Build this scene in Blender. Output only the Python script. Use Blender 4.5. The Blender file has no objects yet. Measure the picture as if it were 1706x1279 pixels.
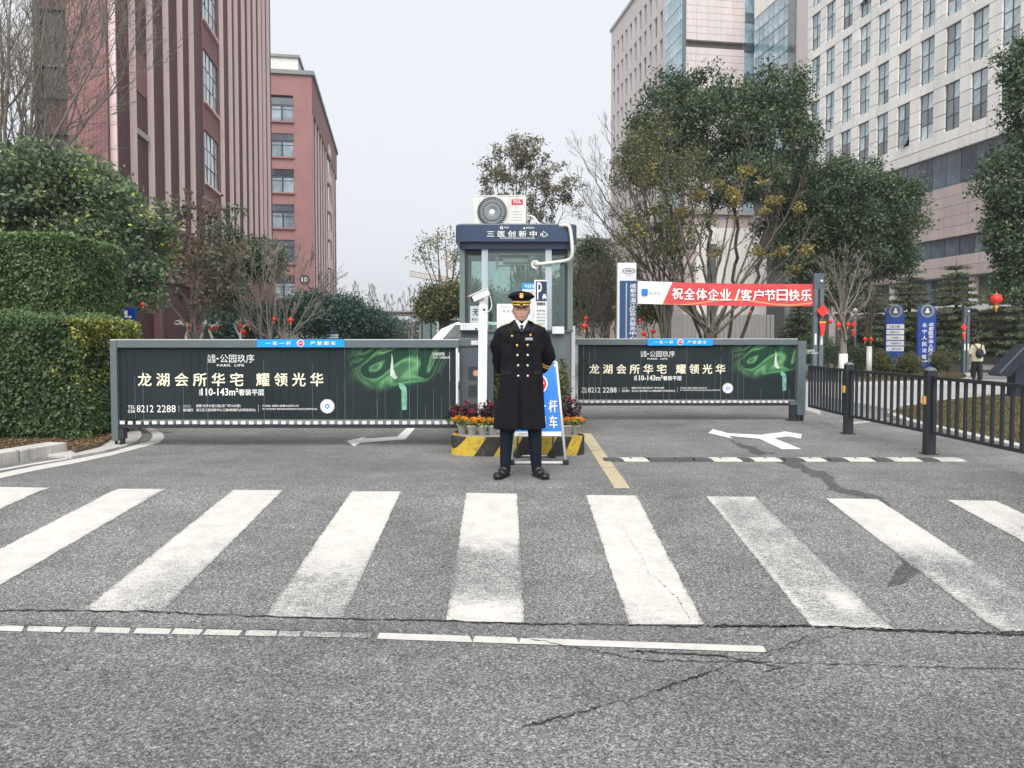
import bpy, bmesh, math, random
import numpy as np
from mathutils import Vector, Matrix
from mathutils.bvhtree import BVHTree
from mathutils.geometry import tessellate_polygon

SC = bpy.context.scene
COL = SC.collection
R = math.radians
PI = math.pi

# ---------------------------------------------------------------- camera
F, CX, CY, HOR, CAMZ = 1250.0, 853.0, 608.0, 562.0, 1.40     # CY: the row of the optical axis (the frame is cropped lower)
PITCH = math.atan((CY - HOR) / F)
cd = bpy.data.cameras.new('camera'); cam = bpy.data.objects.new('camera', cd); COL.objects.link(cam)
cd.sensor_width = 36; cd.lens = 36 * F / 1706.0
cam.location = (0, 0, CAMZ); cam.rotation_euler = (PI/2 - PITCH, 0, 0)
cd.shift_y = -(639.5-CY)/1706.0
cd.clip_start = .05; cd.clip_end = 3000
SC.camera = cam

# ---------------------------------------------------------------- sky, sun, exposure
SUN_EL, SUN_AZ = R(50), R(-176)        # azimuth measured from +Y clockwise: soft light from behind
w = bpy.data.worlds.new('World'); SC.world = w; w.use_nodes = True
nt = w.node_tree; nt.nodes.clear()
wo = nt.nodes.new('ShaderNodeOutputWorld'); bg = nt.nodes.new('ShaderNodeBackground')
sk = nt.nodes.new('ShaderNodeTexSky'); sk.sky_type = 'NISHITA'; sk.sun_disc = False
sk.sun_elevation = SUN_EL; sk.sun_rotation = SUN_AZ; sk.air_density = 1.0; sk.dust_density = 6.0; sk.ozone_density = 1.0
hs = nt.nodes.new('ShaderNodeHueSaturation'); hs.inputs['Saturation'].default_value = .25
mx = nt.nodes.new('ShaderNodeMix'); mx.data_type = 'RGBA'; mx.inputs[0].default_value = .84
mx.inputs[7].default_value = (7.9, 8.25, 8.75, 1)          # the closed cloud deck
nt.links.new(sk.outputs[0], hs.inputs['Color']); nt.links.new(hs.outputs[0], mx.inputs[6])
nt.links.new(mx.outputs[2], bg.inputs[0]); nt.links.new(bg.outputs[0], wo.inputs[0])
bg.inputs[1].default_value = .092
sd = bpy.data.lights.new('sun', 'SUN'); sun = bpy.data.objects.new('sun', sd); COL.objects.link(sun)
sd.energy = 2.9; sd.angle = R(50); sd.color = (1, .97, .93)
sun.rotation_euler = (PI/2 - SUN_EL, 0, -SUN_AZ + PI)
sdir = Vector((math.sin(SUN_AZ)*math.cos(SUN_EL), math.cos(SUN_AZ)*math.cos(SUN_EL), math.sin(SUN_EL)))
sun.rotation_euler = sdir.to_track_quat('Z', 'Y').to_euler()
SC.view_settings.view_transform = 'Standard'; SC.view_settings.look = 'None'
SC.view_settings.gamma = 1; SC.view_settings.use_curve_mapping = False
SC.view_settings.exposure = 0.45
SC.cycles.max_bounces = 8; SC.cycles.transparent_max_bounces = 24

# ---------------------------------------------------------------- the lie of the land and the photograph's measures
def zf(y):
    """height of the ground at distance y from the camera"""
    if y < 4.35: return -.27
    if y < 6.8: return -.27 + .26*(y-4.35)/2.45
    if y < 7.2: return -.01 + .01*(y-6.8)/.4
    if y < 13: return 0.
    if y < 28: return -.21*(y-13)/15
    if y < 40: return -.21 - .09*(y-28)/12
    return -.30

def ray(px, py):
    x = (px-CX)/F; y = -(py-CY)/F
    c, s = math.cos(PITCH), math.sin(PITCH)
    return Vector((x, c + y*s, -s + y*c))

def at(px, py, Y):
    d = ray(px, py); t = Y/d.y
    return Vector((d.x*t, Y, CAMZ + d.z*t))

def gp(px, py, lift=0.):
    d = ray(px, py); lo, hi = .5, 400.
    for _ in range(50):
        m = (lo+hi)/2
        if CAMZ + d.z*m > zf(d.y*m) + lift: lo = m
        else: hi = m
    return Vector((d.x*lo, d.y*lo, zf(d.y*lo)+lift))

def hz(py, Y): return at(CX, py, Y).z
def hx(px, Y): return (px-CX)/F*Y*1.0

# ---------------------------------------------------------------- helpers
def s2l(c):
    return tuple(((v/255)/12.92 if v/255 <= .04045 else (((v/255)+.055)/1.055)**2.4) for v in c)

class MB:
    """collects shapes, then links them as one mesh object"""
    def __init__(s): s.v = []; s.f = []; s.mi = []; s.sm = []; s.cur = 0; s.smooth = False
    def add(s, vs, fs):
        n = len(s.v); s.v += [tuple(v) for v in vs]
        for f in fs: s.f.append(tuple(i+n for i in f)); s.mi.append(s.cur); s.sm.append(s.smooth)
        return s
    def m(s, i): s.cur = i; return s
    def box(s, x0, x1, y0, y1, z0, z1):
        s.add([(x0,y0,z0),(x1,y0,z0),(x1,y1,z0),(x0,y1,z0),(x0,y0,z1),(x1,y0,z1),(x1,y1,z1),(x0,y1,z1)],
              [(0,3,2,1),(4,5,6,7),(0,1,5,4),(1,2,6,5),(2,3,7,6),(3,0,4,7)]); return s
    def rbox(s, x0, x1, y0, y1, z0, z1, b=.005):
        bm = bmesh.new(); bmesh.ops.create_cube(bm, size=1)
        for v in bm.verts: v.co = ((x0+x1)/2+v.co.x*(x1-x0), (y0+y1)/2+v.co.y*(y1-y0), (z0+z1)/2+v.co.z*(z1-z0))
        bmesh.ops.bevel(bm, geom=list(bm.edges), offset=b, segments=2, affect='EDGES', profile=.6)
        return s.bm(bm)
    def bm(s, bm, M=None):
        if M is not None: bm.transform(M)
        bm.verts.index_update()
        s.add([v.co[:] for v in bm.verts], [[v.index for v in f.verts] for f in bm.faces]); bm.free(); return s
    def prism(s, pts, z0, z1):
        n = len(pts)
        s.add([(x,y,z0) for x,y in pts]+[(x,y,z1) for x,y in pts],
              [tuple(range(n-1,-1,-1)), tuple(range(n,2*n))]+[(i,(i+1)%n,n+(i+1)%n,n+i) for i in range(n)]); return s
    def prismy(s, pts, y0, y1):
        """outline in x,z pushed back along y"""
        n = len(pts)
        s.add([(x,y0,z) for x,z in pts]+[(x,y1,z) for x,z in pts],
              [tuple(range(n)), tuple(range(2*n-1,n-1,-1))]+[((i+1)%n,i,n+i,n+(i+1)%n) for i in range(n)]); return s
    def tube(s, pts, rad, k=8, caps=True, flat=1.):
        pts = [Vector(p) for p in pts]; n = len(pts)
        if not hasattr(rad, '__len__'): rad = [rad]*n
        vs = []; u = None
        for i, p in enumerate(pts):
            d = (pts[min(i+1,n-1)] - pts[max(i-1,0)]).normalized()
            if u is None:
                u = d.orthogonal().normalized() if abs(d.z) > .9 else Vector((0,0,1)).cross(d).normalized()
                if abs(d.z) > .9: u = (Vector((1,0,0)) - d*d.x).normalized()
            u = (u - d*u.dot(d)).normalized(); w_ = d.cross(u)
            for j in range(k):
                a = 2*PI*j/k; vs.append(p + u*math.cos(a)*rad[i] + w_*math.sin(a)*rad[i]*flat)
        fs = [(i*k+j, i*k+(j+1)%k, (i+1)*k+(j+1)%k, (i+1)*k+j) for i in range(n-1) for j in range(k)]
        if caps: fs += [tuple(range(k-1,-1,-1)), tuple((n-1)*k+j for j in range(k))]
        sm = s.smooth; s.smooth = True; s.add(vs, fs); s.smooth = sm; return s
    def lathe(s, prof, k=20, cx=0, cy=0, cz=0, ey=1., smooth=True):
        """prof: (radius, z) pairs"""
        vs = [(cx+r*math.cos(2*PI*j/k), cy+r*ey*math.sin(2*PI*j/k), cz+z) for r, z in prof for j in range(k)]
        n = len(prof); fs = [(i*k+j, i*k+(j+1)%k, (i+1)*k+(j+1)%k, (i+1)*k+j) for i in range(n-1) for j in range(k)]
        fs += [tuple(range(k-1,-1,-1)), tuple((n-1)*k+j for j in range(k))]
        sm = s.smooth; s.smooth = smooth; s.add(vs, fs); s.smooth = sm; return s
    def disc(s, c, r, th, k=24, ax='y', r0=0.):
        """a thick disc (or ring) facing -y"""
        x, y, z = c
        if r0 <= 0:
            pts = [(x+r*math.cos(2*PI*j/k), z+r*math.sin(2*PI*j/k)) for j in range(k)]
            return s.prismy(pts, y-th, y)
        vs = []
        for yy in (y-th, y):
            for rr in (r, r0):
                vs += [(x+rr*math.cos(2*PI*j/k), yy, z+rr*math.sin(2*PI*j/k)) for j in range(k)]
        fs = []
        for j in range(k):
            q = (j+1)%k
            fs += [(j,q,k+q,k+j), (2*k+q,2*k+j,3*k+j,3*k+q), (q,j,2*k+j,2*k+q), (k+j,k+q,3*k+q,3*k+j)]
        s.add(vs, fs); return s
    def ell(s, c, r, k=12, n=8):
        vs = []
        for i in range(n+1):
            t = -PI/2 + PI*i/n; rr = max(math.cos(t), 1e-3)
            for j in range(k):
                a = 2*PI*j/k; vs.append((c[0]+r[0]*rr*math.cos(a), c[1]+r[1]*rr*math.sin(a), c[2]+r[2]*math.sin(t)))
        fs = [(i*k+j, i*k+(j+1)%k, (i+1)*k+(j+1)%k, (i+1)*k+j) for i in range(n) for j in range(k)]
        fs += [tuple(range(k-1,-1,-1)), tuple(n*k+j for j in range(k))]
        sm = s.smooth; s.smooth = True; s.add(vs, fs); s.smooth = sm; return s
    def mesh(s, name, mats):
        me = bpy.data.meshes.new(name); me.from_pydata(s.v, [], s.f)
        for m_ in (mats if isinstance(mats, (list, tuple)) else [mats]): me.materials.append(m_)
        me.polygons.foreach_set('material_index', s.mi); me.polygons.foreach_set('use_smooth', s.sm)
        me.update(); return me
    def build(s, name, mats, parent=None, loc=None, rz=0, kind=None, label=None):
        return link(name, s.mesh(name, mats), parent, loc, rz, kind, label)

def link(name, me, parent=None, loc=None, rz=0, kind=None, label=None):
    o = bpy.data.objects.new(name, me); COL.objects.link(o)
    if parent is not None: o.parent = parent
    if loc is not None: o.location = loc
    if rz: o.rotation_euler = (0, 0, rz)
    if kind: o['kind'] = kind
    if label: o['label'] = label
    return o

def thing(name, label, cat, loc=(0,0,0), rz=0, group=None):
    o = bpy.data.objects.new(name, None); COL.objects.link(o); o.empty_display_size = .2
    o.location = loc; o.rotation_euler = (0, 0, rz); o['label'] = label; o['category'] = cat
    if group: o['group'] = group
    return o

def tag(o, label, cat, group=None):
    o['label'] = label; o['category'] = cat
    if group: o['group'] = group
    return o

def dup(root, loc, rz, label):
    """a copy of a thing with copies of its parts and sub-parts"""
    r = root.copy(); COL.objects.link(r); r.location = loc; r.rotation_euler = (0, 0, rz); r['label'] = label
    for ch in list(root.children):
        c = ch.copy(); COL.objects.link(c); c.parent = r
        for g in list(ch.children):
            d = g.copy(); COL.objects.link(d); d.parent = c
    return r

def npmesh(name, V, Fq, mat, shade=None, smooth=False):
    """quads from numpy arrays"""
    me = bpy.data.meshes.new(name); nq, k = Fq.shape
    me.vertices.add(len(V)); me.vertices.foreach_set('co', V.astype(np.float32).ravel())
    me.loops.add(nq*k); me.loops.foreach_set('vertex_index', Fq.astype(np.int32).ravel())
    me.polygons.add(nq); me.polygons.foreach_set('loop_start', np.arange(0, nq*k, k, dtype=np.int32))
    if smooth: me.polygons.foreach_set('use_smooth', np.ones(nq, dtype=bool))
    if shade is not None:
        a = me.attributes.new('tone', 'FLOAT', 'FACE'); a.data.foreach_set('value', shade.astype(np.float32))
    me.update(calc_edges=True)
    if mat is not None: me.materials.append(mat)
    return me

def text_mesh(body, bold=.0, res=2, depth=.001, align='LEFT', spacing=1.):
    c = bpy.data.curves.new('lettering', 'FONT'); c.body = body; c.size = 1; c.resolution_u = res
    c.align_x = align; c.space_character = spacing; c.space_line = .95
    o = bpy.data.objects.new('lettering', c); COL.objects.link(o)
    bpy.context.view_layer.update()
    me = bpy.data.meshes.new_from_object(o.evaluated_get(bpy.context.evaluated_depsgraph_get()))
    bpy.data.objects.remove(o); bpy.data.curves.remove(c)
    return me

def text(body, mat, parent, x0, x1, z0, z1, y, bold=.0, name='lettering', res=2, spacing=1., keep=False, face='-y', label=None):
    """flat lettering fitted into a rectangle of a surface that faces -y"""
    me = text_mesh(body, bold, res, spacing=spacing)
    n = len(me.vertices); co = np.zeros(n*3, dtype=np.float32); me.vertices.foreach_get('co', co); co = co.reshape(-1, 3)
    mn, mxx = co[:, :2].min(0), co[:, :2].max(0); sz = mxx-mn
    sx = (x1-x0)/sz[0]; szz = (z1-z0)/sz[1]
    if keep: sx = szz = min(sx, szz)
    out = np.zeros_like(co); out[:, 0] = x0 + (co[:, 0]-mn[0])*sx; out[:, 2] = z0 + (co[:, 1]-mn[1])*szz; out[:, 1] = y
    if bold > .008:                                   # heavier strokes: the same outlines struck again a hair to either side
        h = abs(szz); nv = len(out); fs = np.array([list(p.vertices) for p in me.polygons if len(p.vertices) == 3])
        fo = [list(p.vertices) for p in me.polygons if len(p.vertices) != 3]; V = []; Fl = []
        for k, (ax, az) in enumerate(((0, 0), (1, 0), (-1, 0), (0, .7), (0, -.7))):
            q = out.copy(); q[:, 0] += ax*bold*h; q[:, 2] += az*bold*h; q[:, 1] -= k*.0003; V.append(q)
            Fl += [[int(i)+k*nv for i in f] for f in fs] + [[i+k*nv for i in f] for f in fo]
        nm = bpy.data.meshes.new('lettering'); nm.from_pydata(np.concatenate(V).tolist(), [], Fl); me = nm; me.materials.append(mat); me.update()
        return link(name, me, parent, label=label)
    me.vertices.foreach_set('co', out.ravel()); me.materials.clear(); me.materials.append(mat); me.update()
    return link(name, me, parent, label=label)

# ---------------------------------------------------------------- materials
def nodes(name):
    m = bpy.data.materials.new(name); m.use_nodes = True; t = m.node_tree
    b = t.nodes['Principled BSDF']; return m, t, b

def N(t, typ, **kw):
    n = t.nodes.new(typ)
    for k, v in kw.items():
        if k in n.inputs: n.inputs[k].default_value = v
        else: setattr(n, k, v)
    return n

def mixc(t, fac, a, b, mode='MIX'):
    n = t.nodes.new('ShaderNodeMix'); n.data_type = 'RGBA'; n.blend_type = mode
    for i, v in ((0, fac), (6, a), (7, b)):
        if hasattr(v, 'links'): t.links.new(v, n.inputs[i])
        elif i == 0: n.inputs[0].default_value = v
        else: n.inputs[i].default_value = (*v[:3], 1)
    return n.outputs[2]

def math_(t, op, a, b=None, c=None, clamp=False):
    n = t.nodes.new('ShaderNodeMath'); n.operation = op; n.use_clamp = clamp
    for i, v in enumerate((a, b, c)):
        if v is None: continue
        if hasattr(v, 'links'): t.links.new(v, n.inputs[i])
        else: n.inputs[i].default_value = v
    return n.outputs[0]

def ramp(t, fac, stops):
    n = t.nodes.new('ShaderNodeValToRGB'); e = n.color_ramp.elements
    while len(e) < len(stops): e.new(.5)
    for el, (p, c) in zip(e, stops):
        el.position = p; el.color = (*c[:3], 1) if hasattr(c, '__len__') else (c, c, c, 1)
    t.links.new(fac, n.inputs[0]); return n.outputs[0]

def pos(t, space='Object'):
    if space == 'World': return t.nodes.new('ShaderNodeNewGeometry').outputs['Position']
    return t.nodes.new('ShaderNodeTexCoord').outputs['Object']

def noise(t, vec, scale, detail=3, rough=.55, dist=0.):
    n = N(t, 'ShaderNodeTexNoise', Scale=scale, Detail=detail, Roughness=rough, Distortion=dist)
    t.links.new(vec, n.inputs['Vector']); return n.outputs['Fac']

def stretch(t, vec, sc):
    n = N(t, 'ShaderNodeMapping'); n.inputs['Scale'].default_value = sc; t.links.new(vec, n.inputs[0]); return n.outputs[0]

def bump(t, b, h, strength=.3, dist=.01):
    n = N(t, 'ShaderNodeBump', Strength=strength, Distance=dist); t.links.new(h, n.inputs['Height']); t.links.new(n.outputs[0], b.inputs['Normal'])

def mat(name, col, rough=.6, var=.12, scale=3., metal=0., bmp=0., bscale=60., spec=.5, dirt=0., coat=0.):
    """painted or solid surface with slight mottling, streaks and grain"""
    m, t, b = nodes(name); c = Vector(col[:3]); P = pos(t)
    n1 = noise(t, P, scale, 5, .6)
    lo = tuple(c*(1-var)); hi = tuple(min(1, v*(1+var)) for v in c)
    k = ramp(t, n1, [(.3, lo), (.7, hi)])
    if dirt:
        n2 = noise(t, stretch(t, P, (6, 6, .7)), 2.2, 4, .6)
        k = mixc(t, math_(t, 'MULTIPLY', ramp(t, n2, [(.48, 0.), (.72, 1.)]), dirt), k, (.09, .08, .07))
    t.links.new(k, b.inputs['Base Color'])
    b.inputs['Roughness'].default_value = rough; b.inputs['Metallic'].default_value = metal
    b.inputs['Specular IOR Level'].default_value = spec; b.inputs['Coat Weight'].default_value = coat
    rr = ramp(t, noise(t, P, scale*4, 3), [(.3, max(0, rough-.07)), (.7, min(1, rough+.07))]); t.links.new(rr, b.inputs['Roughness'])
    if bmp: bump(t, b, noise(t, P, bscale, 4), bmp)
    return m

def leafmat(name, stops, rough=.5, trans=.25):
    """leaves: every leaf has its own tone from the mesh attribute"""
    m, t, b = nodes(name)
    a = N(t, 'ShaderNodeAttribute', attribute_name='tone')
    k = ramp(t, a.outputs['Fac'], stops); t.links.new(k, b.inputs['Base Color'])
    b.inputs['Roughness'].default_value = rough; b.inputs['Specular IOR Level'].default_value = .4
    tr = N(t, 'ShaderNodeBsdfTranslucent'); t.links.new(k, tr.inputs[0])
    ms = N(t, 'ShaderNodeMixShader', Fac=trans)
    t.links.new(b.outputs[0], ms.inputs[1]); t.links.new(tr.outputs[0], ms.inputs[2])
    t.links.new(ms.outputs[0], t.nodes['Material Output'].inputs[0]); return m

def glassmat(name, tint, refl=.5, rough=.03, see=.6):
    """thin window glass: tinted see-through plus reflection"""
    m, t, b = nodes(name)
    tr = N(t, 'ShaderNodeBsdfTransparent'); tr.inputs[0].default_value = (*tint, 1)
    gl = N(t, 'ShaderNodeBsdfGlossy', Roughness=rough); gl.inputs[0].default_value = (.9, .95, .95, 1)
    lw = N(t, 'ShaderNodeLayerWeight', Blend=.35)
    f = math_(t, 'MULTIPLY_ADD', lw.outputs['Fresnel'], refl, 1-see, clamp=True)
    ms = N(t, 'ShaderNodeMixShader'); t.links.new(f, ms.inputs[0])
    t.links.new(tr.outputs[0], ms.inputs[1]); t.links.new(gl.outputs[0], ms.inputs[2])
    t.links.new(ms.outputs[0], t.nodes['Material Output'].inputs[0]); return m

def asphalt_nodes(t, P):
    """colour and height sockets of old grey asphalt with pale aggregate"""
    fine = noise(t, P, 120, 3, .75); vf = noise(t, P, 260, 2, .6)
    v = N(t, 'ShaderNodeTexVoronoi', Scale=105.); t.links.new(P, v.inputs['Vector'])
    sep = t.nodes.new('ShaderNodeSeparateColor'); t.links.new(v.outputs['Color'], sep.inputs[0])
    base = ramp(t, fine, [(.38, .03), (.46, .12), (.55, .27), (.66, .50)])
    stone = ramp(t, sep.outputs[0], [(.0, .05), (.45, .15), (.82, .25), (.93, .42), (1., .55)])
    coarse = ramp(t, noise(t, P, 58, 2, .6), [(.36, .58), (.50, 1.), (.66, 1.5)])
    k = mixc(t, .42, base, stone); k = mixc(t, .8, k, coarse, 'MULTIPLY')
    big = noise(t, P, .55, 5, .6); mid = noise(t, P, 4.0, 4, .65)
    k = mixc(t, 1., k, ramp(t, big, [(.3, .74), (.7, 1.2)]), 'MULTIPLY')
    k = mixc(t, 1., k, ramp(t, mid, [(.3, .86), (.7, 1.12)]), 'MULTIPLY')
    k = mixc(t, 1., k, ramp(t, vf, [(.3, .72), (.7, 1.26)]), 'MULTIPLY')
    h = math_(t, 'ADD', fine, math_(t, 'MULTIPLY', v.outputs['Distance'], .8))
    return k, h

def asphalt(name, gain=1., warm=(1, .985, .965)):
    m, t, b = nodes(name); P = pos(t, 'World')
    k, h = asphalt_nodes(t, P)
    k = mixc(t, 1., k, tuple(gain*v for v in warm), 'MULTIPLY')
    # tyre-polished dark lanes and pale dusty smears
    sm = noise(t, stretch(t, P, (.5, 2.2, 1)), 1.1, 4, .6)
    k = mixc(t, 1., k, ramp(t, sm, [(.35, .93), (.65, 1.08)]), 'MULTIPLY')
    t.links.new(k, b.inputs['Base Color']); b.inputs['Roughness'].default_value = .86
    b.inputs['Specular IOR Level'].default_value = .3; bump(t, b, h, .7, .006); return m

def roadpaint(name, col, under=.17):
    """road paint that wears off to the asphalt where the mesh attribute 'wear' and the grain allow"""
    m, t, b = nodes(name); P = pos(t, 'World')
    k, h = asphalt_nodes(t, P)
    a = N(t, 'ShaderNodeAttribute', attribute_name='wear')
    grain = noise(t, stretch(t, P, (1, 1, 1)), 95, 4, .8); streak = noise(t, stretch(t, P, (14, 60, 1)), 1, 3, .7); patch = noise(t, P, 5, 5, .65)
    g = math_(t, 'ADD', math_(t, 'MULTIPLY', grain, .58), math_(t, 'ADD', math_(t, 'MULTIPLY', streak, .24), math_(t, 'MULTIPLY', patch, .18)))
    # g is near .5 everywhere; wear 0 keeps all paint, 1 takes all
    d = math_(t, 'SUBTRACT', math_(t, 'MULTIPLY_ADD', a.outputs['Fac'], .34, .335), g)
    f = math_(t, 'MULTIPLY_ADD', d, 9.5, .5, clamp=True)
    dirt = ramp(t, noise(t, P, 7, 5, .7), [(.3, .80), (.62, 1.0)])
    pc = mixc(t, 1., col, dirt, 'MULTIPLY')
    pc = mixc(t, math_(t, 'MULTIPLY', a.outputs['Fac'], .22), pc, (.3, .3, .29))
    out = mixc(t, f, pc, k)
    t.links.new(out, b.inputs['Base Color']); b.inputs['Roughness'].default_value = .7
    bump(t, b, h, .35, .005); return m
# ================================================================ MATERIALS
M = {}
M['asphalt'] = asphalt('old_asphalt', .96); M['asphalt_road'] = asphalt('road_asphalt', .88, (1, .99, .98))
M['pave'] = mat('pale_concrete', (.36, .35, .34), .85, .12, .6, bmp=.2)
M['earth'] = mat('litter_soil', (.13, .095, .06), .95, .5, 9, bmp=.8, bscale=25)
M['grassland'] = mat('winter_grass', (.105, .095, .045), .95, .35, 5, bmp=.8, bscale=40)
M['paint'] = roadpaint('crossing_paint', (.60, .58, .54)); M['paint_new'] = roadpaint('arrow_paint', (.78, .77, .74)); M['ypaint'] = roadpaint('yellow_line_paint', (.50, .42, .27))
M['crack'] = mat('crack_shadow', (.02, .02, .02), .95, .3, 20)
M['stain'] = None
M['granite'] = mat('granite_kerb', (.48, .46, .43), .8, .18, 4, bmp=.3, dirt=.5)
M['mullion'] = mat('pale_blue_mullion', (.42, .47, .52), .4, .05, 3, dirt=.15)
M['wframe'] = mat('white_powder_coat', (.68, .69, .70), .4, .05, 3, dirt=.15)
M['steel_grey'] = mat('blue_grey_coat', (.105, .135, .145), .42, .07, 2.5, spec=.5, dirt=.15)
M['steel_dark'] = mat('charcoal_coat', (.022, .028, .036), .45, .12, 3, dirt=.15)
M['cab_grey'] = mat('cabinet_grey', (.085, .105, .125), .45, .08, 2, dirt=.2)
M['booth_green'] = mat('booth_green_grey', (.14, .18, .17), .38, .1, 3, dirt=.2)
M['booth_wall'] = mat('booth_lower_wall', (.12, .145, .16), .45, .08, 2, dirt=.25)
M['totem_blue'] = mat('totem_blue', (.022, .07, .17), .4, .08, 2, dirt=.1)
M['navy'] = mat('navy_fascia', (.022, .048, .098), .3, .1, 2, dirt=.12, coat=.3)
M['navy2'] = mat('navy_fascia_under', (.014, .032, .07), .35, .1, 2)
M['white'] = mat('print_white', (.82, .82, .80), .55, .03, 5)
M['cream'] = mat('print_cream', (.86, .80, .62), .5, .03, 5)
M['greyprint'] = mat('print_grey', (.42, .46, .48), .5, .03, 5)
M['ink'] = mat('print_ink', (.03, .03, .035), .5, .05, 5)
M['blueprint'] = mat('print_light_blue', (.0, .32, .78), .42, .05, 3)
M['bluesign'] = mat('sign_blue', (.004, .20, .72), .4, .04, 3)
M['royal'] = mat('royal_blue_panel', (.010, .055, .30), .35, .08, 2, dirt=.1)
M['navyprint'] = mat('print_navy', (.012, .03, .09), .4, .05, 3)
M['red'] = mat('print_red', (.60, .03, .035), .5, .06, 5)
M['orange'] = mat('orange_badge', (.75, .32, .14), .5, .05, 5)
M['acwhite'] = mat('appliance_white', (.66, .66, .62), .42, .05, 3, dirt=.3)
M['black'] = mat('black_plastic', (.018, .018, .02), .5, .15, 6)
M['chrome'] = mat('scuffed_steel', (.55, .56, .57), .3, .05, 5, metal=1.)
M['pipe'] = mat('pipe_lagging', (.70, .69, .62), .6, .08, 12, bmp=.2, bscale=40, dirt=.3)
M['gold'] = mat('gold_braid', (.85, .52, .13), .38, .15, 60, metal=.35, bmp=.4, bscale=500)
M['silver'] = mat('brushed_button', (.75, .72, .62), .3, .05, 10, metal=.7)
M['coat'] = mat('black_wool', (.006, .006, .009), .92, .25, 9, bmp=.5, bscale=350, spec=.25)
M['lapel'] = mat('black_wool_lapel', (.011, .0095, .010), .85, .25, 9, bmp=.4, bscale=350, spec=.3)
M['trouser'] = mat('navy_trouser_cloth', (.0045, .009, .019), .85, .2, 9, bmp=.4, bscale=300, spec=.3)
M['shoe'] = mat('polished_leather', (.009, .009, .010), .34, .1, 9, spec=.6)
M['skin'] = mat('skin', (.47, .26, .20), .55, .12, 22, bmp=.1, bscale=300)
M['lip'] = mat('lip_skin', (.25, .09, .075), .5, .1, 20)
M['eye'] = mat('eye_dark', (.015, .011, .01), .2, .1, 20)
M['shirt'] = mat('white_shirt', (.72, .74, .76), .8, .04, 12)
M['tie'] = mat('navy_tie', (.012, .018, .045), .6, .2, 50)
M['pink'] = mat('pink_render', (.305, .155, .150), .85, .11, .35, dirt=.28)
M['fin'] = mat('pale_pink_fin', (.86, .68, .66), .8, .07, .3, dirt=.12)
M['sill'] = mat('stone_sill', (.50, .45, .42), .8, .08, 1)
M['roofcap'] = mat('grey_roof_edge', (.22, .23, .225), .7, .08, 1)
M['wood_dark'] = mat('dark_bark', (.060, .048, .038), .95, .35, 9, bmp=.7, bscale=30)
M['bark'] = mat('grey_bark', (.115, .098, .078), .95, .35, 7, bmp=.7, bscale=30)
M['bark_pale'] = mat('pale_bark', (.21, .185, .155), .95, .3, 7, bmp=.7, bscale=30)
M['limewash'] = mat('limewash', (.70, .69, .65), .9, .06, 8)
M['winframe'] = mat('dark_window_frame', (.05, .055, .06), .4, .1, 2)
M['terracotta'] = mat('white_pot', (.78, .78, .75), .5, .08, 8, dirt=.4)
M['rubber'] = mat('rubber_black', (.055, .055, .054), .75, .3, 9, bmp=.4)
M['bumpwhite'] = mat('bump_marking', (.50, .50, .44), .6, .12, 12, dirt=.3)
M['reflector'] = mat('amber_reflector', (.75, .38, .10), .35, .08, 30)
M['green_petal'] = None
M['lantern'] = mat('lantern_silk', (.78, .035, .03), .55, .1, 8)
M['lanterngold'] = mat('lantern_tassel', (.85, .35, .06), .6, .1, 8)
M['carwhite'] = mat('car_paint', (.70, .74, .76), .2, .03, 1, coat=1.)
M['window_matt'] = mat('dim_window', (.045, .048, .05), .4, .3, 1.5)
M['slit'] = mat('blade_edge_grey', (.14, .17, .18), .5, .1, 3)
M['darkglass'] = mat('dark_glass', (.04, .055, .06), .08, .1, 1, spec=.8)
M['gate_board'] = mat('notice_board_navy', (.012, .019, .034), .6, .15, 2, dirt=.2)
M['cabin'] = mat('teal_grey_cabin', (.17, .25, .245), .6, .1, 1, dirt=.2)
M['farconc'] = mat('far_concrete', (.30, .29, .27), .85, .1, .5)
M['dome'] = mat('green_grey_roof', (.17, .22, .20), .7, .1, .1)
M['crane'] = mat('crane_yellow', (.52, .42, .32), .6, .1, 1)

def ribmat(name, col, sp, axis=0, depth=.5):
    """sheet with fine upright ribs (relief too fine to build at its distance)"""
    m, t, b = nodes(name); P = pos(t); sx = t.nodes.new('ShaderNodeSeparateXYZ'); t.links.new(P, sx.inputs[0])
    s = math_(t, 'SINE', math_(t, 'MULTIPLY', sx.outputs[axis], 2*PI/sp))
    n = noise(t, stretch(t, P, (.6, .6, .15)), 1.2, 5, .6)
    k = ramp(t, n, [(.3, tuple(v*.85 for v in col)), (.7, tuple(v*1.15 for v in col))])
    k = mixc(t, ramp(t, s, [(.72, 0.), (.95, .55)]), k, tuple(v*.45 for v in col))
    t.links.new(k, b.inputs['Base Color']); b.inputs['Roughness'].default_value = .6; bump(t, b, s, depth, .03); return m
M['maroon'] = ribmat('maroon_ribbed_sheet', (.125, .053, .056), .16, 1)
M['pinkrib'] = ribmat('pink_ribbed_sheet', (.30, .145, .142), .12, 0, .06)

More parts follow.
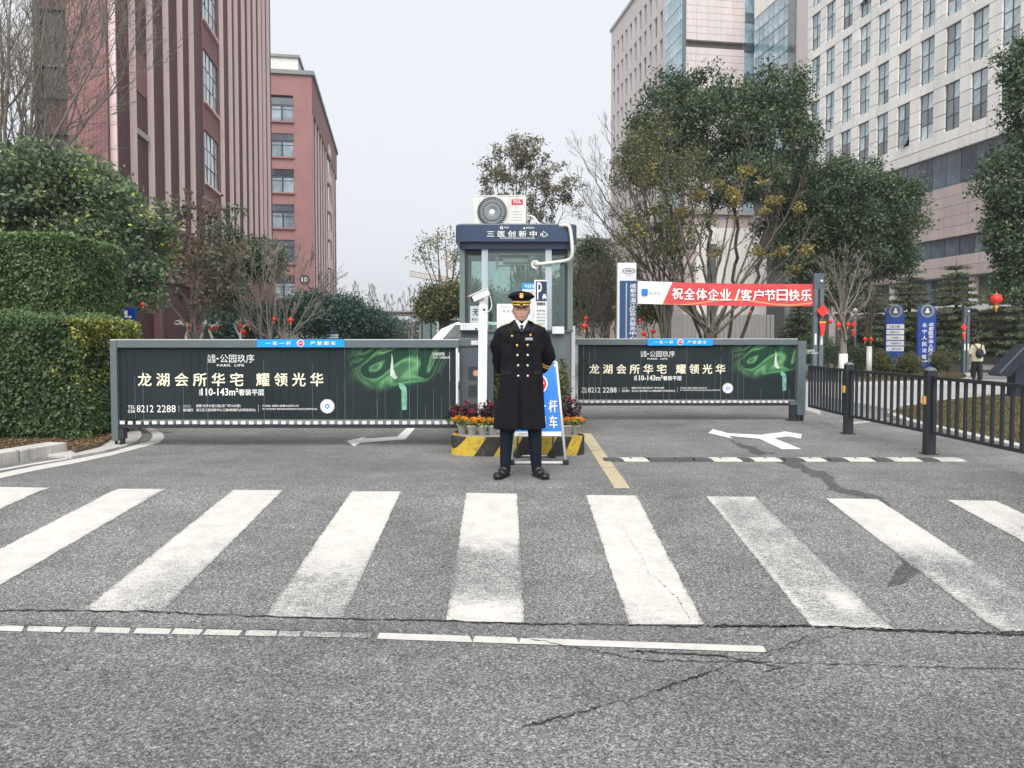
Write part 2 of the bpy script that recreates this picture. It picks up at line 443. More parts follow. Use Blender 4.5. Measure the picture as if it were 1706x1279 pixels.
def winmat(name, lo, hi, rough=.06):
    """pane of office glass, each pane with its own blind or reflection tone"""
    m, t, b = nodes(name); oi = t.nodes.new('ShaderNodeObjectInfo')
    k = ramp(t, oi.outputs['Random'], [(0., lo), (1., hi)])
    n = noise(t, pos(t), 1.1, 3, .6); k = mixc(t, 1., k, ramp(t, n, [(.35, .7), (.65, 1.2)]), 'MULTIPLY')
    t.links.new(k, b.inputs['Base Color']); b.inputs['Roughness'].default_value = rough
    b.inputs['Specular IOR Level'].default_value = 1.; b.inputs['IOR'].default_value = 1.8
    return m
M['pane'] = winmat('office_pane', (.17, .23, .27), (.34, .43, .48)); M['pane_dark'] = winmat('dark_pane', (.035, .05, .065), (.10, .13, .15))
M['pane_sky'] = winmat('sky_lit_pane', (.36, .46, .50), (.55, .66, .68)); M['pane_blue'] = winmat('blue_band_pane', (.07, .10, .135), (.16, .215, .26), .12)
M['curtain'] = winmat('curtain_wall_pane', (.22, .38, .46), (.42, .58, .66))
M['booth_glass'] = glassmat('booth_glass', (.78, .87, .84), .5, .02, .93)

def stonemat(name, col, var=.10):
    m, t, b = nodes(name); oi = t.nodes.new('ShaderNodeObjectInfo'); P = pos(t, 'World')
    n = noise(t, stretch(t, P, (1, 1, .25)), .9, 5, .65)
    k = ramp(t, n, [(.3, tuple(v*(1-var) for v in col)), (.7, tuple(min(1, v*(1+var)) for v in col))])
    k = mixc(t, 1., k, ramp(t, oi.outputs['Random'], [(0., .90), (1., 1.06)]), 'MULTIPLY')
    st = noise(t, stretch(t, P, (2.2, 2.2, .10)), 1.6, 5, .7); k = mixc(t, ramp(t, st, [(.54, 0.), (.74, .42)]), k, tuple(v*.55 for v in col))
    t.links.new(k, b.inputs['Base Color']); b.inputs['Roughness'].default_value = .65; return m
M['stone'] = stonemat('cream_stone', (.88, .855, .81)); M['stone_pink'] = stonemat('pinkish_stone', (.52, .43, .405), .10)
M['stone_grey'] = stonemat('grey_stone', (.60, .535, .52), .08); M['joint'] = mat('open_joint', (.12, .11, .10), .9, .1)
M['coping'] = mat('coping_grey', (.36, .35, .34), .8, .1, 1)

# foliage
M['leaf_hedge'] = leafmat('hedge_leaf', [(0, (0.047, 0.087, 0.033)), (.5, (0.119, 0.198, 0.074)), (.85, (0.215, 0.310, 0.124)), (1, (0.407, 0.457, 0.115))])
M['leaf_hedge2'] = leafmat('low_hedge_leaf', [(0, (0.036, 0.071, 0.031)), (.5, (0.088, 0.152, 0.059)), (.8, (0.165, 0.235, 0.095)), (1, (0.520, 0.461, 0.063))])
M['leaf_dark'] = leafmat('evergreen_leaf', [(0, (0.030, 0.056, 0.032)), (.5, (0.076, 0.128, 0.066)), (1, (0.191, 0.245, 0.119))])
M['leaf_mid'] = leafmat('olive_leaf', [(0, (0.062, 0.084, 0.040)), (.5, (0.131, 0.152, 0.069)), (.9, (0.234, 0.232, 0.087)), (1, (0.465, 0.353, 0.054))])
M['leaf_osm'] = leafmat('bush_tree_leaf', [(0, (0.053, 0.095, 0.051)), (.5, (0.133, 0.192, 0.107)), (.93, (0.281, 0.343, 0.168)), (1, (0.472, 0.561, 0.096))])
M['leaf_yel'] = leafmat('yellow_leaf', [(0, (.16, .14, .05)), (.5, (.30, .25, .08)), (1, (.46, .38, .12))])
M['leaf_pink'] = leafmat('bronze_leaf', [(0, (.055, .050, .032)), (.5, (.13, .115, .07)), (1, (.27, .19, .13))])
M['leaf_cedar'] = leafmat('cedar_needles', [(0, (0.044, 0.066, 0.040)), (.5, (0.119, 0.156, 0.081)), (1, (0.259, 0.280, 0.140))])
M['leaf_far'] = leafmat('far_shrub_leaf', [(0, (0.024, 0.059, 0.052)), (.5, (0.052, 0.113, 0.090)), (1, (0.122, 0.200, 0.148))])
M['petal_o'] = leafmat('marigold_petal', [(0, (.70, .20, .01)), (.5, (.85, .34, .02)), (1, (.90, .50, .06))])
M['petal_r'] = leafmat('crimson_petal', [(0, (.16, .006, .02)), (.5, (.34, .015, .05)), (1, (.60, .10, .16))])
M['leaf_pale'] = leafmat('pale_olive_leaf', [(0, (.10, .095, .065)), (.5, (.19, .175, .125)), (1, (.30, .27, .19))])
M['leaf_pot'] = leafmat('pot_leaf', [(0, (0.043, 0.072, 0.014)), (.5, (0.131, 0.189, 0.043)), (1, (0.377, 0.406, 0.116))])
M['leaf_purple'] = leafmat('purple_leaf', [(0, (.02, .012, .016)), (.6, (.07, .025, .035)), (1, (.11, .04, .05))])
M['grass_blade'] = leafmat('dry_grass_blade', [(0, (.07, .065, .025)), (.5, (.15, .125, .05)), (1, (.25, .20, .09))])
M['litter'] = leafmat('fallen_leaf', [(0, (.09, .055, .03)), (.5, (.20, .13, .07)), (1, (.34, .22, .12))])

# ================================================================ GROUND
rng = np.random.default_rng(7)
def sheet(name, x0, x1, y0, y1, m, lift=0., nx=40, kind='structure', ys=None):
    ys = ys if ys is not None else sorted(set([y0, y1] + [v for v in (4.35, 4.7, 5.2, 5.8, 6.4, 6.8, 7.2, 10, 13, 18, 23, 28, 34, 40) if y0 < v < y1]))
    b = MB(); xs = [x0 + (x1-x0)*i/nx for i in range(nx+1)]
    b.add([(x, y, zf(y)+lift) for y in ys for x in xs],
          [(j*(nx+1)+i, j*(nx+1)+i+1, (j+1)*(nx+1)+i+1, (j+1)*(nx+1)+i) for j in range(len(ys)-1) for i in range(nx)])
    return b.build(name, m, kind=kind)

g = MB(); g.box(-1500, 1500, -60, 2500, -3, -.42); g.build('ground', M['pave'], kind='structure')
sheet('road', -60, 60, -25, 4.35, M['asphalt_road'], ys=[-25, -5, 0, 4.35])
sheet('driveway', -60, 60, 4.35, 300, M['asphalt'])
# pale concrete apron behind the fence
b = MB(); pts = [gp(1338, 682), gp(1420, 708), gp(1475, 700), gp(1560, 676), gp(1706, 660), gp(1900, 655), gp(1900, 632), gp(1335, 632)]
b.add([(p.x, p.y, zf(p.y)+.006) for p in pts], [tuple(range(len(pts)))]); b.build('pavement', M['pave'], kind='structure')

rag = random.Random(9)
def patch(name, quads, m, lift, wear=None, nu=1, nv=14):
    """flat painted marking cut as a grid so that it follows the ground; wear(u, v) in 0..1"""
    V = []; Fc = []; W = []
    for a, b_, c, d in quads:                 # a,b far left,far right; c,d near right,near left
        n0 = len(V)
        for j in range(nv+1):
            v = j/nv; L = a.lerp(d, v); Rr = b_.lerp(c, v)
            for i in range(nu+1):
                p = L.lerp(Rr, i/nu); V.append((p.x+(rag.uniform(-.0045, .0045) if nv > 40 and i in (0, nu) else 0), p.y, zf(p.y)+lift)); W.append(wear(i/nu, v, p) if wear else 0.)
        Fc += [(n0+(j+1)*(nu+1)+i, n0+(j+1)*(nu+1)+i+1, n0+j*(nu+1)+i+1, n0+j*(nu+1)+i) for j in range(nv) for i in range(nu)]
    me = bpy.data.meshes.new(name); me.from_pydata(V, [], Fc); me.materials.append(m)
    at_ = me.attributes.new('wear', 'FLOAT', 'POINT'); at_.data.foreach_set('value', np.array(W, dtype=np.float32)); me.update()
    return link(name, me, kind='structure')

# crossing stripes: measured corners (far left, far right, near right, near left)
S = [((-130,809),(83,813),(-330,1000),(-760,995)), ((198,814.5),(279,815),(-60,1010),(-175,1005)),
     ((390,816.5),(472,817),(271,1020),(137,1018)), ((586,819),(668,819),(571,1030),(441,1027)),
     ((777,821.5),(861,823),(874,1038),(743,1035)), ((976,825),(1061,826),(1174,1041),(1049,1041)),
     ((1176,827.5),(1259,828),(1491,1049),(1354,1046)), ((1374.5,830.5),(1462,832),(1815,1056),(1668,1053)),
     ((1577,833),(1660,835),(2160,1064),(2000,1060)), ((1775,836),(1860,838),(2500,1070),(2330,1066))]
def lerp(a, b, t): return a + (b-a)*t
def ss(a, b, x): x = min(1, max(0, (x-a)/(b-a))); return x*x*(3-2*x)
wearf = [lambda u, v, p: .1, lambda u, v, p: .12+.25*ss(.8, 1, u)*(1-v), lambda u, v, p: .08+.36*ss(.4, 1, v)*(.4+.6*u),
         lambda u, v, p: .08+.40*ss(.40, .9, v), lambda u, v, p: .08+.45*ss(.35, .65, v)*(1-.75*ss(.80, .97, v)),
         lambda u, v, p: .12+.25*ss(.8, 1, v)*(1-u), lambda u, v, p: .47-.36*math.exp(-((u-.75)/.18)**2-((v-.84)/.06)**2)-.2*math.exp(-((u-.04)/.06)**2)-.2*ss(.94, 1, v)-.15*ss(.15, 0, v),
         lambda u, v, p: .10+.45*ss(.35, .65, v)-.25*math.exp(-((u-.1)/.2)**2)*ss(.6, .7, v), lambda u, v, p: .2+.3*v, lambda u, v, p: .3]
for p_, (s, wf) in enumerate(zip(S, wearf)):
    q = [gp(*c) for c in s]
    patch('crosswalk_stripe', [q], M['paint'], .004, (lambda u, v, p, wf=wf, ph=p_: wf(u, v, p)+.07+.22*(max(0, abs(u-.5)-.44)/.06)+.10*math.exp(-((math.sin(p.x*.9+ph))/.35)**2)), nu=18, nv=60)
# edge line at the mouth of the drive: broken part, then whole part
def seg(name, pts, hw, m, lift, wear=None, n=None):
    """a line marking through measured points; hw = half width in metres along y"""
    P = [gp(*p) for p in pts]; quads = []
    for a, b_ in zip(P, P[1:]):
        d = Vector((b_.x-a.x, b_.y-a.y, 0)).normalized(); nrm = Vector((-d.y, d.x, 0))*hw
        quads.append((a-nrm, a+nrm, b_+nrm, b_-nrm))
    quads = [(q[1], q[2], q[3], q[0]) for q in quads]
    return patch(name, quads, m, lift, wear, nu=4, nv=2)
x = 0.; rr = random.Random(4)
while x < 620:
    L_ = rr.uniform(34, 62); y = 1047 + (x/625)*12
    a = gp(x, y-4.5+rr.uniform(-1, 1)); b_ = gp(min(x+L_, 622), y-4.2+.02*L_); c = gp(min(x+L_-rr.uniform(2, 8), 620), y+5+.02*L_); d = gp(x-rr.uniform(2, 8), y+4.5)
    patch('edge_line', [(a, b_, c, d)], M['paint'], .004, lambda u, v, p, k=rr.uniform(.12, .40)+.25*(x > 420): k+.15*abs(u-.5), nu=8, nv=3)
    x += L_ + rr.uniform(4, 11)
for a0, a1 in ((628, 782), (787, 860), (864, 1272)):
    f0, f1 = 1055+(a0-628)*.0345, 1055+(a1-628)*.0345
    patch('edge_line', [(gp(a0+4, f0), gp(a1, f1), gp(a1+5, f1+10.5), gp(a0, f0+10))], M['paint'], .004, lambda u, v, p: .03+.12*abs(v-.5), nu=12, nv=3)
# yellow line beside the island
for t0, t1 in ((0, .30), (.305, .62), (.625, 1)):
    q = []
    for t in (t0, t1):
        q.append((lerp(966, 1024, t), lerp(722, 814, t))); q.append((lerp(984, 1050, t), lerp(722, 814, t)))
    patch('yellow_line', [(gp(*q[0]), gp(*q[1]), gp(*q[3]), gp(*q[2]))], M['ypaint'], .004, lambda u, v, p: .18, nu=3, nv=5)
# turn arrows
def flatpoly(name, pts, m, lift, wear=.1, kind='structure'):
    P = [gp(*p) for p in pts]; me = bpy.data.meshes.new(name)
    tris = tessellate_polygon([[Vector((p.x, p.y, 0)) for p in P]])
    bm = bmesh.new(); vs = [bm.verts.new((p.x, p.y, zf(p.y)+lift)) for p in P]
    for tr in tris: bm.faces.new([vs[i] for i in tr])
    bm.normal_update()
    for f in bm.faces:
        if f.normal.z < 0: f.normal_flip()
    bm.to_mesh(me); bm.free(); me.materials.append(m)
    a_ = me.attributes.new('wear', 'FLOAT', 'POINT'); a_.data.foreach_set('value', np.full(len(me.vertices), wear, dtype=np.float32))
    return link(name, me, kind=kind)
flatpoly('turn_arrow', [(693,711.6),(679.5,711.6),(661.6,727.5),(603.5,731),(611,727.3),(577,735),(590,743.8),(600,738),(675.7,732)], M['paint_new'], .004, .0)
flatpoly('turn_arrow', [(1187.4,714.8),(1213,721.7),(1267.4,724.6),(1307,719.5),(1294.5,716.8),(1336,723.6),(1334,731),(1314,727.2),(1289.6,730),(1335,748.5),(1303,748.5),(1265,731),(1214,726.3),(1220,730.8),(1180,721.5)], M['paint_new'], .004, .03)
# kerb-side line on the left that curves round the bed
def ribbon(name, cs, m, lift, wear=.1, nu=1):
    """cs: list of (outer px, inner px) pairs"""
    V = []; Fc = []
    for a, b_ in cs:
        for p in (gp(*a), gp(*b_)): V.append((p.x, p.y, zf(p.y)+lift))
    Fc = [(2*i, 2*i+1, 2*i+3, 2*i+2) for i in range(len(cs)-1)]
    me = bpy.data.meshes.new(name); me.from_pydata(V, [], Fc); me.materials.append(m)
    a_ = me.attributes.new('wear', 'FLOAT', 'POINT'); a_.data.foreach_set('value', np.full(len(V), wear, dtype=np.float32)); me.update()
    bm = bmesh.new(); bm.from_mesh(me)
    for f in bm.faces:
        f.normal_update()
        if f.normal.z < 0: f.normal_flip()
    bm.to_mesh(me); bm.free(); return link(name, me, kind='structure')
ribbon('curved_line', [((-60,809),(-60,799)),((0,797),(0,788.5)),((60,784),(60,776.5)),((120,773),(120,766)),((186,759),(186,753)),((235,746),(228,741)),((264,738),(249,735)),((274,730),(254,728.5)),((271,722),(254,722.5)),((262,716),(243,716)),((246,711.5),(226,711.5)),((214,707),(196,707.5))], M['paint'], .004, .05)
ribbon('gutter_line', [((-40,790),(-40,786.5)),((0,784.5),(0,781.5)),((60,774),(60,771)),((112,765.5),(112,763.2))], M['paint'], .0045, .2)

# cracks: thin irregular openings
def crack(pts, w0, seed, n=10, amp=3.5):
    r_ = random.Random(seed); V = []; Fc = []
    pp = []
    for a, b_ in zip(pts, pts[1:]):
        for i in range(n):
            t = i/n; pp.append((lerp(a[0], b_[0], t), lerp(a[1], b_[1], t) + r_.uniform(-amp, amp)*.4))
    pp.append(pts[-1])
    for p in pp:
        q = gp(*p); ww = w0*r_.uniform(.25, 1.4)*q.y/4.5
        V += [(q.x, q.y-ww/2, zf(q.y)+.0055), (q.x, q.y+ww/2, zf(q.y)+.0055)]
    Fc = [(2*i, 2*i+2, 2*i+3, 2*i+1) for i in range(len(pp)-1)]
    me = bpy.data.meshes.new('crack'); me.from_pydata(V, [], Fc); me.materials.append(M['crack']); me.update()
    return link('crack', me, kind='structure')
crack([(-40,1016),(0,1018),(250,1019),(330,1024),(560,1031),(743,1035),(880,1041),(1010,1041),(1160,1044),(1250,1045),(1340,1043),(1500,1050),(1640,1055),(1706,1053),(1800,1056)], .016, 1, 22)
crack([(1190,1043),(1340,1044),(1500,1051),(1660,1057),(1760,1059)], .03, 2, 22)
crack([(845,1053),(860,1061),(990,1085),(1050,1096),(1080,1101),(1270,1104),(1420,1108),(1560,1113),(1800,1117)], .010, 3, 18)
crack([(870,1213),(935,1196),(1000,1178)], .020, 4, 14, 7)
crack([(1000,1178),(1060,1165),(1130,1140),(1190,1117),(1290,1085),(1350,1060)], .008, 44, 14, 7)
crack([(1095,1152),(1150,1132),(1180,1122)], .016, 45, 10, 7)
crack([(1270,1120),(1305,1112)], .012, 46, 8, 5)
crack([(1250,1105),(1330,1075),(1420,1052)], .005, 47, 12, 6)
crack([(1185,1108),(1225,1140),(1262,1178)], .014, 5, 12, 6)
crack([(1040,1085),(1200,1093),(1300,1112)], .016, 6, 14)
crack([(780,1051),(786,1063)], .02, 7, 5); crack([(1060,1083),(1075,1092)], .02, 8, 5)
crack([(-40,1040),(0,1043),(300,1047),(620,1055)], .006, 9, 20)
crack([(1035,870),(1052,905),(1068,925),(1082,960)], .006, 10, 14, 9); crack([(1090,960),(1130,1000),(1150,1035)], .012, 11, 12, 9)
for k_ in range(9):
    x_ = rr.uniform(0, 1700); y_ = rr.uniform(1070, 1270); crack([(x_, y_), (x_+rr.uniform(5, 16), y_+rr.uniform(-2, 2))], .009, 20+k_, 4, 3)
# dark patches of fresh sealant
def stainmat():
    m, t, b = nodes('sealant_stain'); P = pos(t, 'World'); k, h = asphalt_nodes(t, P)
    k = mixc(t, 1., k, (.40, .40, .41), 'MULTIPLY'); t.links.new(k, b.inputs['Base Color']); b.inputs['Roughness'].default_value = .75; bump(t, b, h, .6, .006); return m
M['stain'] = stainmat()
def blob(pts, seed, lift=.003):
    r_ = random.Random(seed); out = []
    for a, b_ in zip(pts, pts[1:]+pts[:1]):
        for i in range(5):
            t = i/5; out.append((lerp(a[0], b_[0], t)+r_.uniform(-3.5, 3.5), lerp(a[1], b_[1], t)+r_.uniform(-2, 2)))
    return flatpoly('sealant_patch', out, M['stain'], lift)
blob([(1290,768),(1320,768),(1385,792),(1400,812),(1468,828),(1485,845),(1430,826),(1385,818),(1370,800),(1330,782)], 1)
blob([(1494,915),(1530,928),(1538,940),(1528,958),(1500,972),(1478,978),(1490,955),(1502,938)], 2)
blob([(1217,732),(1235,740),(1290,756),(1262,756),(1230,745)], 3)

# pale granite kerbs and slabs round the left bed
def kerbstones(outer, h, depth, m, zoff=0., inward=(0, 1), L_=.75, name='kerb_stone'):
    P = [gp(*p) for p in outer]; 
    dist = [0]
    for a, b_ in zip(P, P[1:]): dist.append(dist[-1]+(b_-a).length)
    n = max(1, round(dist[-1]/L_))
    def pt(s):
        for i in range(len(P)-1):
            if s <= dist[i+1]+1e-9: return P[i].lerp(P[i+1], (s-dist[i])/(dist[i+1]-dist[i]))
        return P[-1]
    for i in range(n):
        a, b_ = pt(dist[-1]*i/n), pt(dist[-1]*(i+1)/n); d = (b_-a); L1 = d.length; d.normalize()
        nn = Vector((-d.y, d.x, 0))
        if nn.dot(Vector((*inward, 0))) < 0: nn = -nn
        zz = rr.uniform(-.006, .006); mb = MB(); y1 = depth if nn.dot(Vector((-d.y, d.x, 0))) > 0 else -depth
        mb.rbox(.006, L1-.006, min(0, y1), max(0, y1), -.25, h+zz, .012)
        mb.build(name, m, None, (a.x, a.y, zf(a.y)+zoff), math.atan2(d.y, d.x), kind='structure')
kerbstones([(-60,787),(0,776),(60,765),(114,755)], .135, .28, M['granite'])
kerbstones([(118,764),(160,757),(200,748),(228,738),(237,730),(236,723),(224,714),(205,707)], .035, .42, M['granite'], inward=(-1, .6), L_=.48)
bed = MB(); bp = [gp(-200, 745), gp(0, 752, .1), gp(113, 737, .1), gp(125, 752, .05), gp(165, 742, .05), gp(190, 733), gp(215, 722), gp(205, 712), gp(190, 705)]
bp = [(p.x, p.y) for p in bp] + [(-6.4, 16), (-30, 20), (-30, 8.7)]
bed.prism(bp, -.2, .07); bed.build('planting_bed', M['earth'], kind='structure')
# leaf litter and tufts on the bed
def scatter_quads(P, sz, tone, up=.7, aspect=.5, rng=rng):
    n = len(P); a = rng.normal(size=(n, 3)); a[:, 2] *= (1-up); a /= np.linalg.norm(a, axis=1)[:, None]
    c = rng.normal(size=(n, 3)); c[:, 2] *= (1-up); b_ = np.cross(np.array([0, 0, 1.]), a) + .4*c; b_ /= np.linalg.norm(b_, axis=1)[:, None]
    s = (sz*rng.uniform(.6, 1.3, n))[:, None] if np.isscalar(sz) else (sz*rng.uniform(.7, 1.2, n))[:, None]
    bend = np.zeros((n, 3)); bend[:, 2] = 1
    V = np.stack([P-a*s/2, P+b_*s*aspect/2+bend*s*.06, P+a*s/2-bend*s*.05, P-b_*s*aspect/2+bend*s*.06], 1).reshape(-1, 3)
    return V, np.arange(4*n).reshape(-1, 4), tone
def inpoly(x, y, poly):
    r_ = np.zeros(len(x), bool); n = len(poly)
    for i in range(n):
        x1, y1 = poly[i]; x2, y2 = poly[(i+1) % n]
        c = ((y1 > y) != (y2 > y)) & (x < (x2-x1)*(y-y1)/(y2-y1+1e-12)+x1); r_ ^= c
    return r_
def fill(poly, n, zlo, zhi):
    xs = [p[0] for p in poly]; ys = [p[1] for p in poly]
    X = rng.uniform(min(xs), max(xs), n*2); Y = rng.uniform(min(ys), max(ys), n*2); k = inpoly(X, Y, poly); X, Y = X[k][:n], Y[k][:n]
    return np.stack([X, Y, rng.uniform(zlo, zhi, len(X))], 1)
Pq = fill([p for p in bp[:9]]+[(-4.9, 10.9), (-9, 10.6), (-9, 8.9)], 9000, .072, .10); V, Fq, T = scatter_quads(Pq, .05, rng.uniform(0, 1, len(Pq)), .75, .6)
link('leaf_litter', npmesh('leaf_litter', V, Fq, M['litter'], T), kind='stuff')
def blades(poly, n, h, m, name, zfun):
    P = fill(poly, n, 0, 0); P[:, 2] = [zfun(x, y) for x, y in P[:, :2]]
    k = len(P); a = rng.uniform(0, 2*PI, k); lean = rng.normal(0, .35, (k, 2)); hh = h*rng.uniform(.5, 1.3, k); wd = .006+.002*P[:, 1]/6
    dx = np.cos(a)*wd; dy = np.sin(a)*wd
    v0 = P.copy(); v0[:, 0] -= dx; v0[:, 1] -= dy; v1 = P.copy(); v1[:, 0] += dx; v1[:, 1] += dy
    tip = P.copy(); tip[:, 0] += lean[:, 0]*hh; tip[:, 1] += lean[:, 1]*hh; tip[:, 2] += hh
    V = np.stack([v0, v1, tip], 1).reshape(-1, 3); return link(name, npmesh(name, V, np.arange(3*k).reshape(-1, 3), m, rng.uniform(0, 1, k)), kind='stuff')
# lawn on the right, inside its white kerb
lp = [gp(1482, 694), gp(1500, 684), gp(1560, 673), gp(1630, 666), gp(1706, 661), gp(1900, 655), gp(2100, 780), gp(1800, 770), gp(1706, 748), gp(1610, 725), gp(1530, 706)]
lpo = [(p.x, p.y) for p in lp]
ln = MB(); ln.add([(x_, y_, zf(y_)+.05) for x_, y_ in lpo], [tuple(range(len(lpo)))]); me = ln.mesh('lawn', M['grassland'])
bm = bmesh.new(); bm.from_mesh(me); bmesh.ops.triangulate(bm, faces=list(bm.faces))
for f in bm.faces:
    f.normal_update()
    if f.normal.z < 0: f.normal_flip()
bm.to_mesh(me); bm.free(); link('lawn', me, kind='structure')
blades(lpo, 60000, .055, M['grass_blade'], 'grass', lambda x, y: zf(y)+.05)
kerbstones([(1900,652),(1706,657),(1640,662),(1575,668),(1520,676),(1488,684),(1476,691),(1482,698),(1530,712),(1610,731),(1706,754),(1800,776),(1950,812)], .075, .16, M['granite'], inward=(1, 0), L_=.9)
# strips of bed under the signs
def bedpoly(pts, m, h, name, nb=0):
    P = [gp(*p) for p in pts]; q = [(p.x, p.y) for p in P]; zz = min(zf(p.y) for p in P)
    mb = MB(); mb.prism(q if sum((q[i][0]*q[(i+1)%len(q)][1]-q[(i+1)%len(q)][0]*q[i][1]) for i in range(len(q))) > 0 else q[::-1], zz-.2, zz+h); mb.build(name, m, kind='structure')
    if nb: blades(q, nb, .07, M['grass_blade'], 'grass', lambda x, y: zz+h)
    return q
bedpoly([(1338,638),(1400,640),(1520,637),(1600,636),(1618,631),(1608,625),(1570,620),(1480,617),(1338,612)], M['earth'], .10, 'sign_bed', 12000)
kerbstones([(1338,642),(1400,644),(1520,641),(1605,639.5),(1622,633),(1616,626)], .12, .2, M['granite'], inward=(0, 1), L_=1.6)
bedpoly([(200,600),(330,602),(560,604),(700,603),(700,592),(200,588)], M['earth'], .15, 'shrub_bed')
b = MB(); b.box(4.4, 16.5, 34.9, 35.3, -.4, .16); b.build('planter_wall', M['farconc'], kind='structure')
# ================================================================ BUILDINGS
TH = math.atan(.158)
# ---- red fin-clad block on the left (near)
OX, OY = -12.83, 24.2
def tofs(Y): return (Y-OY)/math.cos(TH)
rb = thing('office_block', 'tall maroon and pink office block with upright pale fins, nearest building on the left', 'building', (OX, OY, 0), TH, 'red office blocks')
LN = tofs(56.6); TOP = 36.
mb = MB(); mb.box(-2.1, -.35, .02, LN, -.4, TOP); mb.build('core', M['maroon'], rb)
mb = MB()                                            # long side wall, ribbed sheet between the fins
Yf = [24.2, 26.1, 28.0, 30.0, 32.0, 33.8]; Yg = [39.75, 41.9, 43.5, 45.6, 47.5, 49.4, 51.3, 52.9, 54.7]
b0, b1 = tofs(36.0), tofs(39.45)
mb.box(-.35, 0, .06, b0, 5.9, TOP); mb.box(-.35, 0, b1, LN, 5.9, TOP); mb.build('side_wall', M['maroon'], rb)
mb = MB(); mb.box(-.35, .10, .04, LN, 3.6, 5.9); mb.build('base_band', M['pink'], rb)
mb = MB(); mb.box(-.35, -.06, .05, LN, -.4, 3.6); mb.build('ground_floor_wall', M['maroon'], rb)
fm = MB(); fm.box(-.0, .205, -.035, .035, 5.9, TOP); fme = fm.mesh('fin', M['fin'])
for Y in Yf+Yg: link('fin', fme, rb, (0, tofs(Y)+(.04 if Y == 24.2 else 0), 0))
for Y in (28.6, 33.6, 38, 43, 48, 53): mb = MB(); mb.box(-.05, .16, -.22, .22, -.4, 3.6); mb.build('pier', M['pink'], rb, (0, tofs(Y), 0))
# window bay of the side wall
mb = MB(); mb.box(-.34, .04, b0, b0+.2, 5.9, TOP); mb.build('bay_pier', M['pink'], rb); mb = MB(); mb.box(-.34, .04, b1-.2, b1, 5.9, TOP); mb.build('bay_pier', M['pink'], rb)
def gridwin(parent, y0, y1, z0, z1, xf, nc, nr, pane, fr=.05, depth=.06, name='window', sgn=1):
    """a window in a wall that faces +x (sgn 1) or -x (sgn -1): frame mesh with pane children"""
    f = MB(); a, c = (xf-depth, xf) if sgn > 0 else (xf, xf+depth)
    for i in range(nc+1):
        y = y0+(y1-y0)*i/nc; f.box(a, c, y-fr/2, y+fr/2, z0, z1)
    for j in range(nr+1):
        z = z0+(z1-z0)*j/nr; f.box(a+.004, c-.004, y0, y1, z-fr/2, z+fr/2)
    w_ = f.build(name, M['winframe'], parent)
    p = MB(); p.box(-.01, .01, -(y1-y0)/nc/2+fr/2, (y1-y0)/nc/2-fr/2, -(z1-z0)/nr/2+fr/2, (z1-z0)/nr/2-fr/2); pm = p.mesh('pane', pane)
    for i in range(nc):
        for j in range(nr):
            o = link('pane', pm, w_, ((a+c)/2, y0+(y1-y0)*(i+.5)/nc, z0+(z1-z0)*(j+.5)/nr)); o.rotation_euler = (0, rr.uniform(-.02, .02), rr.uniform(-.03, .03))
    return w_
for k in range(8):
    z0 = 5.0 + 3.87*k if k else 4.9
    if k: mb = MB(); mb.box(-.34, .01, b0+.2, b1-.2, z0-1.35, z0-.05); mb.build('spandrel', M['pink'], rb)
    gridwin(rb, b0+.25, b1-.25, z0, z0+2.5, -.02, 4, 3, M['pane_sky'])
    mb = MB(); mb.box(-.2, .14, b0+.15, b1-.15, z0-.14, z0-.03); mb.build('sill', M['fin'], rb)
# front wall: window column and plain pink wall
mb = MB(); mb.box(-1.18, -.02, -.16, .04, -.4, TOP); mb.build('front_wall', M['pinkrib'], rb)
mb = MB(); mb.box(-2.16, -1.94, -.10, .03, -.4, TOP); mb.build('edge_pier', M['steel_dark'], rb)
for k in range(9):
    z0 = 1.2+3.87*k
    mb = MB(); mb.box(-1.94, -1.18, -.04, .02, z0+2.75, z0+3.87); mb.build('spandrel', M['maroon'], rb)
    mb = MB(); mb.box(-1.94, -1.18, -.02, .03, z0, z0+2.75)
    mb.build('window', M['window_matt'], rb)
    for zz in (z0, z0+1.0, z0+2.75): mb = MB(); mb.box(-1.96, -1.16, -.12, -.02, zz-.05, zz+.05); mb.build('window_ledge', M['roofcap'] if zz == z0+1.0 else M['winframe'], rb)
mb = MB(); mb.box(-8.6, -2.9, 17, LN, -.4, TOP-2); mb.build('rear_wing', M['pink'], rb)
mb = MB(); mb.box(-.02, .10, tofs(26.1)+.2, tofs(28.0)-.15, 8.55, 8.75); mb.build('ledge', M['sill'], rb)
mb = MB(); mb.box(-.02, .03, tofs(26.1)+.17, tofs(28.0)-.17, 10.1, 11.5); mb.build('louvre', M['pink'], rb)

# ---- block 10 farther back
OX2, OY2 = -22.5, 85.
b10 = thing('office_block', 'shorter maroon office block farther back with a round number 10 on its wall', 'building', (OX2, OY2, 0), TH, 'red office blocks')
T2 = 30.6; L2 = 36.5
mb = MB(); mb.box(-14, 0, .2, L2, -.4, T2); mb.build('core', M['maroon'], b10)
mb = MB(); mb.box(-1.9, .12, -.2, .25, -.4, T2); mb.box(-14, -4.3, -.2, .2, -.4, T2); mb.box(-4.3, -1.9, -.2, .2, 28.3, T2); mb.build('front_wall', M['pink'], b10)
mb = MB(); mb.box(-14.3, .4, -.45, L2+.3, T2, T2+.45); mb.build('roof_edge', M['roofcap'], b10)
mb = MB(); mb.box(-.1, .18, .25, L2, 26.6, T2); mb.build('side_wall', M['pink'], b10); mb = MB(); mb.box(-.1, .12, .25, L2, -.4, 3.5); mb.build('plinth', M['pink'], b10)
mb = MB(); mb.box(-13, -1.6, 2, 20, T2+.45, T2+2.6); mb.build('penthouse', M['acwhite'], b10)
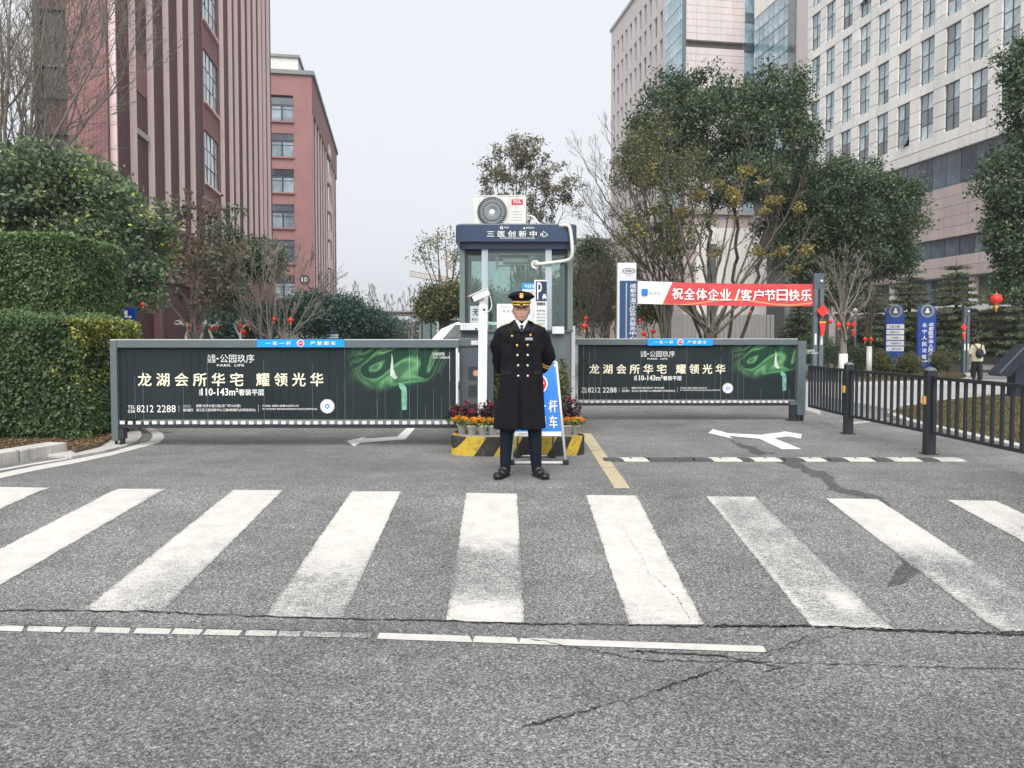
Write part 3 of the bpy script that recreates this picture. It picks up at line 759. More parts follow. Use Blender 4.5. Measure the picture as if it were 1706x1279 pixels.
mb = MB(); mb.box(-13.2, -1.4, 1.8, 20.2, T2+2.6, T2+2.9); mb.build('penthouse_roof', M['roofcap'], b10)
for k in range(7):
    zt = 28.05-3.93*k
    mb = MB(); mb.box(-4.3, -1.9, -.02, .1, zt-.75, zt); mb.build('upper_window', M['pane_dark'], b10)
    w_ = MB(); w_.box(-4.3, -1.9, -.05, .0, zt-.95, zt-.8); w_.box(-3.2, -3.1, -.06, 0, zt-2.6, zt-.95); w_.box(-4.3, -1.9, -.06, 0, zt-1.32, zt-1.26)
    wf = w_.build('window', M['winframe'], b10)
    for x0, x1 in ((-4.3, -3.2), (-3.1, -1.9)): p = MB(); p.box(x0+.04, x1-.04, -.03, .08, zt-2.6, zt-.98); p.build('pane', M['pane'] if k != 4 else M['pane_blue'], wf)
    s_ = MB(); s_.box(-4.4, -1.8, -.35, .1, zt-2.78, zt-2.6); s_.build('sill', M['pink'], b10)
    s_ = MB(); s_.box(-4.3, -1.9, -.12, .12, zt-3.93, zt-2.78); s_.build('spandrel', M['pink'], b10)
fm = MB(); fm.box(0, .17, -.04, .04, 3.5, 26.6); fme = fm.mesh('fin', M['fin'])
for i in range(10):
    y = .6+3.4*i
    if 20 < y < 24: continue
    link('fin', fme, b10, (0, y, 0))
for k in range(6):
    z0 = 4.6+3.93*k; mb = MB(); mb.box(-.05, .05, 20.4, 23.7, z0, z0+2.6); mb.build('window', M['pane_dark'], b10)
    mb = MB(); mb.box(-.05, .3, 20.3, 23.8, z0+2.6, z0+3.93); mb.build('spandrel', M['fin'], b10)
n10 = MB(); n10.disc((-.85, -.23, 7.9), .55, .04, 24); nb = n10.build('number_plate', M['winframe'], b10)
text('10', M['white'], nb, -1.16, -.56, 7.66, 8.14, -.28, .02)

# ---- cream stone office tower on the right
TX, TY = 37.8-.158*36, 36.
def tf(Y): return (Y-TY)/math.cos(TH)
tw = thing('office_tower', 'cream stone office tower with a regular grid of tall dark-framed windows on the right', 'building', (TX, TY, 0), TH)
TL = tf(69.2); Z0 = 14.0; FLH = 3.87; SILL = 15.46; WH = 3.15; WT = 44.
mb = MB(); mb.box(.45, 16, .0, TL, -.4, WT); mb.build('core', M['joint'], tw)
fars = [47.2-2.38*4, 47.2-2.38*3, 47.2-2.38*2, 47.2-2.38, 47.2, 49.6, 51.95, 54.4, 56.8, 59.2, 61.5, 63.9, 66.3, 68.55]
cols = [(tf(y)-1.36, tf(y)) for y in fars]
pan = 0; stuff = MB(); shared = {}
def panel(y0, y1, z0, z1, x=0., mt='stone'):
    """one cladding stone, proud of the open joint behind it"""
    global pan
    w_, h_ = round(y1-y0, 2), round(z1-z0, 2); g_ = .027
    visible = (z0 < 34) and pan < 292
    if visible:
        k_ = (w_, h_, mt)
        if k_ not in shared: b_ = MB(); b_.box(0, .42, g_, w_-g_, g_, h_-g_); shared[k_] = b_.mesh('stone_panel', M[mt])
        link('stone_panel', shared[k_], tw, (x+rr.uniform(-.006, .006), y0, z0)); pan += 1
    else: stuff.box(x+rr.uniform(-.006, .006), .42, y0+g_, y1-g_, z0+g_, z1-g_)
NF = 7
edges = [0.]
for a, c in cols: edges += [a, c]
edges.append(TL)
for fl in range(NF):
    zs = SILL+FLH*fl
    for i in range(0, len(edges)-1):
        y0, y1 = edges[i], edges[i+1]
        if y1-y0 < .25: continue
        if i % 2 == 0:                                # pier: stones four to a storey
            n_ = 2 if y1-y0 > 1.6 else 1
            for j in range(4):
                for q in range(n_): panel(y0+(y1-y0)*q/n_, y0+(y1-y0)*(q+1)/n_, zs-.72+FLH*j/4, zs-.72+FLH*(j+1)/4)
        else: panel(y0, y1, zs-.72, zs)
for i in range(0, len(edges)-1):                      # lowest course
    if edges[i+1]-edges[i] > .25: panel(edges[i], edges[i+1], Z0, SILL-.72)
stuff.box(-.0, .42, 0, TL, SILL-.72+FLH*NF+.02, WT)
stuff.build('upper_cladding', M['stone'], tw, kind='stuff')
# windows
nc, nr = 2, 3
wf = MB(); a, c, fr = .13, .20, .06; yw, zw = 1.36, WH
for i in range(nc+1): wf.box(a, c, max(0, yw*i/nc-fr/2), min(yw, yw*i/nc+fr/2), 0, zw)
for zz in (0, 1.0, 2.05, zw): wf.box(a+.004, c-.004, 0, yw, max(0, zz-fr/2), min(zw, zz+fr/2))
wfm = wf.mesh('window', M['winframe'])
pms = {}
for key, mt in (('hi', 'pane'), ('lo', 'pane_dark'), ('sky', 'pane_sky')):
    for j, hh in enumerate((1.0, 1.05, 1.10)):
        p = MB(); p.box(-.008, .008, -yw/4+fr/2, yw/4-fr/2, -hh/2+fr/2, hh/2-fr/2); pms[key, j] = p.mesh('pane', M[mt])
pc = 0
for fl in range(NF):
    for (y0, y1) in cols:
        zs = SILL+FLH*fl; w_ = link('window', wfm, tw, (0, y0, zs))
        if zs > 31 or y1 < 6:
            p = MB(); p.box(.155, .175, .03, yw-.03, .03, zw-.03); p.build('pane', M['pane'], w_); continue
        for i in range(nc):
            for j, zc in enumerate((.5, 1.525, 2.6)):
                key = 'lo' if (fl == 0 and j < 2 and rr.random() < .7) or rr.random() < .05 else ('sky' if rr.random() < .6 else 'hi')
                o = link('pane', pms[key, j], w_, (.165, yw*(i+.5)/nc, zc)); o.rotation_euler = (0, rr.uniform(-.02, .02), rr.uniform(-.03, .03))
                if rr.random() < .028: o.rotation_euler = (0, .38, 0); o.location.x = -.06
# lower storeys: glass bands between pinkish stone
def bandglass(z0, z1, name, mt):
    n_ = int(TL/1.3)
    p = MB(); p.box(-.01, .01, .03, TL/n_-.03, .03, z1-z0-.03); pm = p.mesh('pane', M[mt])
    f = MB(); f.box(.30, .42, 0, TL, z0, z1); fo = f.build(name, M['winframe'], tw)
    for i in range(n_): o = link('pane', pm, fo, (.26, TL*i/n_, z0)); o.rotation_euler = (0, 0, rr.uniform(-.02, .02))
bandglass(11.67, 14.0, 'glass_band', 'pane_blue'); bandglass(6.9, 8.2, 'glass_band', 'pane_blue')
for z0, z1, nm in ((8.2, 11.67, 'stone_band'), (5.5, 6.9, 'stone_band')):
    nz = round((z1-z0)/.7); ny = int(TL/1.6); fo = MB(); fo.box(.2, .46, 0, TL, z0, z1); fb = fo.build(nm, M['joint'], tw)
    p = MB(); p.box(0, .2, .012, TL/ny-.012, .010, (z1-z0)/nz-.010); pm = p.mesh('stone_panel', M['stone_pink'])
    for j in range(nz):
        for i in range(ny): link('stone_panel', pm, fb, (rr.uniform(-.004, .004), TL*i/ny, z0+(z1-z0)*j/nz))
mb = MB(); mb.box(-.1, .5, 0, TL, 5.38, 5.49); mb.build('soffit', M['winframe'], tw)
mb = MB(); mb.box(1.6, 2.0, 0, TL, -.4, 5.4); mb.build('ground_floor_glazing', M['pane_dark'], tw)
mb = MB(); mb.box(-1.6, 1.6, 4, 24, 3.05, 3.4); mb.build('canopy', M['wframe'], tw)
for i in range(9): mb = MB(); mb.box(.1, .55, -.22, .22, -.4, 5.38); mb.build('column', M['stone_grey'] if i % 2 else M['steel_grey'], tw, (0, 1.5+4.0*i, 0))
for i in range(24): mb = MB(); mb.box(1.45, 1.6, -.04, .04, -.4, 3.05 if 3 < 1.4*i < 25 else 5.3); mb.build('mullion', M['steel_grey'], tw, (0, .6+1.4*i, 0))
mb = MB(); mb.box(.3, 1.5, .2, TL, 3.45, 3.6); mb.build('transom', M['wframe'], tw)
for i in range(14): mb = MB(); mb.box(1.2, 1.5, 1, 12, 3.7+.11*i, 3.75+.11*i); mb.build('louvre', M['winframe'], tw)

# ---- the long block behind it
bx, by = 37.9-.158*98.8, 98.8
bb = thing('office_block', 'pinkish grey stone office block with a glass corner behind the big evergreen tree', 'building', (bx, by, 0), TH)
BL = 33.0; BT = 54.
def bt(Y): return (Y-by)/math.cos(TH)
g0 = bt(105.6)
mb = MB(); mb.box(.5, 9.9, .5, BL-.02, -.4, BT-.3); mb.build('core', M['joint'], bb)
mb = MB()                                              # front face stones, too small to pick apart singly
r0 = 0
for j in range(60):
    z0 = 4+.88*j
    if abs(z0-39.2) < .5: continue
    for i in range(5):
        w_ = 8.4/5; mb.box(.02+w_*i+.012, .02+w_*(i+1)-.012, -.02 if z0 > 39.2 else .12, .5, z0+.02, z0+.86)
mb.build('front_cladding', M['stone_grey'], bb, kind='stuff')
mb = MB(); mb.box(-.15, .25, -.12, .2, -.4, BT); mb.build('corner_pier', M['steel_grey'], bb)
mb = MB(); mb.box(8.42, 9.9, .3, .5, -.4, BT); mb.build('recess_glazing', M['curtain'], bb)
for k in range(14): mb = MB(); mb.box(8.42, 9.9, .2, .3, 3.9*k, 3.9*k+1.2); mb.build('spandrel', M['pane_blue'], bb)
# glass corner on the side
mb = MB(); mb.box(.05, .5, .2, g0, -.4, BT); gc = mb.build('glass_corner', M['winframe'], bb)
p = MB(); p.box(-.02, .02, .05, (g0-.2)/6-.05, .05, 1.9); pm = p.mesh('pane', M['curtain'])
for i in range(6):
    for j in range(8, 27): o = link('pane', pm, gc, (.03, .2+(g0-.2)*i/6, 1.95*j)); o.rotation_euler = (0, 0, rr.uniform(-.02, .02))
# side wall with punched windows
side = MB(); nW = 11; pitch = (BL-g0-.8)/nW
zz = [1.4+(FLH+.03)*k for k in range(14)]
side.box(.0, .5, g0, BL, zz[12]+2.9, BT)
for i in range(nW+1):
    y = g0+.4+pitch*i; side.box(0, .5, y-.55 if i else g0, y+.55 if i < nW else BL, -.4, zz[12]+2.9)
for k in range(13):
    side.box(.005, .5, g0+.3, BL-.3, zz[k]-1.0 if k else -.4, zz[k])
side.build('side_wall', M['stone_grey'], bb)
p = MB(); p.box(.28, .32, 0, pitch-1.1, 0, 2.9); pm = p.mesh('window', M['pane_dark']); pm2 = p.mesh('window', M['pane'])
for i in range(nW):
    for k in range(3, 13): link('window', pm if rr.random() < .3 else pm2, bb, (0, g0+.4+pitch*i+.55, zz[k]))
mb = MB(); mb.box(-.25, 9, g0, BL+.2, BT, BT+.5); mb.build('roof_edge', M['coping'], bb)
mb = MB(); mb.box(1.5, 9, g0+1, BL-6, BT+.5, BT+3.5); mb.build('roof_storey', M['stone_grey'], bb)
# ---- recessed link with curtain wall
lk = thing('link_building', 'recessed glass curtain wall link between the two stone office blocks', 'building', (46.9-.158*69, 69, 0), TH)
la, lb = (85.7-69)/math.cos(TH), (98.5-69)/math.cos(TH); lc = (89.8-69)/math.cos(TH)
mb = MB(); mb.box(.3, 8, -.3, lb, -.4, 52); mb.build('core', M['joint'], lk)
mb = MB(); mb.box(-.05, .3, -.2, lc-1.6, -.4, 52); mb.build('side_wall', M['stone_grey'], lk)
mb = MB(); mb.box(-.2, .3, lc-1.6, lc, -.4, 52); mb.build('dark_pier', M['pane_blue'], lk)
mb = MB(); mb.box(-.05, .3, lc, lb, 42.5, 52); mb.build('upper_wall', M['stone'], lk)
mb = MB(); mb.box(.05, .3, lc, lb, -.4, 42.5); gc = mb.build('curtain_wall', M['winframe'], lk)
p = MB(); p.box(-.02, .02, .05, (lb-lc)/7-.05, .05, 1.7); pm = p.mesh('pane', M['curtain'])
for i in range(7):
    for j in range(12, 24): o = link('pane', pm, gc, (.03, lc+(lb-lc)*i/7, 1.77*j)); o.rotation_euler = (0, 0, rr.uniform(-.03, .03))
# ---- low podium with slit windows
px0, py0 = 35.9-.158*93, 93.
pd = thing('podium', 'low pale stone annex with narrow slit windows seen below the big evergreen tree', 'building', (px0, py0, 0), TH)
PL = 31.5; PT = 16.6
mb = MB(); mb.box(0, 1.5, 0, PL, -.4, 8.4); mb.box(0, 1.5, 0, PL, 10.6, PT); 
for i in range(22): mb.box(0, 1.5, PL*i/22, PL*i/22+.95, 8.4, 10.6)
mb.build('wall', M['stone_pink'], pd)
mb = MB(); mb.box(.3, .4, .1, PL, 8.4, 10.6); mb.build('window_strip', M['pane_dark'], pd)
mb = MB(); mb.box(-.4, 9, -.4, PL+.3, PT, PT+.6); mb.build('roof_edge', M['coping'], pd)
mb = MB(); mb.box(1.5, 16, .01, PL, -.4, PT-.02)
mb.build('core', M['stone_pink'], pd)
mb = MB()
for i in range(11): mb.box(1.6+1.3*i, 1.64+1.3*i+1.2, -.05, .01, 1, 15)
mb.build('front_panels', M['stone'], pd, kind='stuff')
mb = MB(); mb.box(3, 4.2, -.12, -.05, 3, 13); mb.build('tall_window', M['pane_dark'], pd)
# ---- far things at the end of the drive
fb = thing('distant_building', 'low grey stepped building far behind the booth on its right', 'building', (0, 0, 0))
for i, (z0, z1, x0) in enumerate(((-.4, 12, 10.5), (12.3, 15.3, 10.2), (15.6, 18.2, 10.8), (18.5, 21, 10.4))):
    mb = MB(); mb.box(x0, 24, 150+i*.6, 160, z0, z1); mb.build('storey', M['farconc'], fb)
    mb = MB(); mb.box(x0-.4, 24.2, 149.6+i*.6, 160.2, z1, z1+.3); mb.build('cornice', M['roofcap'], fb)
dm = MB(); dm.lathe([(5.6, -.4), (5.6, 5.0), (5.3, 7), (4.4, 9.3), (3.0, 10.4), (1.2, 10.7)], 24)
d_ = thing('domed_hall', 'hazy grey-green hall with a domed roof far off behind the dark shrubs', 'building', (-53.6, 250, 3))
dm.build('dome', M['dome'], d_)
mb = MB(); 
for i in range(12): a = 2*PI*i/12; mb.box(5.62*math.cos(a)-.15, 5.62*math.cos(a)+.15, 5.62*math.sin(a)-.15, 5.62*math.sin(a)+.15, -.4, 5)
mb.build('pilasters', M['roofcap'], d_)
mb = MB(); mb.prismy([(4, -3), (14, -3), (10, 3), (7, 6.5), (4, 8.5)], -3, 3); mb.build('side_roof', M['dome'], d_)
cr = thing('tower_crane', 'tower crane with a yellow jib far off above the trees left of the booth', 'crane', (-17.5, 200, 0))
a, c = at(683, 459, 200), at(738, 468.5, 200)
mb = MB(); A = Vector((a.x+17.5, 0, a.z)); B_ = Vector((c.x+17.5+4, 0, c.z-.7))
for off in (Vector((0, -.6, 0)), Vector((0, .6, 0)), Vector((0, 0, 1.3))): mb.tube([A+off, B_+off], .16, 4)
for i in range(17):
    p, q = A.lerp(B_, i/17), A.lerp(B_, (i+1)/17); mb.tube([p+Vector((0, -.6, 0)), q+Vector((0, 0, 1.3))], .08, 3); mb.tube([p+Vector((0, 0, 1.3)), p+Vector((0, .6, 0))], .08, 3)
mb.build('jib', M['crane'], cr)
mb = MB()
for x_, y_ in ((-.7, -.7), (.7, -.7), (.7, .7), (-.7, .7)): mb.box(x_-.12+1, x_+.12+1, y_-.12, y_+.12, -.4, 24)
for i in range(14): mb.tube([(.3, -.7, i*1.7), (1.7, -.7, (i+1)*1.7)], .08, 3)
mb.tube([(1, 0, 24), A.lerp(B_, .3)+Vector((0, 0, 1.3))], .06, 3); mb.build('mast', M['crane'], cr)
# gateway beam at the far end and the site cabins
gb = thing('entrance_canopy', 'long flat beam canopy over the far end of the drive', 'canopy', (0, 60, 0))
x0, x1 = hx(600, 60), hx(712, 60); z0, z1 = hz(526, 60), hz(518, 60)
mb = MB(); mb.box(x0, x1, -.6, .6, z0, z1-.12); mb.box(x0-.2, x1+.2, -.8, .8, z1-.12, z1); mb.build('beam', M['coping'], gb)
for x_ in (x0+.2, (x0+x1)/2-.9, x1-.5): mb = MB(); mb.box(x_-.14, x_+.14, -.14, .14, -.35, z0); mb.build('post', M['farconc'], gb)
sc_ = thing('site_cabin', 'teal grey cabin standing behind the white car', 'cabin', (hx(703, 45), 45, -.3), R(-3))
zc = hz(514, 45)+.3
mb = MB(); mb.box(0, 6.5, 0, 3, 0, zc-.12); mb.build('wall', M['cabin'], sc_); mb = MB(); mb.box(-.12, 6.6, -.15, 3.1, zc-.12, zc); mb.build('roof', M['booth_green'], sc_)
mb = MB(); mb.box(.9, 6.0, -.06, 0, .9, zc-.55); wf_ = mb.build('window_frame', M['wframe'], sc_); mb = MB(); mb.box(1.05, 5.85, -.09, -.06, 1.05, zc-.7); mb.build('pane', M['darkglass'], wf_)
for x_ in (.0, .55): mb = MB(); mb.box(x_-.03, x_+.05, -.05, 0, 0, zc-.12); mb.build('post', M['steel_dark'], sc_)
# grey sheet fence behind the shrubs, left
hf = thing('sheet_fence', 'grey upright board fence behind the shrubs left of the drive', 'fence', (0, 33, -.25))
xa, xb = hx(355, 33), hx(545, 33); nb_ = 24
mb = MB(); mb.box(.01, (xb-xa)/nb_-.03, 0, .05, 0, hz(528, 33)+.25); pm = mb.mesh('board', M['farconc'])
for i in range(nb_): link('board', pm, hf, (xa+(xb-xa)*i/nb_, rr.uniform(-.02, .02), 0))
mb = MB(); mb.box(xa, xb, .06, .12, 1.2, 1.3); mb.build('rail', M['steel_dark'], hf)
# grey board fence behind the trees right of the drive
hf = thing('sheet_fence', 'pale grey upright board fence under the big evergreen tree below the red banner', 'fence', (0, 44, -.3))
xa, xb = hx(1062, 44), hx(1290, 44); nb_ = 34
mb = MB(); mb.box(.01, (xb-xa)/nb_-.03, 0, .05, 0, hz(524, 44)+.3); pm = mb.mesh('board', M['farconc'])
for i in range(nb_): link('board', pm, hf, (xa+(xb-xa)*i/nb_, rr.uniform(-.02, .02), 0))
mb = MB(); mb.box(xa, xb, .06, .12, 1.2, 1.3); mb.build('rail', M['steel_dark'], hf)
# ================================================================ VEGETATION
def grow(rs, trunk, targets, alpha=.35, step=.35, wob=.10, kmin=None, rtip=.006, expo=2.3, up=.25):
    """joins each target to the nearest part of the growing skeleton; returns nodes, parents, radii"""
    Pn = [np.array(p, float) for p in trunk]; par = [-1]+list(range(len(trunk)-1)); ln = [0.]
    for i in range(1, len(Pn)): ln.append(ln[-1]+np.linalg.norm(Pn[i]-Pn[i-1]))
    k0 = kmin if kmin is not None else len(Pn)//2
    arr = np.array(Pn); L = np.array(ln); top = arr[-1]
    order = np.argsort(np.linalg.norm(targets-top, axis=1)); tips = []
    for ti in order:
        q = targets[ti]; d = np.linalg.norm(arr[k0:]-q, axis=1); below = np.maximum(0, arr[k0:, 2]-q[2])
        j = k0+int(np.argmin(d+alpha*(L[k0:]-L[k0])+below*.5)); p = arr[j]; D = np.linalg.norm(q-p); m = max(1, int(math.ceil(D/step)))
        pd_ = p-arr[par[j]] if par[j] >= 0 else np.array([0, 0, 1.]); pd_ = pd_/(np.linalg.norm(pd_)+1e-9)
        c = p+pd_*D*.35+np.array([0, 0, up*D*.3]); prev = j; new = []; nl = []
        for s in range(1, m+1):
            t = s/m; x = (1-t)**2*p+2*t*(1-t)*c+t*t*q
            if s < m: x = x+rs.normal(0, wob*step*.5, 3)
            par.append(prev); new.append(x); nl.append((nl[-1] if nl else L[j])+np.linalg.norm(x-(new[-2] if len(new) > 1 else p))); prev = len(arr)+len(new)-1
        arr = np.vstack([arr, new]); L = np.concatenate([L, nl]); tips.append(prev)
    n = len(arr); acc = np.zeros(n); has = np.zeros(n, bool)
    for i in range(1, n): has[par[i]] = True
    acc[~has] = rtip**expo
    for i in range(n-1, 0, -1): acc[par[i]] += acc[i]
    return arr, np.array(par), np.maximum(acc, rtip**expo)**(1/expo), tips

def tubes(P, par, rad, k=5, rmin=0.):
    i = np.where(par >= 0)[0]; i = i[rad[i] >= rmin]; a = P[par[i]]; b = P[i]; d = b-a; L = np.linalg.norm(d, axis=1); keep = L > 1e-5
    i, a, b, d, L = i[keep], a[keep], b[keep], d[keep], L[keep]; d = d/L[:, None]
    ref = np.where(np.abs(d[:, 2:3]) > .9, np.array([[1., 0, 0]]), np.array([[0, 0, 1.]]))
    u = np.cross(d, ref); u /= np.linalg.norm(u, axis=1)[:, None]; v = np.cross(d, u)
    ra = np.minimum(rad[par[i]], rad[i]*1.35)[:, None]; rb_ = rad[i][:, None]; V = []
    for j in range(k):
        t = 2*PI*j/k; V.append(a-d*ra*.3+(u*math.cos(t)+v*math.sin(t))*ra)
    for j in range(k):
        t = 2*PI*j/k; V.append(b+(u*math.cos(t)+v*math.sin(t))*rb_)
    V = np.stack(V, 1).reshape(-1, 3); n = len(i); base = (np.arange(n)*2*k)[:, None]
    F_ = np.concatenate([base+np.array([[j, (j+1) % k, k+(j+1) % k, k+j]]) for j in range(k)], 0)
    return V, F_

def leaves(C, per, sig, size, rs, aspect=.5, droop=.2, flat=.0, tonejit=.22, squash=.8):
    """leaf quads scattered about cluster centres; neighbouring leaves share a tone"""
    n = len(C)*per; c = np.repeat(C, per, 0); off = rs.normal(size=(n, 3))*sig; off[:, 2] *= squash
    P = c+off; a = rs.normal(size=(n, 3)); a[:, 2] = a[:, 2]*(1-flat)-droop; a /= np.linalg.norm(a, axis=1)[:, None]
    r_ = rs.normal(size=(n, 3)); r_[:, 2] *= (1-flat); b = np.cross(a, r_); b /= np.linalg.norm(b, axis=1)[:, None]+1e-9
    nn = np.cross(a, b); s = (size*rs.uniform(.55, 1.3, n))[:, None]
    V = np.stack([P-a*s/2, P+b*s*aspect/2+nn*s*.07, P+a*s/2, P-b*s*aspect/2+nn*s*.07], 1).reshape(-1, 3)
    tone = np.clip(np.repeat(rs.uniform(.15, .75, len(C)), per)+rs.normal(0, tonejit, n), 0, 1)
    return V, np.arange(4*n).reshape(-1, 4), tone

def ellpts(rs, ells, n, shell=.55):
    """points inside a union of ellipsoids, denser towards the skin"""
    vol = np.array([e[3]*e[4]*e[5] for e in ells]); k = rs.choice(len(ells), n, p=vol/vol.sum()); out = []
    d = rs.normal(size=(n, 3)); d /= np.linalg.norm(d, axis=1)[:, None]; r_ = rs.uniform(shell**3, 1, n)**(1/3)
    E_ = np.array([e[:6] for e in ells])[k]
    return E_[:, :3]+d*r_[:, None]*E_[:, 3:6]

def EL(px, py, rx, rz, Y, base, ry=None):
    """an ellipsoid measured in the photograph, relative to the tree's base"""
    c = at(px, py, Y); x_, z_ = rx/F*Y, rz/F*Y
    return (c.x-base[0], Y-base[1], c.z-base[2], x_, ry if ry else x_*.8, z_)

def tree(label, base, ells, nt, per, sig, size, leaf, bark, seed, trunk_h=1.5, rtip=.008, step=.35, alpha=.35, wob=.3, up=.3, group=None,
         cat='tree', name='tree', shell=.5, aspect=.5, droop=.2, flat=0., trunks=1, spread=.2, kmin=None, expo=2.3, rmin=0., k=5, wash=0, extra=None, squash=.8, lean=(0, 0), nl=None):
    rs = np.random.default_rng(seed); t = thing(name, label, cat, base, 0, group); T = ellpts(rs, ells, nt, shell)
    VV, FF = [], []; tipsP = []; off = 0; groups = [T] if trunks == 1 else np.array_split(T[np.argsort(T[:, 0])], trunks)
    for gi, Tg in enumerate(groups):
        cx = Tg[:, 0].mean()*spread; cyy = Tg[:, 1].mean()*spread
        n = max(3, int(trunk_h/.3)); tr = [(lean[0]*i/n+cx*(i/n)+rs.normal(0, .015)+(gi-(trunks-1)/2)*.12, lean[1]*i/n+cyy*(i/n)+rs.normal(0, .015), trunk_h*i/n-.1) for i in range(n+1)]
        P, par, rad, tips = grow(rs, tr, Tg, alpha, step, wob, kmin, rtip, expo, up)
        rad[:2] *= 1.25
        V, F_ = tubes(P, par, rad, k, rmin); VV.append(V); FF.append(F_+off); off += len(V); tipsP.append(P[tips])
    V = np.concatenate(VV); F_ = np.concatenate(FF)
    me = npmesh('trunk', V, F_, M[bark], None, True); link('trunk', me, t)
    if per:
        C = np.concatenate(tipsP); 
        if nl: C = C[rs.choice(len(C), min(nl, len(C)), replace=False)]
        V, F_, tone = leaves(C, per, sig, size, rs, aspect, droop, flat, squash=squash)
        link('crown', npmesh('crown', V, F_, M[leaf], tone), t)
    if extra:
        for (cen, per2, sig2, size2, mt) in extra:
            V, F_, tone = leaves(np.array(cen), per2, sig2, size2, rs, .5, .1, .4); link('crown', npmesh('crown', V, F_, M[mt], tone), t)
    if wash:
        r0 = float(rad[1])*1.08+.004; w_ = MB(); w_.tube([(tr[0][0], tr[0][1], 0), (lerp(tr[0][0], tr[-1][0], wash/trunk_h), lerp(tr[0][1], tr[-1][1], wash/trunk_h), wash)], [r0*1.1, r0], 10); w_.build('limewash_band', M['limewash'], t)
    return t


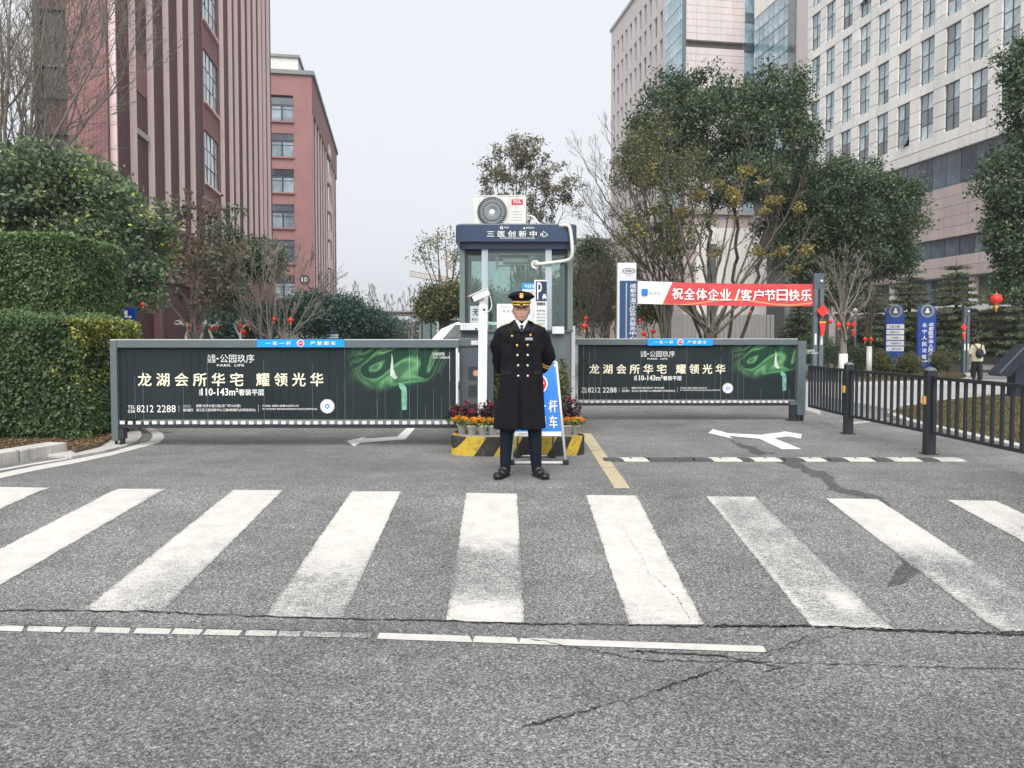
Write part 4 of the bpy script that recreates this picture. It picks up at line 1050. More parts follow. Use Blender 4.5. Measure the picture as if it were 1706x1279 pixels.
def btree(label, base, limbs, leafspec, bark, seed, fork=1.2, r0=.09, depth=3, twig=.9, nch=6, ang=36, group=None, cat='tree', name='tree', lift=.06, wash=0, k=5, rmin=.004, tufts=None, start=.25, lean=.0, curve=.35, spread=.12):
    """tree of long smoothly curving limbs that branch into finer and finer twigs.
    limbs: end points (relative to the base); leafspec: (leaves per tip, sigma, size, material) or None"""
    rs = np.random.default_rng(seed); t = thing(name, label, cat, base, 0, group); SEG = []; tips = []
    def norm(v): return v/(np.linalg.norm(v)+1e-9)
    def rot(d, a):
        ax = norm(np.cross(d, rs.normal(size=3))); return d*math.cos(a)+np.cross(ax, d)*math.sin(a)
    def walk(p, d, L, r, dep):
        n = max(3, int(L/.22)); s = L/n
        for i in range(n):
            d = norm(d+rs.normal(0, .085, 3)+np.array([0, 0, lift])); q = p+d*s; ra = r*(1-.6*i/n); rb_ = r*(1-.6*(i+1)/n)
            SEG.append((p, q, max(ra, rmin), max(rb_, rmin)))
            if dep > 0 and i > 0 and rs.random() < nch/n: walk(q, rot(d, R(ang)*rs.uniform(.6, 1.3)), L*rs.uniform(.38, .68), rb_*.62, dep-1)
            p = q
        tips.append(p)
        if dep > 0:
            for _ in range(2): walk(p, rot(d, R(ang)*.6*rs.uniform(.5, 1.2)), L*rs.uniform(.35, .6), r*.38, dep-1)
    F0 = np.array([lean, 0, fork]); nT = 6
    P = [np.array([lean*i/nT, 0, -.1+(fork+.1)*i/nT])+rs.normal(0, .008, 3) for i in range(nT)]+[F0]
    rt = r0*(len(limbs)**.42)
    for i in range(nT): SEG.append((P[i], P[i+1], rt*(1.25-.25*i/nT), rt*(1.25-.25*(i+1)/nT)))
    for (ex, ey, ez) in limbs:
        e = np.array([ex, ey, ez]); s0 = F0+np.array([rs.normal(0, spread), rs.normal(0, spread*.6), rs.uniform(-.3, .1)])*np.array([1, 1, 1]); dv = e-s0; L = np.linalg.norm(dv)
        c1 = s0+np.array([dv[0]*curve*.5, dv[1]*curve*.5, dv[2]*.45]); c2 = s0+dv*np.array([.8, .8, .72]); n = max(6, int(L/.3)); prev = s0; SEG.append((F0-np.array([0, 0, .25]), s0, r0*1.15, r0)); wv = np.zeros(3)
        for i in range(1, n+1):
            u_ = i/n; wv = wv*.8+rs.normal(0, .022, 3); q = (1-u_)**3*s0+3*(1-u_)**2*u_*c1+3*(1-u_)*u_*u_*c2+u_**3*e+wv; ra = r0*(1-.72*(i-1)/n); rb_ = r0*(1-.72*i/n)
            SEG.append((prev, q, ra, rb_)); d = norm(q-prev); prev = q
            if u_ > start and rs.random() < nch*1.3/n: walk(q, rot(d, R(ang)*rs.uniform(.7, 1.4)), L*.30*twig*rs.uniform(.6, 1.2), rb_*.6, depth-1)
        walk(prev, d, L*.28*twig, r0*.28, depth-1); walk(prev, rot(d, R(ang)*.7), L*.22*twig, r0*.22, depth-1)
    a = np.array([x[0] for x in SEG]); b = np.array([x[1] for x in SEG]); ra = np.array([x[2] for x in SEG]); rb2 = np.array([x[3] for x in SEG]); n = len(SEG)
    PP = np.concatenate([a, b]); par = np.concatenate([-np.ones(n, int), np.arange(n)]); rad = np.concatenate([ra, rb2])
    d = b-a; L = np.linalg.norm(d, axis=1); d = d/(L[:, None]+1e-9); ref = np.where(np.abs(d[:, 2:3]) > .9, np.array([[1., 0, 0]]), np.array([[0, 0, 1.]]))
    u = np.cross(d, ref); u /= np.linalg.norm(u, axis=1)[:, None]; v = np.cross(d, u); V = []
    for j in range(k): V.append(a+(u*math.cos(2*PI*j/k)+v*math.sin(2*PI*j/k))*ra[:, None])
    for j in range(k): V.append(b+d*rb2[:, None]*.3+(u*math.cos(2*PI*j/k)+v*math.sin(2*PI*j/k))*rb2[:, None])
    V = np.stack(V, 1).reshape(-1, 3); bs = (np.arange(n)*2*k)[:, None]; F_ = np.concatenate([bs+np.array([[j, (j+1) % k, k+(j+1) % k, k+j]]) for j in range(k)], 0)
    link('trunk', npmesh('trunk', V, F_, M[bark], None, True), t); T = np.array(tips)
    if leafspec:
        per, sig, size, mt = leafspec; V, F_, tone = leaves(T, per, sig, size, rs, .5, .2); link('crown', npmesh('crown', V, F_, M[mt], tone), t)
    if tufts:
        cen, rad_, per, size, mt = tufts; kk = np.array([min(np.linalg.norm(T-np.array(c), axis=1)) for c in cen]); C = [T[np.argsort(np.linalg.norm(T-np.array(c), axis=1))[:9]] for c in cen]
        V, F_, tone = leaves(np.concatenate(C), per, rad_, size, rs, .5, .1, .5, squash=.5); link('crown', npmesh('crown', V, F_, M[mt], tone), t)
    if wash: w_ = MB(); w_.tube([(0, 0, 0), (lean*wash/fork, 0, wash)], [rt*1.3, rt*1.15], 10); w_.build('limewash_band', M['limewash'], t)
    return t
def LP(pts, base, dy=.0, seed=0):
    rs = np.random.default_rng(seed); out = []
    for p in pts:
        Y = base[1]+(p[2] if len(p) > 2 else rs.uniform(-dy, dy)); c = at(p[0], p[1], Y); out.append((c.x-base[0], Y-base[1], c.z-base[2]))
    return out

def base_at(px, Y): return (hx(px, Y), Y, zf(Y)+.02)

# ---- clipped hedges on the left
def hedge(label, x0, x1, y0, y1, z0, z1, n, size, leaf, seed, group, bulge=.07, yellow=None):
    rs = np.random.default_rng(seed); t = thing('hedge', label, 'hedge', ((x0+x1)/2, (y0+y1)/2, z0), 0, group)
    cx, cy_, = (x0+x1)/2, (y0+y1)/2; W_, D_, H_ = x1-x0, y1-y0, z1-z0
    A = np.array([W_*H_, W_*D_*.8, D_*H_, D_*H_*.2]); f = rs.choice(4, n, p=A/A.sum()); u, v = rs.uniform(0, 1, n), rs.uniform(0, 1, n)
    P = np.zeros((n, 3)); Nn = np.zeros((n, 3))
    k = f == 0; P[k] = np.stack([x0+u[k]*W_, np.full(k.sum(), y0), z0+v[k]*H_], 1); Nn[k] = (0, -1, 0)
    k = f == 1; P[k] = np.stack([x0+u[k]*W_, y0+v[k]*D_, np.full(k.sum(), z1)], 1); Nn[k] = (0, 0, 1)
    k = f == 2; P[k] = np.stack([np.full(k.sum(), x1), y0+u[k]*D_, z0+v[k]*H_], 1); Nn[k] = (1, 0, 0)
    k = f == 3; P[k] = np.stack([np.full(k.sum(), x0), y0+u[k]*D_, z0+v[k]*H_], 1); Nn[k] = (-1, 0, 0)
    c = np.array([cx, cy_, (z0+z1)/2]); rel = (P-c)/np.array([W_/2, D_/2, H_/2])
    # rounded arrises, swelling and sunken patches
    def wv(P, s, ph): return np.sin(P[:, 0]*s+ph)*np.cos(P[:, 2]*s*1.13+ph*2)*np.sin(P[:, 1]*s*.9+ph+1)
    b_ = wv(P, 2.1, .3)+.6*wv(P, 4.7, 1.7)+.4*wv(P, 9.5, 2.9)
    rnd = np.clip((np.abs(rel)-.86)/.14, 0, 1)**2; P -= np.sign(rel)*rnd*.055*np.sqrt(np.sort(rnd, 1)[:, 1:2])
    P += Nn*(b_*bulge-np.abs(rs.normal(0, .045, n))+.02+(rs.uniform(0, 1, n) < .012)*rs.uniform(0, .13, n))[:, None]
    a = rs.normal(size=(n, 3))*.55+Nn*.35+np.array([0, 0, -.45]); a /= np.linalg.norm(a, axis=1)[:, None]
    r_ = rs.normal(size=(n, 3))*.8+Nn*.6; bb_ = np.cross(a, r_); bb_ /= np.linalg.norm(bb_, axis=1)[:, None]; nn = np.cross(a, bb_)
    s = (size*rs.uniform(.6, 1.35, n))[:, None]
    V = np.stack([P-a*s/2, P+bb_*s*.26+nn*s*.07, P+a*s/2, P-bb_*s*.26+nn*s*.07], 1).reshape(-1, 3)-np.array(t.location)
    tone = np.clip(.42+.16*b_+rs.normal(0, .17, n)+.2*(f == 1)-.10*(f == 0), 0, .80)  # light painted into the tone: top-face leaves lighter, front-face leaves darker
    if yellow is not None:
        for (yx, yz, rad) in yellow:
            dd = np.exp(-(((P[:, 0]-yx)/rad)**2+((P[:, 2]-yz)/(rad*1.7))**2)); kk = rs.uniform(0, 1, n) < dd*.45; tone[kk] = rs.uniform(.84, .97, kk.sum())
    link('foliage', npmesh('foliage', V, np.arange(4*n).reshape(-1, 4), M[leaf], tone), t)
    m_ = MB(); lx, ly, lz = x0-t.location.x, y0-t.location.y, 0
    m_.box(lx+.17, lx+W_-.17, ly+.17, ly+D_-.17, 0.02, H_-.17); m_.build('inner_branches', M['wood_dark'], t)
    return t
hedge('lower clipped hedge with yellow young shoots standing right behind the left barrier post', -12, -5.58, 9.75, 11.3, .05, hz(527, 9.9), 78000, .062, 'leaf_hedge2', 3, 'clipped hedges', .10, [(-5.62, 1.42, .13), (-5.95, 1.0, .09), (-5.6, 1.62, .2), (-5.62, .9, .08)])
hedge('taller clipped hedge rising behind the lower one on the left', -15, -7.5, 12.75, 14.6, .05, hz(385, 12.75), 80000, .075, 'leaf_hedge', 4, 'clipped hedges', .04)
# ---- left trees
b_ = base_at(60, 17.5)
tree('broad dense evergreen tree with a rounded crown above the tall hedge', b_, [EL(60, 345, 150, 95, 17.5, b_), EL(205, 400, 78, 100, 17, b_), EL(-60, 330, 100, 90, 17.5, b_), EL(120, 310, 60, 45, 17.5, b_), EL(235, 470, 38, 45, 16.6, b_), EL(160, 300, 30, 30, 17, b_), EL(30, 265, 40, 24, 17, b_)], 560, 100, .18, .125, 'leaf_osm', 'wood_dark', 11, trunk_h=1.4, rtip=.007, shell=.62)
b_ = base_at(18, 19.5)
btree('large bare winter tree rising past the left corner of the red office block', b_, LP([(60, 10), (110, 60), (170, 60), (210, 100), (20, -60), (-30, 40), (-60, 130), (90, -80), (10, 110), (40, 170), (130, 160), (-10, -20), (150, -30)], b_, .9, 1), None, 'bark_pale', 12, fork=3.3, r0=.055, depth=3, nch=6, ang=34, twig=1.0, rmin=.0055)
b_ = base_at(325, 20)
btree('slender tree with reddish bronze leaves in front of the red office block', b_, LP([(300, 400), (330, 395), (345, 430), (380, 450), (285, 450), (265, 470), (318, 440), (362, 480), (350, 400)], b_, .7, 2), (9, .10, .13, 'leaf_pink'), 'bark_pale', 13, fork=1.6, r0=.035, depth=2, nch=4, ang=38)
b_ = base_at(372, 22)
tree('thin upright evergreen with clumped dark leaves before the tall window bay', b_, [EL(372, 390, 16, 42, 22, b_), EL(368, 440, 26, 30, 22, b_), EL(400, 375, 12, 22, 22, b_), EL(380, 490, 34, 30, 22, b_), EL(350, 440, 20, 14, 22, b_)], 75, 60, .15, .13, 'leaf_dark', 'wood_dark', 14, trunk_h=2.6, shell=.1, rtip=.007)
b_ = base_at(436, 26)
tree('small round-headed dark evergreen between the two red office blocks', b_, [EL(432, 432, 34, 28, 26, b_), EL(412, 445, 20, 20, 26, b_)], 110, 70, .20, .15, 'leaf_dark', 'bark', 15, trunk_h=3.2, shell=.4, rtip=.008)
b_ = base_at(452, 21)
btree('bare vase-shaped shrub tree with fine pale twigs behind the left barrier', b_, LP([(400, 478), (420, 468), (440, 462), (462, 462), (485, 470), (505, 478), (520, 492), (390, 500), (530, 508), (450, 480)], b_, .8, 3), None, 'bark_pale', 16, fork=.6, r0=.032, depth=3, nch=6, ang=30, twig=.9, rmin=.005)
for i, (px, py, rx, rz, Y, lab) in enumerate(((515, 525, 48, 36, 30, 'dark rounded shrub left of the row behind the number 9 sign'), (575, 530, 52, 34, 31, 'dark rounded shrub on the right of the number 9 sign'), (620, 545, 30, 24, 33, 'smallest dark shrub at the end of the row left of the drive'), (400, 540, 60, 40, 27, 'dark shrub mass behind the bare vase-shaped tree'))):
    b_ = base_at(px, Y); tree(lab, b_, [EL(px, py, rx, rz, Y, b_)], 90, 120, .22, .12, 'leaf_far', 'bark', 30+i, trunk_h=.4, cat='shrub', name='shrub', group='dark shrubs left of the drive', shell=.6)
# little pale pruned trees hung with red lanterns
for i, (px, Y, tops) in enumerate(((306, 22, ((296, 535), (312, 540))), (330, 22, ((322, 540), (340, 535), (332, 548))), (357, 22.5, ((350, 545), (365, 540))), (405, 22, ((395, 540), (415, 538), (404, 532))))):
    b_ = base_at(px, Y); T = [EL(a, c, 7, 6, Y, b_) for a, c in tops]
    tree(('pale stubby pruned tree %s' % ('at the foot of the bronze-leaved tree', 'hung with two red lanterns beside the bronze-leaved tree', 'with a few brown buds, third of the pruned row', 'hung with three red lanterns, last of the pruned row')[i]), b_, T, 16, 0, 0, 0, None, 'limewash', 40+i, trunk_h=.8, rtip=.018, shell=0., step=.15, group='pruned trees with lanterns', cat='small tree', name='pruned_tree', up=.6)
# ---- far trees at the end of the drive
far = [(592, 500, 7, 22, 110), (620, 500, 7, 18, 95), (573, 508, 8, 12, 110), (648, 518, 26, 20, 75), (686, 512, 20, 24, 85), (655, 548, 28, 12, 62)]
for i, (px, py, rx, rz, Y) in enumerate(far):
    b_ = (hx(px, Y), Y, -.3); btree('distant bare tree, %s' % ('tall one over the domed hall', 'thin upright one right of the domed hall', 'low one left of the domed hall', 'spreading one over the canopy beam', 'vase-shaped one near the crane jib', 'low wide one seen under the canopy beam')[i], b_, LP([(px+rx*c_, py-rz*s_) for c_, s_ in ((-.9, .2), (-.6, .7), (-.2, 1.), (.2, .9), (.6, .7), (.9, .1), (0, .3))], b_, 1., i), None, 'bark_pale', 50+i, fork=1.6, r0=.06, depth=2, nch=4, ang=26, twig=.35, group='distant bare trees', cat='bare tree', name='bare_tree', k=3, rmin=.022)
b_ = base_at(742, 38)
btree('tall tree with an umbrella crown and bare limbs left of the booth', b_, LP([(712, 425), (728, 415), (745, 412), (762, 418), (775, 430), (790, 425), (730, 432), (757, 445), (705, 432)], b_, 1.2, 4), (6, .18, .14, 'leaf_mid'), 'bark', 60, fork=2.6, r0=.06, depth=2, nch=5, ang=42, twig=.55, start=.72)
b_ = base_at(745, 36)
tree('bushy green shrub bank under the umbrella-crowned tree', b_, [EL(745, 500, 44, 24, 36, b_), EL(725, 515, 30, 20, 36, b_), EL(790, 500, 40, 26, 36, b_)], 170, 120, .26, .15, 'leaf_mid', 'bark', 61, trunk_h=.5, cat='shrub', name='shrub', shell=.5)
b_ = base_at(868, 30)
btree('tree with sparse dark leaf clumps rising behind the booth and its air conditioner', b_, LP([(828, 296), (850, 285), (876, 282), (896, 296), (912, 318), (930, 342), (822, 312), (838, 325), (900, 345), (870, 310), (935, 358), (860, 296)], b_, .8, 5), (5, .10, .13, 'leaf_pale'), 'bark', 62, fork=3.0, r0=.045, depth=3, nch=5, ang=38, twig=.5, start=.5)
b_ = base_at(870, 42)
tree('broad dark green tree mass seen through the glass of the booth', b_, [EL(835, 528, 40, 26, 42, b_), EL(885, 500, 34, 46, 42, b_), EL(935, 510, 30, 50, 42, b_)], 210, 80, .34, .2, 'leaf_dark', 'bark', 640, trunk_h=1.2, shell=.5)
b_ = base_at(990, 36)
tree('dense dark conifer-like tree just right of the booth', b_, [EL(990, 460, 34, 48, 36, b_), EL(985, 420, 20, 22, 36, b_), EL(1002, 510, 32, 30, 36, b_), EL(965, 500, 22, 40, 36, b_)], 190, 110, .24, .14, 'leaf_dark', 'bark', 63, trunk_h=1.8, shell=.5)
for i, (px, py, rx, rz, Y, lab) in enumerate(((980, 520, 24, 36, 30, 'twiggy bare shrub standing right of the booth beyond the flower island'), (1012, 515, 16, 40, 31, 'twiggy bare shrub beside the blue and white totem'))):
    b_ = base_at(px, Y); btree(lab, b_, LP([(px+rx*c_, py-rz*s_) for c_, s_ in ((-1, .2), (-.6, .8), (-.2, 1.1), (.3, 1.), (.7, .7), (1, .1), (0, .4), (.5, .3), (-.5, .3))], b_, .7, i), None, 'bark', 65+i, fork=.4, r0=.028, depth=3, nch=6, ang=32, twig=.9, group='bare shrubs', cat='bare shrub', name='bare_shrub', rmin=.006)
# ---- right trees
b_ = base_at(1205, 31)
tree('big multi-stemmed evergreen tree with a broad dark crown in front of the office towers', b_, [EL(1120, 190, 70, 60, 31, b_), EL(1200, 200, 90, 60, 31, b_), EL(1290, 160, 55, 48, 31, b_), EL(1300, 230, 60, 75, 31, b_), EL(1100, 260, 65, 60, 31, b_), EL(1230, 290, 75, 60, 30.5, b_), EL(1075, 280, 36, 36, 31, b_), EL(1180, 140, 36, 24, 31, b_), EL(1330, 150, 22, 35, 31, b_), EL(1105, 135, 24, 18, 31, b_)], 560, 100, .22, .15, 'leaf_dark', 'wood_dark', 70, trunk_h=2.3, trunks=4, spread=.35, rtip=.012, shell=.45, up=.5)
b_ = base_at(1110, 28)
btree('lighter olive tree with many bare lower branches left of the big evergreen', b_, LP([(1048, 310), (1064, 285), (1085, 265), (1110, 285), (1135, 310), (1042, 355), (1055, 335), (1165, 310), (1180, 350), (1075, 320), (1120, 320), (1150, 360), (1045, 400), (1100, 350)], b_, 1.3, 6), (5, .13, .115, 'leaf_mid'), 'bark', 71, fork=1.5, r0=.045, depth=3, nch=6, ang=30, twig=.5, start=.3)
b_ = base_at(1182, 27.5)
yc = [EL(a, c, 1, 1, 27, b_)[:3] for a, c in ((1240, 290), (1255, 300), (1300, 335), (1320, 345), (1280, 335), (1215, 320), (1135, 345), (1310, 410), (1330, 418), (1275, 420), (1322, 443), (1200, 300), (1345, 412), (1190, 330), (1260, 340), (1080, 370), (1230, 345), (1100, 300), (1205, 420))]
btree('wide low-branching bare tree with yellow leaf tufts behind the red banner', b_, LP([(975, 330), (985, 290), (1000, 365), (1030, 260), (1020, 320), (1065, 290), (1110, 280), (1180, 290), (1240, 290), (1280, 320), (1320, 335), (1340, 400), (1320, 440), (1220, 320), (1150, 320), (1000, 400), (1290, 390)], b_, 1.2, 7), None, 'bark', 72, fork=1.7, r0=.06, depth=3, nch=6, ang=30, twig=.5, start=.3, curve=.9, tufts=(yc, .10, 22, .11, 'leaf_yel'))
b_ = base_at(1385, 33)
tree('wide dense dark green tree standing before the stone office tower', b_, [EL(1390, 345, 95, 75, 33, b_), EL(1465, 360, 74, 62, 33, b_), EL(1320, 400, 60, 65, 33, b_), EL(1430, 420, 80, 50, 33, b_), EL(1350, 300, 40, 40, 33, b_), EL(1495, 320, 38, 36, 33, b_), EL(1380, 470, 60, 40, 33, b_), EL(1505, 300, 22, 14, 33, b_), EL(1300, 340, 26, 26, 33, b_), EL(1440, 285, 24, 18, 33, b_), EL(1480, 440, 34, 26, 33, b_)], 680, 130, .25, .145, 'leaf_dark', 'wood_dark', 73, trunk_h=2.0, trunks=2, spread=.3, rtip=.008, shell=.6, up=.3)
b_ = base_at(1745, 24)
tree('leafy evergreen tree leaning in at the right edge of the view', b_, [EL(1700, 110, 36, 50, 24, b_), EL(1735, 190, 60, 80, 24, b_), EL(1680, 300, 50, 60, 24, b_), EL(1720, 380, 70, 80, 24, b_), EL(1700, 470, 45, 50, 24, b_), EL(1650, 330, 24, 22, 24, b_), EL(1690, 235, 26, 14, 24, b_)], 420, 64, .17, .145, 'leaf_dark', 'wood_dark', 74, trunk_h=1.8, spread=.2, rtip=.007, shell=.4)
def cedar(label, px, Y, ptop, rbase, seed):
    """layered conifer: flat tiers of drooping needle sprays"""
    rs = np.random.default_rng(seed); base = base_at(px, Y); t = thing('conifer', label, 'conifer', base, 0, 'conifers in front of the office tower'); H = hz(ptop, Y)-base[2]; R_ = rbase/F*Y
    m_ = MB(); m_.tube([(0, 0, -.1), (.05, 0, H*.5), (0, 0, H)], [.13, .09, .015], 8); C = []
    nT = 13
    for i in range(nT):
        z = H*(.18+.80*i/nT); r = R_*(1-(i/nT))**.8+.12; nb2 = max(5, int(11*(1-i/nT)+4))
        for j in range(nb2):
            a = 2*PI*j/nb2+rs.uniform(-.3, .3)+i; rl = r*rs.uniform(.7, 1.1); m_.tube([(0, 0, z), (math.cos(a)*rl*.5, math.sin(a)*rl*.5, z+.06*rl), (math.cos(a)*rl, math.sin(a)*rl, z-.12*rl)], [.025, .016, .006], 4)
            for s in np.linspace(.25, 1, max(3, int(rl/.16))): C.append((math.cos(a)*rl*s+rs.normal(0, .05), math.sin(a)*rl*s+rs.normal(0, .05), z-.12*rl*s*s))
    m_.build('trunk', M['bark'], t); V, F_, tone = leaves(np.array(C), 46, .12, .15, rs, .30, .15, .15, squash=.30); link('crown', npmesh('crown', V, F_, M['leaf_cedar'], tone), t)
cedar('tallest tiered conifer right of the blue court sign', 1590, 38, 430, 62, 80); cedar('tiered conifer rising behind the blue directory sign', 1512, 40, 425, 50, 81)
cedar('smaller tiered conifer between the banner pole and the directory sign', 1450, 40, 468, 48, 82); cedar('low tiered conifer half hidden behind the banner pole', 1330, 40, 500, 44, 83)
cedar('broad tiered conifer at the right edge behind the evergreen tree', 1690, 36, 400, 60, 84)
b_ = base_at(1405, 26)
btree('pruned bare street tree with a limewashed foot beside the banner pole', b_, LP([(1378, 470), (1392, 455), (1408, 450), (1425, 458), (1440, 470), (1370, 500), (1450, 495), (1400, 480), (1432, 520)], b_, .8, 8), None, 'bark_pale', 90, fork=1.65, r0=.05, depth=3, nch=6, ang=28, twig=.8, wash=1.0, group='limewashed young trees', lean=.0)
b_ = base_at(1448, 30)
btree('thin dark young tree with a limewashed foot left of the directory sign', b_, LP([(1447, 440), (1452, 430), (1430, 530), (1440, 470), (1462, 480)], b_, .4, 9), None, 'wood_dark', 91, fork=1.7, r0=.045, depth=2, nch=4, ang=30, wash=1.25, group='limewashed young trees')
b_ = base_at(1385, 33.6); 
for i, (px, py, rx, rz, Y, lab) in enumerate(((1466, 603, 16, 15, 33, 'small round bush left of the directory sign'), (1516, 606, 16, 14, 33, 'small round bush between the two blue signs'), (1560, 600, 12, 12, 34, 'small round bush right of the court sign'), (1360, 585, 34, 26, 29, 'dark low shrub at the foot of the banner pole'), (1425, 600, 24, 18, 31, 'dark low shrub between the banner pole and the young tree'))):
    b_ = base_at(px, Y); tree(lab, b_, [EL(px, py, rx, rz, Y, b_)], 60, 110, .13, .075, 'leaf_mid' if i < 3 else 'leaf_dark', 'bark', 95+i, trunk_h=.2, cat='bush', name='bush', group='small bushes by the signs', shell=.5)
for i, (pa, pb, Y, z1, lab) in enumerate(((1290, 1470, 36, .95, 'long low hedge behind the young trees on the right'), (1575, 1606, 36, .95, 'short low hedge left of the grey lamp post'), (1060, 1300, 40, 1.0, 'low hedge along the foot of the pale board fence'))):
    xa_, xb_ = hx(pa, Y), hx(pb, Y); t = thing('hedge', lab, 'hedge', ((xa_+xb_)/2, Y, -.3), 0, 'low hedges on the right'); rs = np.random.default_rng(200+i); n_ = int((xb_-xa_)*22)
    C = np.stack([rs.uniform(-(xb_-xa_)/2, (xb_-xa_)/2, n_), rs.uniform(-.5, .5, n_), rs.uniform(.2, z1+.2, n_)], 1); V, F_, tone = leaves(C, 60, .12, .09, rs); link('foliage', npmesh('foliage', V, F_, M['leaf_dark'], tone), t)
    m_ = MB(); m_.box(-(xb_-xa_)/2, (xb_-xa_)/2, -.35, .35, 0, z1); m_.build('inner_branches', M['wood_dark'], t)
# green tree by the totem, with lanterns
b_ = base_at(1085, 29)
tree('small bright green tree hung with red lanterns right of the totem', b_, [EL(1088, 515, 24, 16, 29, b_), EL(1072, 530, 12, 14, 29, b_)], 60, 60, .16, .10, 'leaf_mid', 'wood_dark', 99, trunk_h=.6, trunks=3, shell=.3)
# far belt of woodland that closes the horizon
rs = np.random.default_rng(300); n_ = 2600
C = np.stack([rs.uniform(-110, 110, n_), rs.uniform(150, 175, n_), rs.uniform(-.3, 4.5, n_)], 1); V, F_, tone = leaves(C, 26, 1.0, .9, rs)
link('far_woodland', npmesh('far_woodland', V, F_, M['leaf_far'], tone), kind='stuff')
# ================================================================ ADVERTISING BARRIERS
def adprint(name, off):
    """the printed skin of the blades: near-black teal with green folded silk at the right end"""
    m, t, b = nodes(name); tc = N(t, 'ShaderNodeTexCoord'); P = pos(t, 'World')
    sx = t.nodes.new('ShaderNodeSeparateXYZ'); t.links.new(P, sx.inputs[0])
    X = math_(t, 'SUBTRACT', sx.outputs[0], off); Z = sx.outputs[2]
    cb = t.nodes.new('ShaderNodeCombineXYZ'); t.links.new(X, cb.inputs[0]); t.links.new(Z, cb.inputs[2])
    base = ramp(t, noise(t, cb.outputs[0], 1.2, 4), [(.3, (.009, .017, .020)), (.7, (.018, .027, .031))])
    warp = N(t, 'ShaderNodeTexNoise', Scale=1.25, Detail=1.5, Distortion=1.6); t.links.new(cb.outputs[0], warp.inputs['Vector'])
    s = math_(t, 'SINE', math_(t, 'MULTIPLY', warp.outputs['Fac'], 34.))
    silk = ramp(t, s, [(.0, (.010, .045, .026)), (.25, (.03, .12, .06)), (.55, (.075, .22, .085)), (.8, (.13, .33, .13)), (1., (.04, .13, .06))])
    # right-hand region: fades in from the left, rounded lower edge
    a = math_(t, 'SMOOTHSTEP' if False else 'MULTIPLY_ADD', X, 2.2, -2.2*.05, clamp=True)
    n2 = noise(t, cb.outputs[0], 2.2, 3)
    dx = math_(t, 'DIVIDE', math_(t, 'SUBTRACT', X, .62), .66); low = math_(t, 'MULTIPLY_ADD', math_(t, 'MULTIPLY', dx, dx), .22, .66)
    e = math_(t, 'MULTIPLY_ADD', math_(t, 'SUBTRACT', math_(t, 'ADD', Z, math_(t, 'MULTIPLY', n2, .30)), math_(t, 'ADD', low, .15)), 7., 0., clamp=True)
    r_ = math_(t, 'MULTIPLY_ADD', X, -3., 4.2, clamp=True)
    f = math_(t, 'MULTIPLY', math_(t, 'MULTIPLY', a, e), r_)
    k = mixc(t, f, base, silk)
    t.links.new(k, b.inputs['Base Color']); b.inputs['Roughness'].default_value = .6; b.inputs['Specular IOR Level'].default_value = .3; return m

